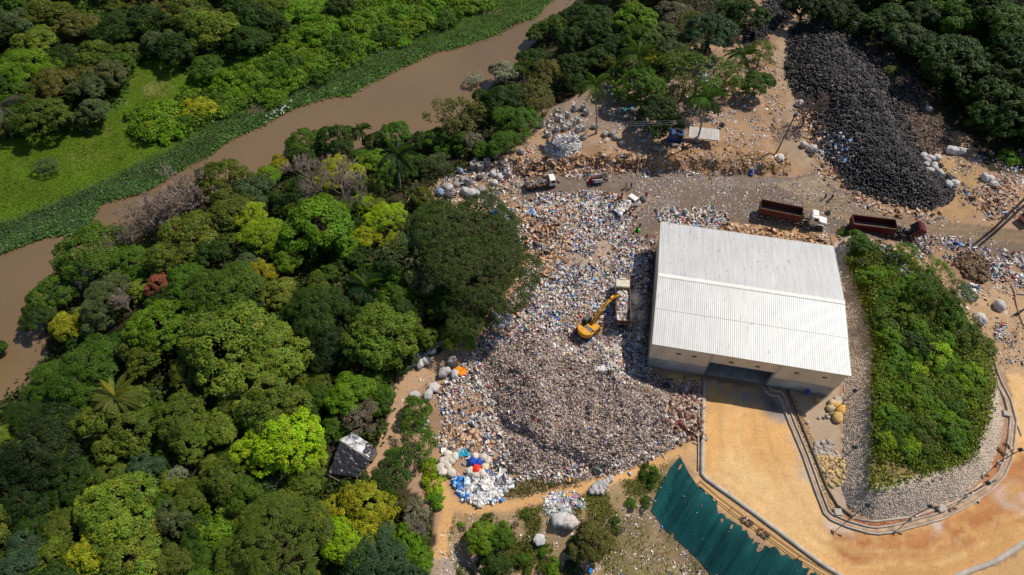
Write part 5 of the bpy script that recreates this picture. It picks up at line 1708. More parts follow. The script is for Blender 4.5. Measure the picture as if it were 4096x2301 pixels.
YB = (.60, .40, .17)
for sx, sy, s, c, lb in [(2092, 1018, .95, (.60, .45, .26), 'pale squarish boulder at the top of the boulder group'), (2110, 1031, 1.15, (.62, .36, .10), 'largest orange yellow boulder by the cobbled bank'), (2106, 1054, 1.05, (.58, .38, .15), 'yellow boulder lowest in the boulder group'),
                         (2088, 1032, .95, (.52, .40, .24), 'tan boulder with a blue rag in the boulder group'), (2057, 1010, .6, YB, 'small yellow boulder nearest the warehouse shade'), (2082, 1048, .5, (.55, .45, .38), 'small pale boulder left of the boulder group'),
                         (2090, 1043, .55, YB, 'small yellow boulder between the bigger ones'), (2106, 1018, .5, (.5, .38, .25), 'small boulder beside the flat concrete box'), (2029, 1063, .38, (.42, .36, .32), 'lone grey stone on the bare yard corner'), (2059, 1052, .28, (.4, .32, .25), 'small stone near the boulder group'),
                         (2460, 1262, .34, (.42, .38, .35), 'grey stone on the orange drive near the channel'), (1838, 1240, .32, (.6, .48, .32), 'flat pale stone alone on the sandy driveway'), (1953, 1325, .2, (.5, .45, .4), 'tiny stone beside the driveway wall')]:
    rock(sx, sy, s, c, lb)
k = 0; used_r = []
while k < 150:
    sx, sy = rng.uniform(2045, 2128), rng.uniform(1108, 1228)
    if not inpoly(np.array([sx]), np.array([sy]), ROCKP)[0]:
        continue
    k += 1
    c = (np.array((.44, .38, .33)) if sy < 1150 else np.array((.58, .41, .20))) * rng.uniform(.7, 1.15)
    rock(sx, sy, rng.uniform(.22, .48), c, 'broken quarry stone in the rock pile below the boulders', 'stones of the rock pile', 'stone', .8)

# ------------------------------------------------------------------ tyres


def tyre_mesh(name, n=14, R=.36, r=.13, wide=1.15):
    g = MB()
    prof = [(R - .12, -.11), (R + .08, -.15 * wide), (R + .14, -.08), (R + .14, .08), (R + .08, .15 * wide), (R - .12, .11)]
    m_ = len(prof)
    for i in range(n):
        a = 2 * math.pi * i / n
        for (rr, z) in prof:
            g.v.append((rr * math.cos(a), rr * math.sin(a), z))
    for i in range(n):
        for k in range(m_ - 1):
            g.f.append((i * m_ + k, ((i + 1) % n) * m_ + k, ((i + 1) % n) * m_ + k + 1, i * m_ + k + 1))
    return g


TG = tyre_mesh('tyre', 12); TGS = tyre_mesh('tyre', 9)
M['tyre'] = objmat('rubber', .62, .45, 1.5, 0, .35)
M['tyrestuff'] = attrmat('rubber_heap', .62, .3, 2, 0, .35)
TYRE = TG.mesh('tyre', M['tyre'], True)


def tyre_spots(poly, n, mind):
    xs = [p[0] for p in poly]; ys = [p[1] for p in poly]
    sx = rng.uniform(min(xs), max(xs), n * 6); sy = rng.uniform(min(ys), max(ys), n * 6)
    k = inpoly(sx + rng.normal(size=n * 6) * 4, sy + rng.normal(size=n * 6) * 4, poly)
    P = G(sx[k], sy[k])
    keep = []; grid = {}
    for i, p in enumerate(P):
        key = (int(p[0] // mind), int(p[1] // mind))
        ok = all((p[0] - P[j][0]) ** 2 + (p[1] - P[j][1]) ** 2 > mind * mind for dx in (-1, 0, 1) for dy in (-1, 0, 1) for j in grid.get((key[0] + dx, key[1] + dy), []))
        if ok:
            grid.setdefault(key, []).append(i); keep.append(i)
            if len(keep) >= n:
                break
    return P[keep]


TP = tyre_spots(TYRES, 3700, .44)
THIN = [(2330, 390), (2345, 400), (2390, 440), (2350, 440)]
_sx, _sy = toS(TP)
_thin = inpoly(_sx, _sy, THIN)
TP = TP[~_thin | (rng.uniform(size=len(TP)) < .45)]
TP2 = tyre_spots(TYRES_B, 420, .5)
TP3 = tyre_spots([(2150, 100), (2240, 145), (2290, 195), (2325, 260), (2310, 290), (2270, 275), (2225, 205)], 420, .62)
order = np.argsort(depth(TP))
near, rest = TP[order[:300]], np.concatenate([TP[order[300:]], TP2, TP3])


def tyre_col(n):
    return np.array((.030, .027, .029)) * np.exp(rng.normal(size=(n, 1)) * .45) + np.array((.07, .058, .048)) * (rng.uniform(size=(n, 1)) < .14)


for p in near:
    o = bpy.data.objects.new('tyre', TYRE); link(o)
    o.location = (p[0], p[1], p[2] + rng.uniform(.1, .4)); o.rotation_euler = (rng.normal() * .36, rng.normal() * .36, rng.uniform(0, 6.28)); s_ = rng.uniform(.70, 1.04); o.scale = (s_, s_, s_)
    c = tyre_col(1)[0]; o.color = (*c, 1)
    tag(o, 'black worn tyre lying in the lower end of the long tyre heap', 'tyre', 'tyres of the long tyre heap')
nr = len(rest)
tv = np.array(TGS.v); tf = np.array(TGS.f)
P = rest.copy(); P[:, 2] += rng.uniform(.08, .45, nr)
TC = tyre_col(nr); TC[-len(TP3):] = TC[-len(TP3):] * .8 + np.array((.055, .04, .03)) * (rng.uniform(size=(len(TP3), 1)) < .6)
V, F, C = stamp((tv, tf), P, np.repeat(rng.uniform(.62, 1.06, (nr, 1)), 3, 1), rotmats(nr, .95), np.clip(TC, .006, .3))
o = link(bpy.data.objects.new('tyre_heap', npmesh('tyre_heap', V, [F], C, [M['tyrestuff']], True)))
tag(o, 'upper part of the long black heap of worn tyres', None, None, 'stuff')


def tyre(sx, sy, s, label, tilt=.12, name='tyre'):
    p = G(sx, sy)
    o = bpy.data.objects.new(name, TYRE); link(o); o.location = (p[0], p[1], p[2] + .15 * s); o.scale = (s, s, s); o.rotation_euler = (rng.normal() * tilt, rng.normal() * tilt, rng.uniform(0, 6.28))
    o.color = (.030, .027, .026, 1)
    return tag(o, label, 'tyre')


for sx, sy, s, lb in [(1675, 972, 1.3, 'big tyre lying on yellow sand by the warehouse corner'), (1482, 1025, 1.0, 'upper of two tyres stacked on the brown mound'), (1482, 1037, 1.0, 'lower of two tyres stacked on the brown mound'), (1546, 1139, 1.0, 'single tyre half sunk low in the brown mound'), (1521, 1165, 1.1, 'tyre at the lower foot of the brown mound'),
                      (1293, 1185, 1.0, 'tyre near the red and blue balls, furthest toward the mound'), (1192, 1100, .95, 'tyre lying left of a pair above the turquoise tarpaulin'), (1214, 1107, 1.05, 'tyre lying right of a pair above the turquoise tarpaulin'), (1207, 1081, .95, 'tyre among rubbish high above the turquoise tarpaulin'), (1247, 1166, .9, 'tyre with a pale hub beside the yellow ball'),
                      (1249, 1180, .9, 'top tyre of a column of three beside the balls'), (1262, 1178, 1.0, 'larger tyre right of the tyre column'), (1272, 1184, .85, 'small tyre right of the tyre column'), (1249, 1190, .85, 'middle tyre of a column of three beside the balls'), (1249, 1200, .85, 'bottom tyre of a column of three beside the balls'), (1287, 1183, 1.1, 'broad tyre standing apart near the mound foot'),
                      (2488, 390, 2.1, 'giant tyre with a plant growing inside'), (2479, 408, 1.5, 'large grey tyre below the planted giant tyre'), (2398, 452, 1.3, 'tyre resting alone between two white sack groups'), (2345, 287, 1.0, 'tyre alone on the dark soil above the heap'), (2082, 537, 1.1, 'tyre lying by itself on the grey yard'), (1816, 316, 1.3, 'tyre in the shade under the airy tree'),
                      (1970, 68, 1.0, 'first loose tyre on the upper track'), (1955, 62, 1.0, 'second loose tyre on the upper track'), (1948, 70, 1.0, 'third loose tyre on the upper track'), (1980, 62, .95, 'loose tyre nearest the tyre heap on the track'), (2040, 393, 1.0, 'tyre on the track beside the shaded stump'), (1452, 1090, .9, 'tyre in the brown mound above the dark face')]:
    tyre(sx, sy, s, lb)
p = G(2488, 390); o = bpy.data.objects.new('plant', CROWN['shr', 0]); o.location = (p[0], p[1], p[2] + .2); o.scale = (.7, .7, .5); o.color = (.08, .2, .02, 1); tag(link(o), 'bright little plant growing inside the giant tyre', 'plant')


# ------------------------------------------------------------------ sacks, balls, bags
def sph(nu, nv):
    V = []; F = []
    for j in range(nv + 1):
        t = math.pi * j / nv
        for i in range(nu):
            a = 2 * math.pi * i / nu
            V.append((math.sin(t) * math.cos(a), math.sin(t) * math.sin(a), math.cos(t)))
    for j in range(nv):
        for i in range(nu):
            F.append((j * nu + i, (j + 1) * nu + i, (j + 1) * nu + (i + 1) % nu, j * nu + (i + 1) % nu))
    return np.array(V), np.array(F)


def sack_mesh(seed):
    V, F = sph(14, 9)
    r_ = np.random.default_rng(seed); ph = r_.uniform(0, 6, 6)
    a = np.arctan2(V[:, 1], V[:, 0])
    w = 1 + .07 * np.sin(5 * a + ph[0] + 3 * V[:, 2]) + .06 * np.sin(9 * a + ph[1] - 2 * V[:, 2]) + .06 * np.sin(7 * V[:, 2] + ph[2] + 2 * a)
    V = V * w[:, None]
    V[:, 0] = np.sign(V[:, 0]) * np.abs(V[:, 0]) ** .85
    V[:, 2] = np.sign(V[:, 2]) * np.abs(V[:, 2]) ** .8 * .8
    n = len(V)
    V = np.concatenate([V, [(1.02, .12, .05), (1.2, .2, .12), (1.22, -.1, .1), (1.02, -.12, .05), (1.15, 0, .25)]])
    return npmesh('sack', V, [F, [(n, n + 1, n + 2, n + 3)]], None, [M['sack']], True)


def bulk_mesh(seed):
    """an upright bulk sack with bulging sides and an open, folded top"""
    r_ = np.random.default_rng(seed); V = []; F = []; n = 16
    prof = [(.80, 0), (.98, .15), (1.04, .6), (1.02, 1.1), (1.0, 1.55), (.86, 1.95), (.90, 2.25), (.78, 2.3), (.68, 2.0), (.45, 1.8), (.0, 1.85)]
    ph = r_.uniform(0, 6, 4)
    for j, (rr, z) in enumerate(prof):
        for i in range(n):
            a = 2 * math.pi * i / n
            sq = 1 / max(abs(math.cos(a)), abs(math.sin(a))) ** .35
            w = 1 + .06 * math.sin(4 * a + ph[0] + z * 2) + .05 * math.sin(7 * a + ph[1] - z * 3)
            V.append((rr * sq * w * math.cos(a), rr * sq * w * math.sin(a), z + (.12 * math.sin(3 * a + ph[2]) if j in (5, 6, 7) else 0)))
    for j in range(len(prof) - 1):
        for i in range(n):
            F.append((j * n + i, j * n + (i + 1) % n, (j + 1) * n + (i + 1) % n, (j + 1) * n + i))
    return npmesh('bulk_sack', np.array(V), [F], None, [M['sack']], True)


SACK = [sack_mesh(i) for i in range(4)]
BULK = [bulk_mesh(i) for i in range(3)]
WH, GR, DK = (.50, .475, .45), (.31, .285, .265), (.08, .075, .08)


def sack(sx, sy, s, col, label, group=None, bulk=False, up=0.0, cat='sack', flat=1.0):
    p = G(sx, sy)
    o = bpy.data.objects.new('bulk_sack' if bulk else 'sack', random.choice(BULK if bulk else SACK)); link(o)
    if bulk:
        o.location = (p[0], p[1], p[2] - .05 + up); o.rotation_euler = (rng.normal() * .08, rng.normal() * .08, rng.uniform(0, 6.28)); o.scale = (s, s, s * rng.uniform(.9, 1.1))
    else:
        o.location = (p[0], p[1], p[2] + s * .55 + up); o.rotation_euler = (rng.normal() * .25, rng.normal() * .25, rng.uniform(0, 6.28)); o.scale = (s * rng.uniform(1.0, 1.25), s * rng.uniform(.8, 1), s * flat)
    o.color = (*(np.array(col) * rng.uniform(.85, 1.1)), 1)
    return tag(o, label, cat, group)


T3 = lambda ox, oy, z: (ox + z[0] / 3, oy + z[1] / 3)
for z in [(230, 950), (275, 1020), (290, 930), (290, 980), (340, 985), (335, 900), (375, 900), (375, 940), (400, 970), (430, 955), (460, 935), (495, 915), (495, 990), (530, 970), (420, 875)]:
    sack(*T3(1288, 2, z), .62, (.47, .43, .39), 'grey white bulk sack standing open in the cluster below the tall palm', 'bulk sacks below the tall palm', True)
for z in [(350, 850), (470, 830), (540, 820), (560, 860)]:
    sack(*T3(1288, 2, z), .62, (.36, .33, .32), 'shaded bulk sack at the back of the cluster below the palm', 'shaded bulk sacks behind the cluster', True)  # same sacks in a darker colour, the shade on them painted in
for z, lb in [((700, 1020), 'bulk sack standing right of the tall palm trunk'), ((780, 1050), 'lying grey sack right of the tall palm'), ((830, 1092), 'grey sack on the bank top below the bushy tree'), ((625, 962), 'dim bulk sack just behind the palm trunk'), ((755, 1018), 'grey sack leaning on its neighbour near the palm'),
              ((540, 1045), 'grey bulk sack between plastic film and palm'), ((70, 1155), 'dim grey sack at the forest edge above the stake truck'), ((1120, 1135), 'white sack on the bank face left of the hut'), ((1085, 1130), 'white rubbish bag on the bank face')]:
    sack(*T3(1288, 0, z), .72, GR, lb)
for z, c, lb in [((1640, 1275), GR, 'grey bulk sack fifth in the row by the river trees'), ((1690, 1280), GR, 'open grey bulk sack beside the forked tree bags'), ((1745, 1255), GR, 'grey sack right of the open bulk sack'), ((1540, 1300), (.25, .26, .40), 'bluish filled sack near the forked tree'), ((1740, 1185), DK, 'dark open barrel-like sack in the tree shade'),
                 ((1660, 1220), WH, 'white torn bag hanging open by the river trees'), ((1810, 1195), GR, 'dim sack against the fern-like tree'), ((1600, 1395), GR, 'banded grey bulk sack on the bare soil'), ((1510, 1405), GR, 'wrinkled grey sack behind the open white one'), ((1460, 1430), WH, 'open white sack beside the forked trunk'),
                 ((1420, 1415), GR, 'small grey sack next to the forked trunk'), ((1690, 1350), DK, 'dark purple sack in the litter'), ((1790, 1325), WH, 'white plastic bundle above the twisted tree'), ((1800, 1390), WH, 'white bag beside the round metal drum'), ((1840, 1345), WH, 'white bag left of the stake truck'), ((1560, 1365), GR, 'flattened white grey bags near the bare soil')]:
    sack(*T3(644, 0, z), .75, c, lb, None, lb.find('bulk') >= 0)
for z, c, s, lb in [((1580, 12), WH, 1.0, 'white sack left in the group of four swollen sacks'), ((1622, 32), WH, 1.15, 'largest white sack of the swollen four'), ((1665, 28), WH, .95, 'white sack right of the largest swollen one'), ((1700, 2), GR, 1.0, 'grey square bundle behind the swollen sacks'), ((1455, 42), DK, .85, 'black tied sack at the great tree edge'), ((1250, 50), (.2, .2, .24), .8, 'dark sack near the lime trees'), ((1390, 20), (.22, .33, .45), .9, 'pale blue cloth bundle at the forked trunk'),
                    ((1870, 175), WH, .95, 'white bag on the rubbish by the blue barrel'), ((1895, 210), GR, .8, 'grey bag just below the bag by the blue barrel')]:
    sack(*T3(644, 482, z), s, c, lb)
for z, s in [((1150, 1300), 1.1), ((1195, 1300), .85), ((1240, 1310), .95), ((1285, 1280), .95), ((1195, 1255), .85), ((1140, 1250), .85)]:
    sack(*T3(644, 482, z), s * .85, WH, 'full white sack in the pile at the big olive tree', 'white sacks by the big olive tree')
for z, c, lb in [((1245, 1250), (.12, .12, .14), 'dark grey sack in the middle of the white pile'), ((1320, 1212), WH, 'white sack with a blue rag right of the pile'), ((1220, 1195), GR, 'grey sack at the back of the white pile'), ((1350, 1165), GR, 'shaded sack between the pile and great tree'), ((1410, 1135), GR, 'netted grey sack in the great tree shade'), ((1490, 1050), (.3, .3, .36), 'bluish bag deep in the great tree shade')]:
    sack(*T3(644, 482, z), .85, c, lb)
for z in [(1860, 1010), (1885, 1005), (1850, 965), (1870, 925), (1800, 1005), (1800, 945), (1830, 985), (1845, 1020), (1900, 975)]:
    sack(*T3(644, 482, z), .85, WH, 'white sack heaped at the lower edge of the great tree', 'white sacks under the great tree edge', False, rng.uniform(0, .4))
sack(*T3(644, 482, (1815, 1050)), .7, (.50, .33, .17), 'tan sack below the white heap at the great tree')
for z, c, lb in [((1430, 1360), WH, 'small white sack left of the orange sheet'), ((1480, 1292), GR, 'grey bundle above the orange sheet'), ((1500, 1390), WH, 'crumpled white sheet bag beside the orange sheet'), ((1415, 1385), GR, 'grey bag at the path left of the orange sheet')]:
    sack(*T3(644, 482, z), .85, c, lb)
for z, lb in [((1345, 38), 'pale round bundle at the top of the path rubbish'), ((1195, 100), 'pale bag beside the round bush'), ((1000, 72), 'white plastic bundle left of the upper path'), ((980, 155), 'white film sack left of the path'), ((990, 112), 'white bundle between two left of the path'), ((958, 175), 'lowest white bundle left of the path'), ((1270, 315), 'pale bundle below the round bush'), ((1300, 95), 'film bundle above the round bush')]:
    sack(*T3(644, 965, z), .9, WH, lb, None, False, 0, 'sack', .7)
CREAM = (.60, .53, .44)
for z in [(1450, 540), (1410, 590), (1445, 580), (1500, 560), (1395, 635), (1450, 640), (1410, 675), (1475, 680), (1440, 610), (1480, 585)]:
    sack(*T3(644, 965, z), .72, CREAM, 'round cream bundle in the cluster beside the path hedge', 'cream bundles by the path hedge')
for z in [(1655, 555), (1715, 565), (1705, 680), (1660, 695), (1620, 665), (1750, 590)]:
    sack(*T3(644, 965, z), .64, CREAM, 'round pale bundle in the ring about the red one', 'pale bundles about the red one')
sack(*T3(644, 965, (1635, 598)), .68, (.02, .07, .42), 'left one of two blue bundles above the red one', None, False, .1)
sack(*T3(644, 965, (1685, 602)), .62, (.02, .08, .45), 'right one of two blue bundles above the red one', None, False, .1)
sack(*T3(644, 965, (1665, 648)), .66, (.72, .035, .02), 'bright red bundle in the middle of pale ones', None, False, .1)
sack(*T3(644, 965, (1730, 632)), .6, (.68, .55, .34), 'yellowish mottled bundle right of the red one')
sack(*T3(1288, 965, (350, 1035)), 1.0, WH, 'round white bundle left of the two on rough ground')
sack(*T3(1288, 965, (430, 1055)), 1.1, (.58, .50, .45), 'largest pale bundle tied with cords on rough ground')
sack(*T3(1288, 965, (205, 1185)), .9, WH, 'torn white sheet bundle lowest on the rough ground', None, False, 0, 'sack', .5)
for z in [(745, 722), (720, 738), (690, 752), (660, 758), (640, 772), (615, 795), (640, 818), (670, 812), (690, 788), (600, 818), (700, 772), (660, 785), (630, 800)]:
    sack(*T3(1288, 965, z), .52, (.46, .43, .42), 'grey white bag in the row of bags below the footpath', 'bags below the footpath', False, rng.uniform(0, .2))
for z in [(1165, 1185), (1220, 1205), (1270, 1200), (1190, 1225), (1185, 1255), (1245, 1260), (1210, 1300), (1250, 1285), (1290, 1315)]:
    sack(*T3(1932, 0, z), .78, (.50, .46, .44), 'white sack in the cluster right of the tyre heap', 'white sacks right of the tyre heap')
for z, s, lb in [((1375, 1150), 1.1, 'long white sack at the edge of the hill shade'), ((1440, 1155), 1.0, 'stained white sack beside the long one'), ((1350, 1405), .9, 'left sack of a pair at the heap end'), ((1395, 1400), .9, 'right sack of a pair at the heap end'), ((1630, 1355), .9, 'white sack on the brown ground near the bush'), ((1670, 1362), .85, 'pale sack beside the one near the bush'), ((1695, 1402), .75, 'grey sack with an orange rag'), ((1205, 832), .7, 'small white sack on the dark soil'),
                 ((265, 1105), .85, 'grey bulk bag left of a pair on the track edge'), ((325, 1138), 1.05, 'white bulk bag right of a pair on the track edge'), ((230, 795), .95, 'pale sack at the narrow of the tyre heap'), ((85, 1205), .9, 'flat white bundle beside the pole with a long shadow')]:
    sack(*T3(1932, 0, z), s, (.57, .54, .51), lb)
for z, s, lb in [((1735, 875), .95, 'upper white sack on the tan ground with a shadow'), ((1580, 975), 1.1, 'lower white sack on the tan ground by the kerb')]:
    sack(*T3(1932, 482, z), s, WH, lb)
sack(1244, 542, .7, (.05, .2, .5), 'blue barrel-shaped bag at the twisted tree', None, False, .3)


def sheet(name, pts, col, label, cat, amp=.15, up=.15, mat='cloth'):
    """a crumpled sheet lying over the ground inside a photo outline"""
    a = np.array(pts, float); cx, cy = a.mean(0); V = []; n = 26; rings = 7
    for j in range(rings + 1):
        for i in range(n):
            t = i / n * len(pts); k = int(t); f_ = t - k
            e = a[k % len(pts)] * (1 - f_) + a[(k + 1) % len(pts)] * f_
            q = np.array([cx, cy]) + (e - [cx, cy]) * j / rings
            p = G(*q); V.append((p[0], p[1], p[2] + up + amp * (vnoise(p[0] * 2.6, p[1] * 2.6, 9) - .3) + amp * .7 * (vnoise(p[0] * 6, p[1] * 6, 12) - .5)))
    F = [(j * n + i, (j + 1) * n + i, (j + 1) * n + (i + 1) % n, j * n + (i + 1) % n) for j in range(rings) for i in range(n)]
    o = link(bpy.data.objects.new(name, npmesh(name, V, [F], None, [M[mat]], True))); o.color = (*col, 1)
    return tag(o, label, cat)


sheet('tarpaulin', [(1142, 1136), (1157, 1127), (1172, 1131), (1184, 1148), (1178, 1152), (1165, 1146), (1160, 1153), (1150, 1146)], (.03, .30, .45), 'crumpled turquoise tarpaulin above the pale bundles', 'tarpaulin', .4, .3)
sheet('plastic_sheet', [(1143, 928), (1160, 925), (1176, 930), (1174, 945), (1158, 948), (1150, 938)], (.85, .25, .01), 'orange plastic sheet among bags beside the brown mound', 'sheet', .3, .35)
sheet('plastic_sheet', [(1327, 530), (1345, 515), (1352, 517), (1340, 540), (1328, 542)], (.12, .22, .45), 'faded blue sheet on the cardboard by the twisted tree', 'sheet', .3, .2)
sheet('plastic_sheet', [(1392, 614), (1405, 606), (1415, 612), (1406, 622), (1394, 622)], (.40, .52, .60), 'pale blue sheet in the upper rubbish', 'sheet', .3, .2)
sheet('plastic_sheet', [(1948, 390), (1966, 386), (1972, 405), (1952, 410)], (.60, .52, .48), 'pale square sheet beside the foot of the wooden pole', 'sheet', .08, .1)
sheet('plastic_sheet', [(1560, 275), (1590, 262), (1596, 275), (1572, 285)], (.12, .26, .26), 'teal sheet under the palm grove', 'sheet', .15, .1)
sheet('plastic_sheet', [(1755, 195), (1775, 190), (1780, 210), (1762, 215)], (.25, .42, .52), 'light blue sheet seen through the airy tree', 'sheet', .2, .6)
sheet('plastic_sheet', [(1500, 925), (1532, 920), (1535, 932), (1505, 938)], (.72, .70, .68), 'white plastic sheet above the brown mound', 'sheet', .2, .2)
sheet('cloth', [(1690, 1060), (1712, 1055), (1728, 1075), (1720, 1088), (1696, 1078)], (.22, .05, .05), 'dark red cloth on the timber scraps', 'cloth', .2, .2)
# ------------------------------------------------------------------ vehicles
WHEEL_T = None


def wheel(parent, x, y, z, R=.52, w=.3, dual=False, rimmat=None):
    g = MB(); n = 16
    prof = [(R * .58, -w / 2), (R * .93, -w / 2), (R, -w * .38), (R, w * .38), (R * .93, w / 2), (R * .58, w / 2)]
    for i in range(n):
        a = 2 * math.pi * i / n
        for rr, yy in prof:
            g.v.append((x + rr * math.cos(a), y + yy, z + rr * math.sin(a)))
    for i in range(n):
        for k in range(5):
            g.f.append((i * 6 + k, i * 6 + k + 1, ((i + 1) % n) * 6 + k + 1, ((i + 1) % n) * 6 + k))
    o = bpy.data.objects.new('wheel', g.mesh('wheel', M['tyre'], True)); link(o, parent); o.color = (.03, .028, .027, 1)
    g = MB(); s_ = 1 if y >= 0 else -1
    g.cyl((x, y - s_ * w * .3, z), (x, y + s_ * w * .25, z), R * .6, R * .56, 12); g.cyl((x, y + s_ * w * .2, z), (x, y + s_ * w * .45, z), R * .2, R * .14, 8)
    g.build('rim', rimmat or M['steel'], o)
    return o


def vroot(name, a, b, label, cat, z=None, sink=0.0):
    """a, b: photo points of the middle of the tail and of the nose on the ground"""
    A = G(*a); B = G(*b); c = (A + B) / 2
    hd = math.atan2(B[1] - A[1], B[0] - A[0])
    zz = max(float(hz(c[0] + q * math.cos(hd), c[1] + q * math.sin(hd))) for q in (-2, 0, 2)) if z is None else z
    o = empty(name, (c[0], c[1], zz - sink), hd)
    return tag(o, label, cat), float(np.hypot(*(B - A)[:2]))


def dump_body(root, x0, x1, z0, z1, hw, mat, inner, rows=2, cols=14):
    g = MB(); g.box(x0, x1, -hw, hw, z0, z0 + .08); g.build('bed_floor', inner, root)
    for s_ in (-1, 1):
        g = MB(); y = s_ * hw
        g.box(x0, x1, min(y, y - s_ * .06), max(y, y - s_ * .06), z0, z1)
        w = g.build('side_wall', mat, root)
        r = MB()
        for i in range(cols + 1):
            x = x0 + (x1 - x0) * i / cols
            r.box(x - .045, x + .045, min(y + s_ * .003, y + s_ * .085), max(y + s_ * .003, y + s_ * .085), z0 + .02, z1 - .06)
        for j in range(rows + 1):
            z = z0 + .02 + (z1 - z0 - .1) * j / rows
            r.box(x0, x1, min(y + s_ * .006, y + s_ * .075), max(y + s_ * .006, y + s_ * .075), z - .03, z + .03)
        r.build('ribs', mat, w)
        r = MB(); r.box(x0 - .02, x1 + .02, min(y - s_ * .09, y + s_ * .09), max(y - s_ * .09, y + s_ * .09), z1 + .002, z1 + .07); r.build('top_rail', M['rust'], w)
    g = MB(); g.box(x1 - .06, x1 + .003, -hw + .065, hw - .065, z0, z1 + .25); g.box(x1 + .01, x1 + .07, -hw, -hw + .1, z0, z1 + .25); g.box(x1 + .01, x1 + .07, hw - .1, hw, z0, z1 + .25); g.build('front_wall', mat, root)
    g = MB(); g.box(x0 - .07, x0 - .003, -hw + .065, hw - .065, z0, z1 - .05)
    for q in (-.6, 0, .6):
        g.box(x0 - .12, x0 - .072, q * hw - .06, q * hw + .06, z0 + .03, z1 - .1)
    g.build('tailgate', mat, root)


M['bedin'] = plain('scraped_bed_steel', (.095, .065, .05), .8, 0, .45, 1.5)


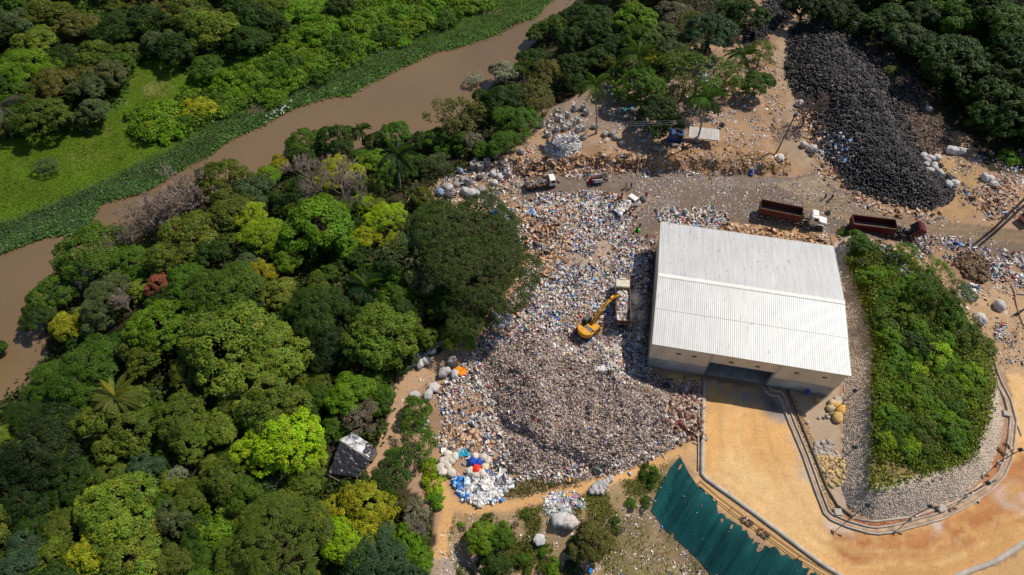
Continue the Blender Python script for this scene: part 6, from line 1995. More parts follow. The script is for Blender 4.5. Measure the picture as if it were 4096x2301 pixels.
def semi(a, b, label, cabmat, bodymat, tilted):
    root, L = vroot('dump_semi_truck', a, b, label, 'truck')
    x0 = -L / 2 - .3; xe = x0 + 7.9
    dump_body(root, x0, xe, 1.3, 2.75, 1.25, bodymat, M['bedin'])
    g = MB(); g.box(x0 + .3, xe - .2, -.55, -.35, .95, 1.29); g.box(x0 + .3, xe - .2, .35, .55, .95, 1.29)
    for q in range(6):
        x = x0 + .6 + q * 1.35; g.box(x, x + .12, -1.2, 1.2, 1.16, 1.28)
    g.build('trailer_frame', M['black'], root)
    for x in (x0 + .75, x0 + 1.95):
        for s_ in (-1, 1):
            wheel(root, x, s_ * 1.02, .52, .52, .5)
    g = MB(); g.box(xe - 1.5, x0 + L + .2, -.48, -.32, .7, .95); g.box(xe - 1.5, x0 + L + .2, .32, .48, .7, .95); g.build('tractor_frame', M['black'], root)
    for x in (xe - .6, xe + .6):
        for s_ in (-1, 1):
            wheel(root, x, s_ * 1.0, .52, .52, .52)
    cx = xe + 1.25
    g = MB(); g.cyl((xe + .12, 0, 2.6), (xe + .5, 0, 2.75), .32, .3, 10); g.cyl((xe + .3, -.25, 1.2), (xe + .3, -.2, 2.9), .09, .09, 8); g.build('hydraulic_ram', M['steel'], root)
    nose = x0 + L + .55
    if not tilted:
        g = MB(); hw = 1.05
        g.prism([(cx + .55, 1.0), (cx + 2.1, 1.0), (cx + 2.1, 1.95), (cx + 1.8, 2.85), (cx + 1.65, 2.95), (cx + .65, 3.0), (cx + .5, 2.85)], -hw, hw); cb = g.build('cab', cabmat, root)
        g = MB(); g.prism([(cx + 2.13, 1.98), (cx + 2.15, 1.98), (cx + 1.86, 2.8), (cx + 1.84, 2.8)], -hw + .1, hw - .1); g.build('windscreen', M['glass'], cb)
        for s_ in (-1, 1):
            g = MB(); y = s_ * (hw + .004); g.prism([(cx + 1.1, 2.0), (cx + 1.95, 2.0), (cx + 1.75, 2.65), (cx + 1.1, 2.7)], min(y, y + s_ * .015), max(y, y + s_ * .015)); g.build('window', M['glass'], cb)
            g = MB(); g.box(cx + 2.05, cx + 2.15, min(s_ * 1.15, s_ * 1.4), max(s_ * 1.15, s_ * 1.4), 2.0, 2.5); g.build('mirror', M['black'], cb)
        g = MB(); g.box(cx + .75, cx + 1.6, -.5, .5, 3.0, 3.07); g.build('roof_hatch', cabmat, cb)
        g = MB(); g.prism([(cx + 2.12, 1.0), (nose, 1.0), (nose + .02, 1.55), (nose - .12, 1.75), (cx + 2.12, 1.93)], -.78, .78); hd = g.build('bonnet', cabmat, root)
        g = MB(); g.box(nose + .021, nose + .05, -.55, .55, 1.02, 1.6); g.build('grille', M['steel'], hd)
        for s_ in (-1, 1):
            g = MB(); pts = [(nose - 1.75, .95)] + [(nose - 1.05 + .72 * math.cos(q), .55 + .72 * math.sin(q)) for q in np.linspace(2.6, .2, 8)] + [(nose - .1, .7), (nose - .1, 1.0), (nose - .5, 1.35), (nose - 1.5, 1.4)]
            g.prism(pts, min(s_ * .79, s_ * 1.16), max(s_ * .79, s_ * 1.16)); g.build('mudguard', cabmat, root)
            g = MB(); g.box(nose - .06, nose + .03, min(s_ * .82, s_ * 1.1), max(s_ * .82, s_ * 1.1), .95, 1.2); g.build('headlight', M['glass'], root)
            wheel(root, nose - 1.05, s_ * 1.0, .52, .52, .3)
            g = MB(); g.cyl((cx + .7, s_ * .95, .8), (cx + 1.9, s_ * .95, .8), .3, .3, 12); g.build('fuel_tank', M['steel'], root)
        g = MB(); g.box(nose - .05, nose + .12, -1.15, 1.15, .5, .85); g.build('bumper', cabmat, root)
        g = MB(); g.cyl((cx + .35, -.85, 1.0), (cx + .35, -.85, 3.1), .08, .08, 8); g.build('exhaust', M['steel'], root)
    else:
        # bonnet and cab tipped forward, engine bare
        Mx = Matrix.Translation((nose - .55, 0, 1.0)) @ Matrix.Rotation(math.radians(30), 4, 'Y')
        g = MB()
        prof = [(-1.5, 0), (-1.5, 1.7), (-1.3, 2.05), (0, 2.05), (.15, 1.7), (.15, 0)]
        n = len(prof)
        for y in (-1.12, 1.12):
            for (px, pz) in prof:
                g.v.append(tuple(Mx @ Vector((px, y, pz))))
        g.f += [(i, i + 1, n + i + 1, n + i) for i in range(1, n - 1)] + [tuple(range(n))[::-1], tuple(range(n, 2 * n))]
        cb = g.build('tilted_cab', cabmat, root)
        g = MB(); g.box(-1.4, .0, -1.05, 1.05, .1, 1.6, Mx); g.build('cab_lining', M['black'], cb)
        for s_ in (-1, 1):
            g = MB(); y = s_ * 1.125; g.prism([(-1.0, .7), (-.3, .7), (-.3, 1.4), (-1.0, 1.4)], min(y, y + s_ * .015), max(y, y + s_ * .015), Mx); g.build('window', M['glass'], cb)
            g = MB(); g.cyl((cx - .2, s_ * .95, .85), (cx + 1.0, s_ * .95, .85), .34, .34, 12); g.cyl((cx - .05, s_ * .95, 1.2), (cx + .5, s_ * .95, 1.2), .2, .2, 8); g.build('fuel_tank', M['black'], root)
            wheel(root, nose - 1.2, s_ * 1.0, .52, .52, .3)
        g = MB(); g.box(cx + .5, nose - .9, -.35, .35, .9, 1.55); g.cyl((cx + .6, -.2, 1.6), (nose - 1.0, -.2, 1.6), .14, .14, 8); g.box(nose - .95, nose - .85, -.5, .5, .8, 1.7); g.cyl((cx + .9, .25, 1.55), (cx + .9, .25, 1.95), .16, .16, 8); g.build('engine', M['black'], root)
        for q in range(3):
            g = MB(); g.cyl((cx - .1 + q * .42, -.5, 1.2), (cx - .1 + q * .42, .45, 1.3), .2, .2, 10); g.build('air_tank', M['black'], root)
        g = MB(); g.box(nose - .1, nose + .1, -1.15, 1.15, .5, .8); g.build('bumper', M['steel'], root)
    return root


semi((1908, 538), (2068, 570), 'rusty red dump semi-trailer behind a white bonneted tractor', M['whitep'], M['rustred'], False)
semi((2136, 576), (2300, 596), 'dark red dump semi-trailer whose tractor cab is tipped forward', M['darkred'], M['darkred'], True)

# the dump truck being filled beside the excavator
root, L = vroot('dump_truck', (1563, 829), (1561, 722), 'brown dump truck with a cream cab being loaded by the excavator', 'truck')
hL = L / 2
dump_body(root, -hL, hL - 2.4, 1.2, 2.6, 1.25, M['rust'], M['bedin'], 1, 8)
g = MB(); g.box(-hL + .2, hL - .2, -.5, -.32, .75, 1.15); g.box(-hL + .2, hL - .2, .32, .5, .75, 1.15); g.build('frame', M['black'], root)
for x in (-hL + 1.2, -hL + 2.5, hL - 1.0):
    for s_ in (-1, 1):
        wheel(root, x, s_ * 1.0, .52, .52, .45 if x < 0 else .3)
g = MB(); g.prism([(hL - 2.1, .8), (hL - .15, .8), (hL - .1, 1.7), (hL - .35, 2.75), (hL - .5, 2.9), (hL - 1.95, 2.9), (hL - 2.1, 2.75)], -1.2, 1.2); cb = g.build('cab', M['creamp'], root)
g = MB(); g.prism([(hL - .10, 1.75), (hL - .07, 1.75), (hL - .30, 2.7), (hL - .33, 2.7)], -1.08, 1.08); g.build('windscreen', M['glass'], cb)
g = MB(); g.box(hL - 2.125, hL - 2.102, -.6, .6, 2.1, 2.6); g.build('rear_window', M['glass'], cb)
for s_ in (-1, 1):
    g = MB(); y = s_ * 1.204; g.box(hL - 1.5, hL - .45, min(y, y + s_ * .015), max(y, y + s_ * .015), 1.85, 2.55); g.build('window', M['glass'], cb)
g = MB(); g.box(hL - .55, hL - .2, -.5, .5, 2.9, 3.05); g.build('roof_visor', M['creamp'], cb)
g = MB(); g.box(hL - .12, hL + .1, -1.2, 1.2, .45, .8); g.build('bumper', M['steel'], root)
dtM = Matrix.Translation(root.location) @ Matrix.Rotation(root.rotation_euler.z, 4, 'Z')


def load(name, Mx, x0, x1, hw, z0, zt, n, size, pal, label):
    x = rng.uniform(x0, x1, n); y = rng.uniform(-hw, hw, n)
    top = zt(x) if callable(zt) else zt
    z = z0 + top * (1 - (np.abs(y) / hw) ** 3 * .4) * rng.uniform(.75, 1.05, n)
    s = size * np.exp(rng.normal(size=n) * .4)
    V, F, C = stamp(ICO, np.stack([x, y, z], 1), s[:, None] * rng.uniform(.5, 1.2, (n, 3)), rotmats(n), choose(pal, n), .2)
    m_ = np.array(Mx); V = V @ m_[:3, :3].T + m_[:3, 3]
    o = link(bpy.data.objects.new(name, npmesh(name, V, [F], C, [M['rubbish']])))
    return tag(o, label, None, None, 'stuff')


load('load_of_rubbish', dtM, -hL + .2, hL - 2.5, 1.1, 1.3, lambda x: .15 + .9 * np.clip((x + hL - 1.0) / 4, 0, 1), 1500, .17, PAL_MIX, 'rubbish filling the front of the brown dump truck')

# stake-sided lorry
root, L = vroot('stake_truck', (1326, 474), (1394, 464), 'small lorry with a white cab and rusty slatted cargo cage', 'truck')
hL = L / 2 + .3
g = MB(); g.box(-hL, hL - 1.55, -1.0, 1.0, .95, 1.05); fl = g.build('bed_floor', M['rust'], root)
for s_ in (-1, 1):
    for z in (1.3, 1.6, 1.95, 2.3):
        g = MB(); g.box(-hL, hL - 1.6, min(s_ * .97, s_ * 1.02), max(s_ * .97, s_ * 1.02), z, z + .09); g.build('slat', M['rust'], root)
    for x in np.linspace(-hL, hL - 1.62, 5):
        g = MB(); g.box(x, x + .07, min(s_ * .9, s_ * .965), max(s_ * .9, s_ * .965), 1.05, 2.42); g.build('stake', M['rust'], root)
for z in (1.3, 1.65, 2.0, 2.35):
    g = MB(); g.box(hL - 1.6, hL - 1.54, -.96, .96, z, z + .09); g.build('slat', M['rust'], root)
g = MB(); g.box(-hL - .06, -hL, -1.0, 1.0, .5, 1.3); g.build('tailboard', M['rust'], root)
g = MB(); g.prism([(hL - 1.5, .6), (hL, .6), (hL, 1.3), (hL - .3, 2.1), (hL - .5, 2.2), (hL - 1.4, 2.2), (hL - 1.5, 2.1)], -.92, .92); cb = g.build('cab', M['whitep'], root)
g = MB(); g.prism([(hL + .003, 1.33), (hL + .02, 1.33), (hL - .27, 2.08), (hL - .29, 2.08)], -.82, .82); g.build('windscreen', M['glass'], cb)
for s_ in (-1, 1):
    g = MB(); y = s_ * .925; g.prism([(hL - 1.2, 1.35), (hL - .2, 1.35), (hL - .42, 2.0), (hL - 1.2, 2.0)], min(y, y + s_ * .012), max(y, y + s_ * .012)); g.build('window', M['glass'], cb)
    for x in (-hL + 1.1, hL - .75):
        wheel(root, x, s_ * .82, .4, .4, .26)
g = MB(); g.box(-hL + .1, hL - .2, -.4, -.28, .6, .94); g.box(-hL + .1, hL - .2, .28, .4, .6, .94); g.build('frame', M['black'], root)
g = MB(); g.box(hL - .02, hL + .1, -.92, .92, .4, .62); g.build('bumper', M['steel'], root)
load('load_of_rubbish', Matrix.Translation(root.location) @ Matrix.Rotation(root.rotation_euler.z, 4, 'Z'), -hL + .2, hL - 1.8, .85, 1.06, .25, 160, .14, PAL_MIX, 'scraps lying in the cage of the small lorry')

# three-wheeled cargo motorcycle
root, L = vroot('cargo_tricycle', (1487, 460), (1529, 456), 'cargo motor tricycle with a red, white and blue box and dark canopy', 'tricycle')
hL = L / 2
M['tred'] = plain('red_paint', (.40, .03, .025), .5); M['tblue'] = plain('blue_paint', (.03, .07, .30), .5)
redin = plain('dark_red_inside', (.12, .01, .012), .7)
g = MB(); g.box(-hL, hL - 1.35, -.75, .75, .55, .62); g.build('box_floor', redin, root)
for s_ in (-1, 1):
    g = MB(); y = s_ * .75; g.box(-hL + .01, hL - 1.36, min(y, y - s_ * .05), max(y, y - s_ * .05), .62, 1.5); pnl = g.build('box_side', M['whitep'], root)
    g = MB(); g.box(-hL + .02, -hL + .5, min(y + s_ * .003, y + s_ * .012), max(y + s_ * .003, y + s_ * .012), .63, 1.49); g.build('blue_panel', M['tblue'], pnl)
    g = MB()
    for q in range(5):
        g.box(-hL + 1.15 + q * .15, -hL + 1.25 + q * .15, min(y + s_ * .003, y + s_ * .01), max(y + s_ * .003, y + s_ * .01), 1.1, 1.25)
        g.box(-hL + 1.15 + q * .15, -hL + 1.24 + q * .15, min(y + s_ * .003, y + s_ * .01), max(y + s_ * .003, y + s_ * .01), .85, .95)
    g.build('printed_panel', plain('brown_print', (.3, .2, .1), .6), pnl)
    g = MB(); g.box(-hL, hL - 1.35, min(y - s_ * .06, y + s_ * .02), max(y - s_ * .06, y + s_ * .02), 1.502, 1.55); g.build('top_rail', M['whitep'], pnl)
    wheel(root, -hL + .6, s_ * .65, .3, .3, .18)
for x in (-hL - .03, hL - 1.36):
    g = MB(); g.box(x, x + .04, -.75, .75, .5, 1.5); g.build('box_end', M['tred'], root)
g = MB(); g.box(-hL - .5, -hL - .05, -.75, .75, .5, .54); g.build('tail_flap', M['tred'], root)
g = MB(); g.box(hL - 1.3, hL - .35, -.6, .6, 1.7, 1.76); g.build('canopy', M['black'], root)
g = MB()
for x, y in ((hL - 1.25, .55), (hL - 1.25, -.55), (hL - .4, .55), (hL - .4, -.55)):
    g.cyl((x, y, .5), (x, y, 1.7), .02, .02, 6)
g.build('canopy_frame', M['black'], root)
wheel(root, hL - .25, 0, .3, .3, .14)
g = MB(); g.box(hL - 1.2, hL - .6, -.18, .18, .45, .8); g.cyl((hL - .55, 0, .6), (hL - .25, 0, .3), .05, .05, 6); g.cyl((hL - .55, 0, .6), (hL - .65, 0, 1.05), .04, .04, 6); g.cyl((hL - .65, -.4, 1.05), (hL - .65, .4, 1.05), .025, .025, 6); g.build('motorcycle_front', M['black'], root)

# little lorry tipping out its load
root, L = vroot('small_lorry', (1554, 541), (1596, 510), 'small white-cabbed lorry heaped with rubbish at the pile\'s edge', 'truck')
hL = max(L / 2, 2.4)
g = MB(); g.box(-hL, hL - 1.5, -.95, .95, .8, .9); g.build('bed_floor', M['rust'], root)
for s_ in (-1, 1):
    g = MB(); g.box(-hL, hL - 1.5, min(s_ * .9, s_ * .96), max(s_ * .9, s_ * .96), .9, 1.3); g.build('bed_side', M['rust'], root)
    for x in (-hL + .9, hL - .7):
        wheel(root, x, s_ * .8, .38, .38, .24)
g = MB(); g.box(-hL - .08, -hL, -.95, .95, .25, .85); g.build('tailboard', M['black'], root)
g = MB(); g.prism([(hL - 1.45, .5), (hL, .5), (hL, 1.25), (hL - .25, 2.05), (hL - .4, 2.12), (hL - 1.35, 2.12), (hL - 1.45, 2.0)], -.92, .92); cb = g.build('cab', M['whitep'], root)
g = MB(); g.prism([(hL + .003, 1.28), (hL + .02, 1.28), (hL - .22, 2.0), (hL - .24, 2.0)], -.8, .8); g.build('windscreen', M['glass'], cb)
g = MB(); g.box(hL - 1.47, hL - 1.452, -.7, .7, 1.35, 1.9); g.build('rear_window', M['glass'], cb)
for s_ in (-1, 1):
    g = MB(); y = s_ * .925; g.prism([(hL - 1.15, 1.3), (hL - .15, 1.3), (hL - .35, 1.95), (hL - 1.15, 1.95)], min(y, y + s_ * .012), max(y, y + s_ * .012)); g.build('window', M['glass'], cb)
g = MB(); g.box(-hL + .1, hL - .1, -.35, .35, .55, .79); g.build('frame', M['black'], root)
load('load_of_rubbish', Matrix.Translation(root.location) @ Matrix.Rotation(root.rotation_euler.z, 4, 'Z'), -hL - .4, hL - 1.7, .85, .9, lambda x: .35 + .3 * np.clip(x / hL + .5, 0, 1), 320, .2, PAL_WHITE + [(25, (.45, .27, .15))], 'white bags and cardboard heaped on the small lorry')

# salmon lorry cut by the frame
pA = G(2562, 556)
root = tag(empty('lorry', (pA[0] + 2.2, pA[1] + .2, pA[2]), math.radians(200)), 'salmon pink lorry mostly outside the right edge of the photo', 'truck')
sal = plain('salmon_paint', (.58, .25, .21), .5)
g = MB(); g.prism([(.3, .6), (2.2, .6), (2.25, 1.4), (1.95, 2.4), (1.8, 2.5), (.4, 2.5), (.3, 2.4)], -1.05, 1.05); cb = g.build('cab', sal, root)
g = MB(); g.prism([(2.255, 1.45), (2.27, 1.45), (2.0, 2.35), (1.98, 2.35)], -.9, .9); g.build('windscreen', M['glass'], cb)
g = MB(); g.box(-4.5, .2, -1.1, 1.1, .95, 2.1); g.build('cargo_body', sal, root)
for x in (-3.4, 1.4):
    for s_ in (-1, 1):
        wheel(root, x, s_ * .95, .46, .46, .3)

# ------------------------------------------------------------------ excavator
pe = unS(2356 / K, 1300 / K, 1.9)
ez = float(hz(pe[0], pe[1]))
root = tag(empty('excavator', (pe[0], pe[1], ez), math.radians(46)), 'yellow tracked excavator reaching its boom over the brown dump truck', 'excavator')
for s_ in (-1, 1):
    g = MB(); prof = [(-1.9, .4), (-1.75, .08), (-1.4, -.05), (1.4, -.05), (1.75, .08), (1.9, .4), (1.75, .72), (1.4, .85), (-1.4, .85), (-1.75, .72)]
    g.prism(prof, min(s_ * .85, s_ * 1.4), max(s_ * .85, s_ * 1.4)); tr = g.build('track', M['black'], root)
    g = MB()
    for x in np.linspace(-1.4, 1.4, 13):
        g.box(x - .04, x + .04, min(s_ * .84, s_ * 1.41), max(s_ * .84, s_ * 1.41), .86, .9)
    g.build('track_pads', M['black'], tr)
g = MB(); g.cyl((0, 0, .7), (0, 0, 1.1), .8, .8, 16); g.box(-1.0, 1.0, -.85, .85, .35, .7); g.build('undercarriage', M['black'], root)
# house, counterweight rounded at the rear
out_ = [(1.35, -1.4), (1.35, 1.4), (-.9, 1.4)] + [(-.9 - 1.15 * math.sin(q) ** .8, 1.4 * math.cos(q)) for q in np.linspace(.25, math.pi - .25, 9)] + [(-.9, -1.4)]


def slab(o_, z0, z1, sc_=1.0):
    g_ = MB(); n = len(o_)
    P = [(x, y, z0) for x, y in o_] + [(x * sc_, y * sc_, z1) for x, y in o_]
    g_.add(P, [tuple(range(n))[::-1] if False else tuple(range(n - 1, -1, -1)), tuple(range(n, 2 * n))] + [(i, (i + 1) % n, n + (i + 1) % n, n + i) for i in range(n)])
    return g_


slab(out_, 1.1, 1.75).build('house', M['yellowp'], root)
slab([(x, y) for x, y in out_ if x < -.85], 1.76, 2.15, .97).build('counterweight', M['yellowp'], root)
g = MB(); g.box(-1.25, -.1, -1.15, .95, 1.76, 2.02); hood = g.build('engine_cover', M['black'], root)
for q in range(5):
    y = -1.0 + q * .42
    g = MB(); g.box(-1.1, -.25, y, y + .16, 2.022, 2.08); g.build('louvre', M['steel'] if q != 4 else M['yellowp'], hood)
g = MB(); g.box(-.05, 1.3, -1.38, -.5, 1.76, 2.0); g.build('tank_cover', M['yellowp'], root)
g = MB(); g.prism([(-.2, 1.76), (1.35, 1.76), (1.45, 2.3), (1.15, 3.05), (-.1, 3.1), (-.2, 3.0)], .5, 1.38); cb = g.build('cab', M['black'], root)
g = MB(); g.prism([(1.36, 1.8), (1.47, 2.3), (1.18, 3.0), (1.17, 2.98), (1.45, 2.3), (1.35, 1.8)], .58, 1.3); g.build('windscreen', M['glass'], cb)
g = MB(); g.box(-.05, 1.1, 1.381, 1.395, 2.15, 2.9); g.build('window', M['glass'], cb)
g = MB(); g.box(.0, 1.0, .6, 1.28, 3.1, 3.15); g.build('roof_panel', plain('dark_roof', (.07, .068, .07), .5), cb)


def limb(name, c, w, mat, taper=1.0):
    """a box girder along points (x, z, depth)"""
    g_ = MB(); up_ = []; dn = []
    for i, (x, z, dpt) in enumerate(c):
        a = c[max(i - 1, 0)]; b_ = c[min(i + 1, len(c) - 1)]
        t = Vector((b_[0] - a[0], b_[1] - a[1])).normalized(); nn = Vector((-t.y, t.x))
        up_.append((x + nn.x * dpt / 2, z + nn.y * dpt / 2)); dn.append((x - nn.x * dpt / 2, z - nn.y * dpt / 2))
    n = len(c)
    for y in (-w / 2 - .05, w / 2 - .05):
        g_.v += [(p[0], y, p[1]) for p in up_] + [(p[0], y, p[1]) for p in dn]
    for i in range(n - 1):
        for a in (0, 2 * n):
            g_.f.append((a + i, a + i + 1, a + n + i + 1, a + n + i))
        g_.f.append((i, i + 1, 2 * n + i + 1, 2 * n + i)); g_.f.append((n + i, n + i + 1, 3 * n + i + 1, 3 * n + i))
    g_.f.append((0, n, 3 * n, 2 * n)); g_.f.append((n - 1, 2 * n - 1, 4 * n - 1, 3 * n - 1))
    return g_.build(name, mat, root)


limb('boom', [(.9, 1.9, .5), (1.7, 2.9, .65), (2.7, 3.9, .72), (4.2, 4.55, .55), (5.9, 4.7, .42)], .46, M['yellowp'])
limb('stick', [(5.3, 5.05, .35), (5.9, 4.75, .62), (6.8, 4.1, .48), (8.3, 3.1, .3)], .38, M['yellowp'])
for y in (-.36, .26):
    g = MB(); g.cyl((1.4, y, 1.9), (2.3, y, 3.1), .09, .09, 8); g.cyl((2.3, y, 3.1), (2.9, y, 3.8), .05, .05, 8); g.build('boom_cylinder', M['black'], root)
g = MB(); g.cyl((3.0, -.05, 4.45), (4.5, -.05, 5.05), .09, .09, 8); g.cyl((4.5, -.05, 5.05), (5.3, -.05, 5.15), .05, .05, 8); g.build('stick_cylinder', M['black'], root)
g = MB(); g.cyl((6.2, -.05, 4.95), (7.3, -.05, 4.2), .08, .08, 8); g.cyl((7.3, -.05, 4.2), (8.2, -.05, 3.5), .05, .05, 8); g.build('bucket_cylinder', M['black'], root)
g = MB(); bp_ = [(8.1, 3.3), (8.75, 3.25), (9.15, 2.8), (9.1, 2.3), (8.7, 2.0), (8.35, 2.05)]
g.prism(bp_, -.6, .5); bk = g.build('bucket', M['steel'], root)
for q in range(5):
    y = -.55 + q * .24
    g = MB(); g.prism([(8.35, 2.06), (8.42, 1.95), (8.1, 1.93)], y, y + .1); g.build('tooth', M['steel'], bk)

# ------------------------------------------------------------------ motorcycles
def motorcycle(a, b, tank, label):
    root, L = vroot('motorcycle', a, b, label, 'motorcycle')
    h = .68
    for x in (-h, h):
        g = MB(); g.torus((x, 0, .31), .26, .055, 'y', 14, 6); w = bpy.data.objects.new('wheel', g.mesh('wheel', M['tyre'])); link(w, root); w.color = (.03, .03, .03, 1)
        g = MB()
        for q in range(4):
            an = q * math.pi / 4; g.cyl((x - .24 * math.cos(an), 0, .31 - .24 * math.sin(an)), (x + .24 * math.cos(an), 0, .31 + .24 * math.sin(an)), .012, .012, 4)
        g.build('spokes', M['steel'], w)
    g = MB(); g.tube([(-h, -.08, .31), (-.15, -.1, .4), (.35, -.06, .8)], .035, 5); g.tube([(-h, .08, .31), (-.15, .1, .4), (.35, .06, .8)], .035, 5); g.tube([(-.7, 0, .72), (-.1, 0, .62), (.4, 0, .82)], .04, 5); g.build('frame', M['black'], root)
    g = MB(); g.box(-.2, .2, -.13, .13, .3, .58); g.cyl((-.1, .13, .35), (-.75, .17, .36), .05, .05, 6); g.build('engine', M['steel'], root)
    g = MB(); g.prism([(-.02, .68), (.12, .9), (.32, .92), (.45, .8), (.35, .7)], -.15, .15); tk = g.build('fuel_tank', tank, root)
    g = MB(); g.prism([(-.85, .76), (-.8, .86), (-.3, .82), (0, .78), (0, .68), (-.6, .7)], -.13, .13); g.build('seat', M['black'], root)
    g = MB(); g.cyl((h, -.07, .31), (.42, -.07, .95), .025, .025, 5); g.cyl((h, .07, .31), (.42, .07, .95), .025, .025, 5); g.build('fork', M['steel'], root)
    g = MB(); g.tube([(.28, -.36, 1.02), (.42, -.15, 1.0), (.42, .15, 1.0), (.28, .36, 1.02)], .02, 5); g.build('handlebar', M['black'], root)
    g = MB(); g.cyl((.48, 0, .88), (.56, 0, .86), .09, .07, 8); g.build('headlight', M['glass'], root)
    g = MB(); g.prism([(h - .3, .58), (h, .66), (h + .28, .56), (h, .63)], -.07, .07); g.build('mudguard', tank, root)
    return root


motorcycle((1896, 1325), (1861, 1299), plain('silver_tank', (.30, .30, .34), .35), 'dark motorcycle with a grey tank parked at the pipe railing')
motorcycle((1937, 1356), (1902, 1328), plain('red_tank', (.40, .03, .05), .35), 'motorcycle with a red tank parked at the pipe railing')
motorcycle((2520, 1126), (2535, 1140), plain('pink_tank', (.5, .26, .28), .4), 'motorcycle with a pale pink tank beside the drainage channel')
motorcycle((2552, 792), (2568, 786), plain('dark_tank', (.05, .05, .05), .4), 'black motorcycle casting a long shadow at the right edge')


# ------------------------------------------------------------------ people
def skin_arrays(joints, edges, radii):
    me_ = bpy.data.meshes.new('tmp'); me_.from_pydata(joints, edges, []); o = bpy.data.objects.new('tmp', me_); COL.objects.link(o)
    md = o.modifiers.new('skin', 'SKIN'); md.use_smooth_shade = True
    for i, r in enumerate(radii):
        me_.skin_vertices[0].data[i].radius = r if hasattr(r, '__len__') else (r, r)
    me_.skin_vertices[0].data[0].use_root = True
    o.modifiers.new('sub', 'SUBSURF').levels = 1
    dg = bpy.context.evaluated_depsgraph_get(); ev = o.evaluated_get(dg); m2 = ev.to_mesh()
    V = np.array([tuple(v.co) for v in m2.vertices]); F = [tuple(p.vertices) for p in m2.polygons]; Nn = np.array([tuple(v.normal) for v in m2.vertices])
    ev.to_mesh_clear(); bpy.data.objects.remove(o); bpy.data.meshes.remove(me_)
    return V, F, Nn


def person_meshes(pose):
    bend, stride, arm = pose
    def P(x, y, z):              # bend the upper body forward about the hips
        if z <= .93 or bend == 0:
            return (x, y, z)
        dz = z - .93; dx = x
        return (dx * math.cos(bend) + dz * math.sin(bend), y, .93 + dz * math.cos(bend) - dx * math.sin(bend))
    J = [P(0, 0, .95), P(0, 0, 1.15), P(0, 0, 1.38), P(.01, 0, 1.50), P(.03, 0, 1.58), P(.04, 0, 1.68)]
    R = [(.13, .10), (.14, .10), (.15, .09), (.055, .055), (.085, .075), (.075, .07)]
    E = [(0, 1), (1, 2), (2, 3), (3, 4), (4, 5)]
    for s_ in (-1, 1):
        n = len(J); k = stride * s_
        J += [(0, s_ * .09, .88), (k * .5 + .03, s_ * .10, .48), (k * .9 - .02, s_ * .10, .09), (k * .9 + .14, s_ * .11, .035)]
        R += [.085, .062, .042, .038]; E += [(0, n), (n, n + 1), (n + 1, n + 2), (n + 2, n + 3)]
        n = len(J)
        J += [P(0, s_ * .19, 1.40), P(-.02 + arm * .1 * s_, s_ * .24, 1.12), P(.10 + arm * .2 * s_, s_ * .24, .90), P(.14 + arm * .25 * s_, s_ * .235, .80)]
        R += [.058, .046, .036, .03]; E += [(2, n), (n, n + 1), (n + 1, n + 2), (n + 2, n + 3)]
        if True:
            h = len(J); hx, hy, hzz = J[h - 1]
            for q in range(3):
                J.append((hx + .03 + .01 * q, hy + (q - 1) * .02, hzz - .07)); R.append(.012); E.append((h - 1, h + q))
    V, F, N_ = skin_arrays(J, E, R)
    hip = Vector((0, 0, .93))
    neck = Vector(J[3]); head = Vector(J[5])
    up_ = (Vector(J[3]) - Vector(J[0])).normalized()
    body = bpy.data.meshes.new('body'); body.from_pydata([tuple(v) for v in V], [], F)
    for p_ in body.polygons: p_.use_smooth = True

    def part(name, sel, d):
        fs = [f for f in F if all(sel[i] for i in f)]
        ids = sorted({i for f in fs for i in f}); mp_ = {a: b_ for b_, a in enumerate(ids)}
        m_ = bpy.data.meshes.new(name); m_.from_pydata([tuple(V[i] + N_[i] * d) for i in ids], [], [tuple(mp_[i] for i in f) for f in fs])
        for p_ in m_.polygons: p_.use_smooth = True
        m_.materials.append(M['cloth']); return m_
    rel = (V - np.array(hip)) @ np.array(up_)
    arms = np.abs(V[:, 1]) > .205
    legs = (V[:, 2] < .96) & ~arms & (V[:, 2] > .07)
    torso = (rel > -.06) & (rel < .57) & ((~arms) | (rel > .28))
    headd = np.linalg.norm(V - np.array(head), axis=1)
    hair = (headd < .13) & (((V - np.array(head)) @ np.array(up_) > -.01) | ((V[:, 0] < head[0] - .02) & ((V - np.array(head)) @ np.array(up_) > -.08)))
    shoes = V[:, 2] < .085
    return dict(body=body, shirt=part('shirt', torso, .014), trousers=part('trousers', legs, .012), hair=part('hair', hair, .014), shoe=part('shoe', shoes, .01))


PM = [person_meshes((0, .10, .5)), person_meshes((0, .22, 1)), person_meshes((.75, .06, .6))]
for q in PM:
    q['body'].materials.append(M['cloth'])


def person(sx, sy, pose, rz, shirt, trou, hair, label, skin=(.16, .085, .05)):
    p = G(sx, sy)
    root = tag(empty('person', tuple(p), rz), label, 'person')
    for nm, c in (('body', skin), ('trousers', trou), ('shirt', shirt), ('hair', hair), ('shoe', (.03, .025, .02))):
        o = bpy.data.objects.new('shoes' if nm == 'shoe' else nm, PM[pose][nm]); link(o, root); o.color = (*c, 1)
    return root


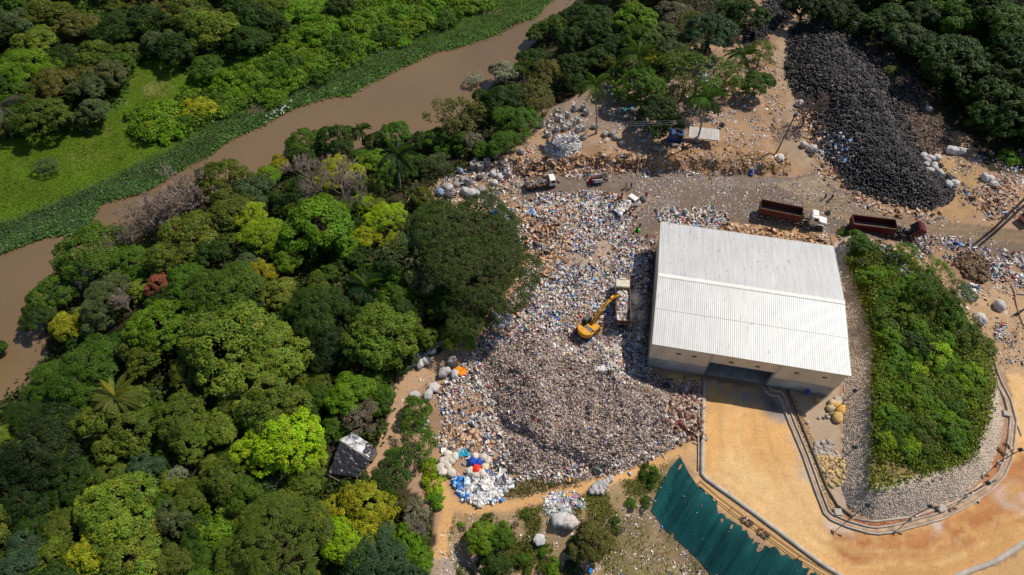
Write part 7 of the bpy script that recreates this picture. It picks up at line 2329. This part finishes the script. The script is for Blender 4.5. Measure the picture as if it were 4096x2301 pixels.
BK = (.012, .01, .01); NV = (.02, .025, .07); DKT = (.02, .02, .025)
s4 = lambda ox, oy, sc_, z: ((ox + z[0] / sc_) / K, (oy + z[1] / sc_) / K)
Z3 = lambda x, y: s4(2400, 740, 6.579, (x, y)); Z4 = lambda x, y: s4(3000, 760, 6.577, (x, y)); Z2 = lambda x, y: s4(2080, 650, 6.44, (x, y))
person(*Z3(560, 360), 0, 1.0, NV, DKT, (.5, .45, .5), 'person in dark navy with a pale cap behind the small lorry')
person(*Z3(472, 400), 0, -.4, (.45, .03, .10), DKT, BK, 'person in a pink shirt and black trousers left of the small lorry')
person(*Z3(240, 345), 2, 3.0, (.4, .04, .04), (.35, .33, .32), (.6, .58, .6), 'person in red with a white cap bending into the rubbish')
person(*Z3(845, 760), 1, -1.5, (.30, .02, .02), (.45, .40, .38), (.42, .30, .15), 'light-haired person in a red top and pale trousers by the small lorry')
person(*Z3(772, 850), 1, -2.0, (.16, .02, .04), (.20, .05, .05), BK, 'person in dark red beside the small lorry\'s tail')
person(*Z3(1030, 1150), 0, -.6, (.012, .012, .014), (.03, .03, .035), BK, 'person in a black shirt standing beside a green bag')
person(*Z3(945, 1220), 2, -.6, NV, DKT, (.03, .05, .4), 'person in navy with a blue cap holding a bright green bag')
person(*Z3(1205, 345), 2, 1.8, (.22, .03, .03), DKT, BK, 'person in dark red crouching among sacks on the yard')
person(*Z3(1205, 1440), 1, -1.0, (.30, .02, .05), DKT, (.5, .04, .1), 'person in crimson walking near the warehouse back corner')
person(*Z3(670, 92), 1, .5, (.55, .25, .06), DKT, BK, 'person in orange walking across the yard')
person(*Z3(805, 92), 1, .8, (.02, .07, .38), (.02, .05, .2), BK, 'person in blue following the one in orange')
person(*Z4(1940, 245), 1, .6, (.12, .12, .42), (.03, .03, .06), (.3, .3, .35), 'person in a lilac blue shirt on the yard near the track')
person(*Z4(2110, 270), 1, .6, (.28, .02, .03), (.12, .015, .02), BK, 'person all in dark red on the yard near the track')
person(*Z2(1790, 215), 2, -2.0, (.62, .60, .58), (.5, .48, .46), (.6, .58, .55), 'person in white bending behind the cargo tricycle')
person(*Z2(1750, 320), 2, -2.4, (.55, .55, .56), (.16, .2, .3), (.6, .58, .55), 'person in pale clothes loading the cargo tricycle')
person(*Z2(1735, 405), 2, -.2, (.03, .28, .50), (.03, .03, .04), BK, 'person in bright blue at the tricycle\'s tail flap')
person(2566, 787, 0, 2.8, (.50, .10, .02), DKT, (.6, .35, .02), 'person in orange with a yellow cap beside the black motorcycle')
sack(*Z3(1010, 1205), .42, (.05, .50, .03), 'bright green bag held beside two people', None, False, .05, 'bag')
for z, c, s, lb in [((1015, 500), WH, .5, 'white bag on the yard right of the small lorry'), ((960, 560), (.3, .25, .22), .5, 'grey bag in the shadow right of the small lorry'), ((1095, 420), (.05, .05, .05), .6, 'black bag beside the crouching person'), ((1160, 400), (.2, .17, .16), .5, 'grey bag touching the crouching person')]:
    sack(*Z3(*z), s, c, lb, None, False, 0, 'bag')

# ------------------------------------------------------------------ lamp posts round the island
for b4, lb in [((3408, 2067), 'solar lamp post at the pointed end of the island'), ((3645, 2070), 'solar lamp post on the red soil below the cobbled bank'), ((3867, 1979), 'solar lamp post on the channel\'s outer bend'), ((3994, 1850), 'solar lamp post beside the pink motorcycle'),
               ((3361, 1841), 'solar lamp post beside the rock pile'), ((3364, 1621), 'solar lamp post beside the boulders')]:
    p = G(b4[0] / K, b4[1] / K)
    root = tag(empty('lamp_post', tuple(p), rng.uniform(-.5, .5)), lb, 'lamp post', 'lamp posts round the island')
    g = MB(); g.tube([(0, 0, -.3), (0, 0, 3), (0, 0, 5.0), (.25, 0, 5.35), (.7, 0, 5.5)], [.075, .06, .05, .04, .035], 8); g.build('pole', M['black'], root)
    g = MB(); g.box(.65, 1.2, -.13, .13, 5.46, 5.54); g.build('lamp_head', M['black'], root)
    g = MB(); Mx = Matrix.Translation((0, 0, 5.35)) @ Matrix.Rotation(-.35, 4, 'Y'); g.box(-.45, .2, -.28, .28, .1, .13, Mx); g.build('solar_panel', M['glass'], root)
    g = MB(); g.cyl((0, 0, -.3), (0, 0, .22), .32, .3, 10); g.build('footing', M['conc'], root)
    g = MB(); g.box(-.12, .12, -.25, -.08, .9, 1.4); g.build('battery_box', M['steel'], root)


# concrete boxes along the channel
def cbox(sx, sy, w, d, h, rz, label, hole=False):
    p = G(sx, sy)
    root = tag(empty('manhole_box', tuple(p), rz), label, 'manhole')
    g = MB()
    for x0, x1, y0, y1 in ((-w, w, -d, -d + .14), (-w, w, d - .14, d), (-w, -w + .14, -d + .142, d - .142), (w - .14, w, -d + .142, d - .142)):
        g = MB(); g.box(x0, x1, y0, y1, -.4, h); g.build('wall', M['conc'], root)
    g = MB()
    if hole:
        g.box(-w + .15, w - .15, -d + .15, d - .15, -.35, -.3); g.build('dark_bottom', M['black'], root)
    else:
        g.box(-w + .02, w - .02, -d + .02, d - .02, h + .002, h + .07); g.build('lid', M['conc'], root)
    return root


cbox(2106, 1290, .55, .5, .45, .0, 'square concrete box at the island\'s pointed end')
cbox(2364, 1281, .6, .5, .6, .35, 'concrete box with a deep shadow on the red soil strip')
cbox(2530, 1042, .55, .45, .35, -.2, 'concrete box where the channel bends at the right')
cbox(2108, 1007, .55, .55, .2, -.1, 'flat concrete box beside the boulders')
cbox(1752, 968, .3, .3, .5, .1, 'small hollow concrete block on the yellow sand', True)
cbox(2566, 731, 1.3, .95, .25, -.12, 'wide open concrete pit with a dark hole at the right edge', True)
for pts, lb in [([(2550, 733), (2556, 770), (2565, 800), (2582, 838)], 'dark pipe trench running down from the concrete pit')]:
    o = sweep('pipe', spath(pts), [(.12 * math.cos(q), .05 + .12 * math.sin(q)) for q in np.linspace(0, 6.283, 7)[:-1]], M['rust']); tag(o, lb, 'pipe')
pl_ = G(2562, 1060); g = MB(); a_, b_ = G(2553, 1055), G(2569, 1098); g.tube([a_ + [0, 0, .1], b_ + [0, 0, .1]], .09, 6); tag(g.build('pipe', M['conc'], None), 'short pale pipe lying on the sand beside the channel', 'pipe')
for (a, b_, r_, mt, lb) in [((1995, 1365), (2012, 1374), .07, 'rust', 'thin rusty bar lying along the driveway edge'), ((2345, 690), (2370, 712), .12, 'rust', 'brown timber pole among the bushes of the island'), ((1712, 995), (1742, 997), .12, 'whitep', 'white plank on the yellow sand'), ((1768, 1150), (1770, 1182), .2, 'conc', 'pale concrete beam beside the driveway wall'),
                          ((2395, 662), (2408, 672), .12, 'steel', 'grey bar at the brown soil heap')]:
    A, B = G(*a), G(*b_); g = MB(); g.tube([A + [0, 0, .1], B + [0, 0, .1]], r_, 6); tag(g.build('pole', M[mt], None), lb, 'pole')


# ------------------------------------------------------------------ utility poles and wires
def upole(b_, t_, r0, r1, mat, label, maxh=14):
    B = G(*b_); best = min(np.arange(2, maxh, .05), key=lambda h: abs(toS(B + [0, 0, h])[1] - t_[1])); T = unS(t_[0], t_[1], B[2] + best)
    root = tag(empty('utility_pole', tuple(B)), label, 'pole')
    d = T - B; g = MB(); g.tube([(0, 0, -.5), tuple(d * .5), tuple(d)], [r0, (r0 + r1) / 2, r1], 8); g.build('pole', mat, root)
    return root, T


M['poleg'] = plain('grey_timber', (.20, .165, .14), .9, 0, .3, 5)
u1, T1 = upole((1378, 394), (1400, 311), .16, .11, M['poleg'], 'wooden pole leaning beside the white plastic film heap')
u2, T2 = upole((1951, 388), (2003, 285), .19, .13, M['poleg'], 'wooden pole with a long shadow between the tracks')
g = MB(); q = T2 - np.array(u2.location); g.box(q[0] - .25, q[0] + .25, q[1] - .2, q[1] + .2, q[2] - .9, q[2] - .3); g.build('transformer', M['black'], u2)
for dz in (0, -.5, -1.0):
    A, B = T1 + [0, 0, dz - .1], T2 + [0, 0, dz - .1]
    g = MB(); g.tube([tuple(A * (1 - t) + B * t - np.array([0, 0, 1.6 * t * (1 - t)])) for t in np.linspace(0, 1, 14)], .016, 4)
    tag(g.build('power_line', M['galv'], None), 'thin wire strung between the two wooden poles', 'wire', 'wires between the wooden poles')
for bx, by, tx, ty, lb in [(2497, 578, 2590, 488, 'thick dark utility pole rising out of the right edge'), (2505, 583, 2600, 495, 'second dark pole close beside the thick utility pole')]:
    upole((bx, by), (tx, ty), .26, .2, M['poleg'], lb, 16)
p = G(2484, 592)
root = tag(empty('rebar_cage', tuple(p)), 'small cage of rusty reinforcing bars beside the dark poles', 'cage')
for x, y in ((-.4, -.4), (.4, -.4), (.4, .4), (-.4, .4)):
    g = MB(); g.cyl((x, y, -.1), (x, y, 1.3), .025, .025, 5); g.build('bar', M['rust'], root)
for z in (.3, .8):
    g = MB(); g.tube([(-.4, -.4, z), (.4, -.4, z), (.4, .4, z), (-.4, .4, z), (-.4, -.4, z)], .02, 4); g.build('ring', M['rust'], root)
for sx, sy, lb in [(1908, 440, 'blue'), (1896, 437, 'blue')]:
    pass
for (sx, sy, r_, h, lb, c, tilt) in [(1390, 381, .3, .9, 'blue drum lying beside the leaning wooden pole', (.02, .13, .42), 1.57), (1266, 534, .45, 1.1, 'blue barrel at the foot of the twisted little tree', (.04, .22, .52), .2), (1272, 448, .5, 1.0, 'rusty round metal drum among the sacks', (.16, .12, .10), .9),
                                     (1890, 436, .28, .8, 'left of two blue drums at the bank foot', (.02, .12, .45), .3), (1893, 443, .26, .7, 'right of two blue drums at the bank foot', (.02, .12, .45), 1.2), (2529, 548, .4, .9, 'dark blue barrel in the litter by the right edge', (.02, .06, .22), .3), (1485, 1437, .35, .4, 'blue tub at the bottom of the bare field', (.02, .2, .55), .1), (2455, 728, .4, .5, 'blue tub among white plastic near the airy bush', (.05, .12, .3), .5), (1319, 690, .4, .9, 'blue barrel at the rim of the great tree', (.1, .2, .42), .2)]:
    p = G(sx, sy); g = MB(); g.cyl((0, 0, 0), (0, 0, h), r_, r_ * .96, 12); g.torus((0, 0, h * .33), r_, .03, 'z', 12, 4); g.torus((0, 0, h * .66), r_, .03, 'z', 12, 4)
    o = bpy.data.objects.new('drum', g.mesh('drum', M['obj'])); link(o); o.location = (p[0], p[1], p[2] + .15); o.rotation_euler = (0, tilt, rng.uniform(0, 6)); o.color = (*c, 1); tag(o, lb, 'drum')

# ------------------------------------------------------------------ blue hut and tin roofed shelter
pB = G(1697, 360)
root = tag(empty('hut', tuple(pB), math.radians(-8)), 'small blue hut of panels standing at the forest edge', 'hut')
blu = plain('blue_panel', (.022, .075, .21), .55, 0, .2, 1.5)
wS = .9 * float(mpp(1700, 350))
w = 34 * float(mpp(1700, 350)) / 2
g = MB(); g.box(-w, w, 0, 1.6, 0, 2.3); g.build('front_wall', blu, root)
g = MB(); g.box(-w - .1, w + .1, -.08, 1.75, 2.302, 2.38); g.build('roof', plain('blue_roof', (.035, .075, .20), .5), root)
g = MB(); g.box(w * .25, w * .85, -.03, -.003, .02, 1.95); g.build('door', M['black'], root)
g = MB(); g.box(-w * .55, -w * .15, -.03, -.003, 1.35, 1.7); g.build('sign', plain('red_sign', (.35, .09, .06), .6), root)
g = MB(); g.box(-w * .5, -w * .3, -.035, -.031, 1.42, 1.62); g.build('emblem', M['creamp'], root.children[-1]) if False else None
rS = tag(empty('shelter', tuple(G(1765, 366)), math.radians(-9)), 'open shelter with a pale corrugated tin roof beside the blue hut', 'shelter')
k_ = float(mpp(1765, 345)); hw = 36 * k_ * .98; dp = 2.9
tin = plain('weathered_tin', (.46, .43, .40), .6, .0, .22, .9, 0, (2, .4, 1))
for i, (xa, xb) in enumerate(((-hw, -hw * .35), (-hw * .35, hw * .32), (hw * .32, hw))):
    V, F = ribbed(-.2, 1.95 + .02 * i, dp, 2.35 + .02 * i, xa, xb + .08, .25, .03, .05, .1); addpart('roof_sheet', V, F, tin, rS)
g = MB(); g.box(-hw, hw, -.22, -.16, 1.8, 1.92); g.box(-hw, hw, dp - .1, dp - .04, 2.2, 2.3); g.build('purlin', M['poleg'], rS)
for x in (-hw + .1, 0, hw - .1):
    for y in (-.1, dp - .15):
        g = MB(); g.cyl((x, y, -.3), (x, y, 1.9 + .13 * y), .06, .05, 6); g.build('post', M['poleg'], rS)
p = G(1728, 371); g = MB(); g.box(-.8, .8, -.55, .55, .78, .84)
tb = tag(empty('table', tuple(p), -.05), 'tan plywood table in front of the blue hut', 'table'); g.build('tabletop', plain('plywood', (.42, .27, .15), .8), tb)
for x in (-.7, .7):
    for y in (-.45, .45):
        g = MB(); g.cyl((x, y, 0), (x, y, .78), .04, .04, 5); g.build('leg', M['poleg'], tb)
p = G(1697, 369); g = MB(); g.box(-.7, .7, -.4, .4, .0, .7); o = bpy.data.objects.new('counter', g.mesh('counter', M['poleg'])); link(o); o.location = p; tag(o, 'dark low counter under the blue hut wall', 'counter')
p = G(1702, 334); g = MB(); g.box(-.6, .6, -.05, .05, 0, .7); g.box(-.65, .65, -.3, .3, .7, .76); o = bpy.data.objects.new('bench', g.mesh('bench', M['whitep'])); link(o); o.location = p; tag(o, 'pale bench frame behind the blue hut', 'bench')
p = G(1782, 374); root = tag(empty('wire_spool', tuple(p), .4), 'brown round woven frame leaning at the shelter corner', 'frame')
g = MB(); g.torus((0, 0, .75), .75, .05, 'y', 18, 5); o = g.build('ring', M['deadwood'], root)
for q in range(5):
    g = MB(); x = -.6 + q * .3; hgt = math.sqrt(max(.01, .56 - x * x)); g.cyl((x, 0, .75 - hgt), (x, 0, .75 + hgt), .02, .02, 4); g.build('slat', M['deadwood'], root)

# ------------------------------------------------------------------ black tarpaulin shed
Zt = lambda x, y: ((1260 + x / 4.823) / K, (1680 + y / 4.823) / K)


def tarp(name, quad, zs, mat, parent, amp, n=26, seed=0):
    P = [unS(*Zt(*q_), z) for q_, z in zip(quad, zs)]
    V = []
    for j in range(n + 1):
        for i in range(n + 1):
            u, v = i / n, j / n
            p_ = P[0] * (1 - u) * (1 - v) + P[1] * u * (1 - v) + P[2] * u * v + P[3] * (1 - u) * v
            e = min(u, 1 - u, v, 1 - v)
            w = abs(math.sin(6.5 * u + 4 * v + 5 * float(fbm(u * 3, v * 3, seed)))) * .6 + float(fbm(u * 9, v * 9, seed + 5, 3)) * .8 + abs(math.sin(13 * v - 5 * u + 7 * float(fbm(u * 4, v * 4, seed + 9)))) * .35
            V.append(p_ + np.array([(float(vnoise(np.array(u * 5), np.array(v * 5), seed + 2)) - .5) * .3 * (1 - min(1, e * 4)), 0, amp * (w - .6) - (0.25 if e < .02 else 0)]))
    F = [(j * (n + 1) + i, j * (n + 1) + i + 1, (j + 1) * (n + 1) + i + 1, (j + 1) * (n + 1) + i) for j in range(n) for i in range(n)]
    o = link(bpy.data.objects.new(name, npmesh(name, V, [F], None, [mat], True)), parent)
    return o


m, nt, b = newmat('black_polythene')
b.inputs['Base Color'].default_value = (.028, .027, .032, 1); b.inputs['Roughness'].default_value = .34; b.inputs['Specular IOR Level'].default_value = .6
bump(nt, b, 2.2, .5, .2)
M['poly'] = m
m, nt, b = newmat('black_white_polythene')
tc = nt.nodes.new('ShaderNodeTexCoord'); nz = nt.nodes.new('ShaderNodeTexNoise'); nz.inputs['Scale'].default_value = .55; nz.inputs['Detail'].default_value = 8; nz.inputs['Roughness'].default_value = .7
nt.links.new(tc.outputs['Object'], nz.inputs['Vector'])
cr = nt.nodes.new('ShaderNodeValToRGB'); cr.color_ramp.elements[0].position = .40; cr.color_ramp.elements[0].color = (.05, .05, .055, 1); cr.color_ramp.elements[1].position = .52; cr.color_ramp.elements[1].color = (.62, .62, .61, 1)
nt.links.new(nz.outputs['Fac'], cr.inputs[0]); nt.links.new(cr.outputs[0], b.inputs['Base Color']); b.inputs['Roughness'].default_value = .45
M['polyw'] = m
zb = float(hz(*unS(*Zt(700, 700), -.5)[:2]))
root = tag(empty('tarpaulin_shed', (0, 0, 0)), 'shed roofed with wrinkled black plastic and a white patched sheet', 'shed')
tarp('black_sheet', [(470, 400), (1040, 780), (790, 1120), (230, 1040)], [zb + 2.3, zb + 2.3, zb + 1.5, zb + 1.4], M['poly'], root, .30, 34, 3)
tarp('white_sheet', [(440, 385), (720, 215), (1180, 560), (1040, 745)], [zb + 2.45, zb + 1.7, zb + 1.7, zb + 2.5], M['polyw'], root, .16, 24, 8)
tarp('side_sheet', [(900, 640), (1000, 420), (1185, 560), (1060, 770)], [zb + 2.42, zb + 2.0, zb + 1.85, zb + 2.45], M['poly'], root, .14, 14, 12)
g = MB(); A = unS(*Zt(470, 392), zb + 2.42); B = unS(*Zt(1075, 790), zb + 2.42); g.tube([A, B], .07, 6); g.build('ridge_pole', M['palebark'], root)
for a, b2 in (((1030, 790), (800, 1130)), ((1180, 590), (1080, 770)), ((240, 1050), (470, 1180))):
    A, B = unS(*Zt(*a), zb + 1.2), unS(*Zt(*b2), zb + 1.2); d = B - A; t = np.array([-d[1], d[0], 0]) / np.hypot(d[0], d[1]) * .05
    g = MB(); P = [A - t, B - t, B + t, A + t]; P = [p_ * [1, 1, 0] + [0, 0, zb - .3] for p_ in P] + [p_ * [1, 1, 0] + [0, 0, zb + 1.25] for p_ in P]
    g.add(P, [(3, 2, 1, 0), (4, 5, 6, 7), (0, 1, 5, 4), (1, 2, 6, 5), (2, 3, 7, 6), (3, 0, 4, 7)]); g.build('board_wall', M['poleg'], root)
# yellow plants and an agave beside the round bush
p = G(1012, 1054)
root = tag(empty('agave', tuple(p)), 'yellow green agave rosette beside the round bush', 'plant')
for i in range(14):
    g = MB(); a = i * 2.4; L = .8; el = .3 + .6 * (i % 4) / 4
    c_, s_ = math.cos(a), math.sin(a); x, z = L * math.cos(el), L * math.sin(el)
    g.add([(0, 0, 0), (c_ * x * .5 - s_ * .09, s_ * x * .5 + c_ * .09, z * .55), (c_ * x, s_ * x, z), (c_ * x * .5 + s_ * .09, s_ * x * .5 - c_ * .09, z * .55)], [(0, 1, 2, 3)]); g.build('leaf', plain('agave_leaf', (.42, .40, .10), .5) if i == 0 else bpy.data.materials['agave_leaf'], root)
for sx, sy, s_, c, lb in [(1020, 1072, .9, (.42, .30, .02), 'orange yellow flowering bush below the agave'), (1166, 372, .8, (.6, .42, .02), 'yellow flowering bush at the foot of the tall open tree')]:
    p = G(sx, sy); o = bpy.data.objects.new('flowering_bush', CROWN['shr', 1]); o.location = (p[0], p[1], p[2] + .2); o.scale = (s_, s_, s_); o.color = (*c, 1); tag(link(o), lb, 'bush')

# ------------------------------------------------------------------ white egrets
g = MB(); V, F = sph(8, 6)
g.v += [(p[0] * .26, p[1] * .11, p[2] * .12 + .38) for p in V]; g.f += [tuple(f) for f in F]
g.tube([(.18, 0, .42), (.30, 0, .55), (.26, 0, .72), (.36, 0, .80)], [.06, .035, .03, .045], 6); g.cyl((.36, 0, .80), (.52, 0, .76), .02, .005, 5); g.cyl((.0, .05, 0), (0, .05, .3), .012, .012, 4); g.cyl((.0, -.05, 0), (0, -.05, .3), .012, .012, 4); g.cyl((-.2, 0, .38), (-.42, 0, .30), .07, .02, 5)
EG = g.mesh('egret', plain('white_plumage', (.78, .77, .74), .8, 0, .05), True)
EGS = [(rng.uniform(660, 735), 0) for _ in range(22)]
for x, _ in EGS:
    y = 312 - (x - 660) * .62 + rng.normal() * 8
    p = G(x, y); o = bpy.data.objects.new('egret', EG); o.location = (p[0], p[1], max(p[2], WATER_Z) + .3); o.scale = (.95,) * 3; o.rotation_euler = (0, 0, rng.uniform(0, 6)); tag(link(o), 'white egret in the flock on the floating plants', 'bird', 'egrets on the floating plants')
for x, y, lb in [(755, 219, 'single white egret high on the reed bank'), (845, 228, 'single white egret by the water further upstream')]:
    p = G(x, y); o = bpy.data.objects.new('egret', EG); o.location = (p[0], p[1], max(p[2], WATER_Z) + .3); o.scale = (.95,) * 3; tag(link(o), lb, 'bird')

# ------------------------------------------------------------------ dust rising beside the dump truck
m = bpy.data.materials.new('dust_air'); m.use_nodes = True; nt = m.node_tree; nt.nodes.clear()
o_ = nt.nodes.new('ShaderNodeOutputMaterial'); pv = nt.nodes.new('ShaderNodeVolumePrincipled'); pv.inputs['Color'].default_value = (.85, .83, .82, 1); pv.inputs['Anisotropy'].default_value = .2
tc = nt.nodes.new('ShaderNodeTexCoord'); nz = nt.nodes.new('ShaderNodeTexNoise'); nz.inputs['Scale'].default_value = .55; nz.inputs['Detail'].default_value = 4
nt.links.new(tc.outputs['Object'], nz.inputs['Vector'])
ln = nt.nodes.new('ShaderNodeVectorMath'); ln.operation = 'LENGTH'
mp = nt.nodes.new('ShaderNodeMapping'); mp.inputs['Scale'].default_value = (1 / 2.2, 1 / 5.2, 1 / 2.2); nt.links.new(tc.outputs['Object'], mp.inputs[0]); nt.links.new(mp.outputs[0], ln.inputs[0])
fall = nt.nodes.new('ShaderNodeMapRange'); fall.inputs['From Min'].default_value = .2; fall.inputs['From Max'].default_value = 1; fall.inputs['To Min'].default_value = 1; fall.inputs['To Max'].default_value = 0
nt.links.new(ln.outputs['Value'], fall.inputs['Value'])
nr_ = nt.nodes.new('ShaderNodeMapRange'); nr_.inputs['From Min'].default_value = .45; nr_.inputs['From Max'].default_value = .75; nr_.inputs['To Max'].default_value = 1.0; nt.links.new(nz.outputs['Fac'], nr_.inputs['Value'])
mu = nt.nodes.new('ShaderNodeMath'); mu.operation = 'MULTIPLY'; nt.links.new(fall.outputs[0], mu.inputs[0]); nt.links.new(nr_.outputs[0], mu.inputs[1]); nt.links.new(mu.outputs[0], pv.inputs['Density']); nt.links.new(pv.outputs[0], o_.inputs['Volume'])
V, F = sph(14, 8)
p = G(1596, 800)
o = link(bpy.data.objects.new('dust', npmesh('dust', V * np.array([2.2, 5.2, 2.2]), [F], None, [m]))); o.location = (p[0], p[1], p[2] + 2.3)
tag(o, 'pale dust drifting between dump truck and warehouse', None, None, 'stuff')
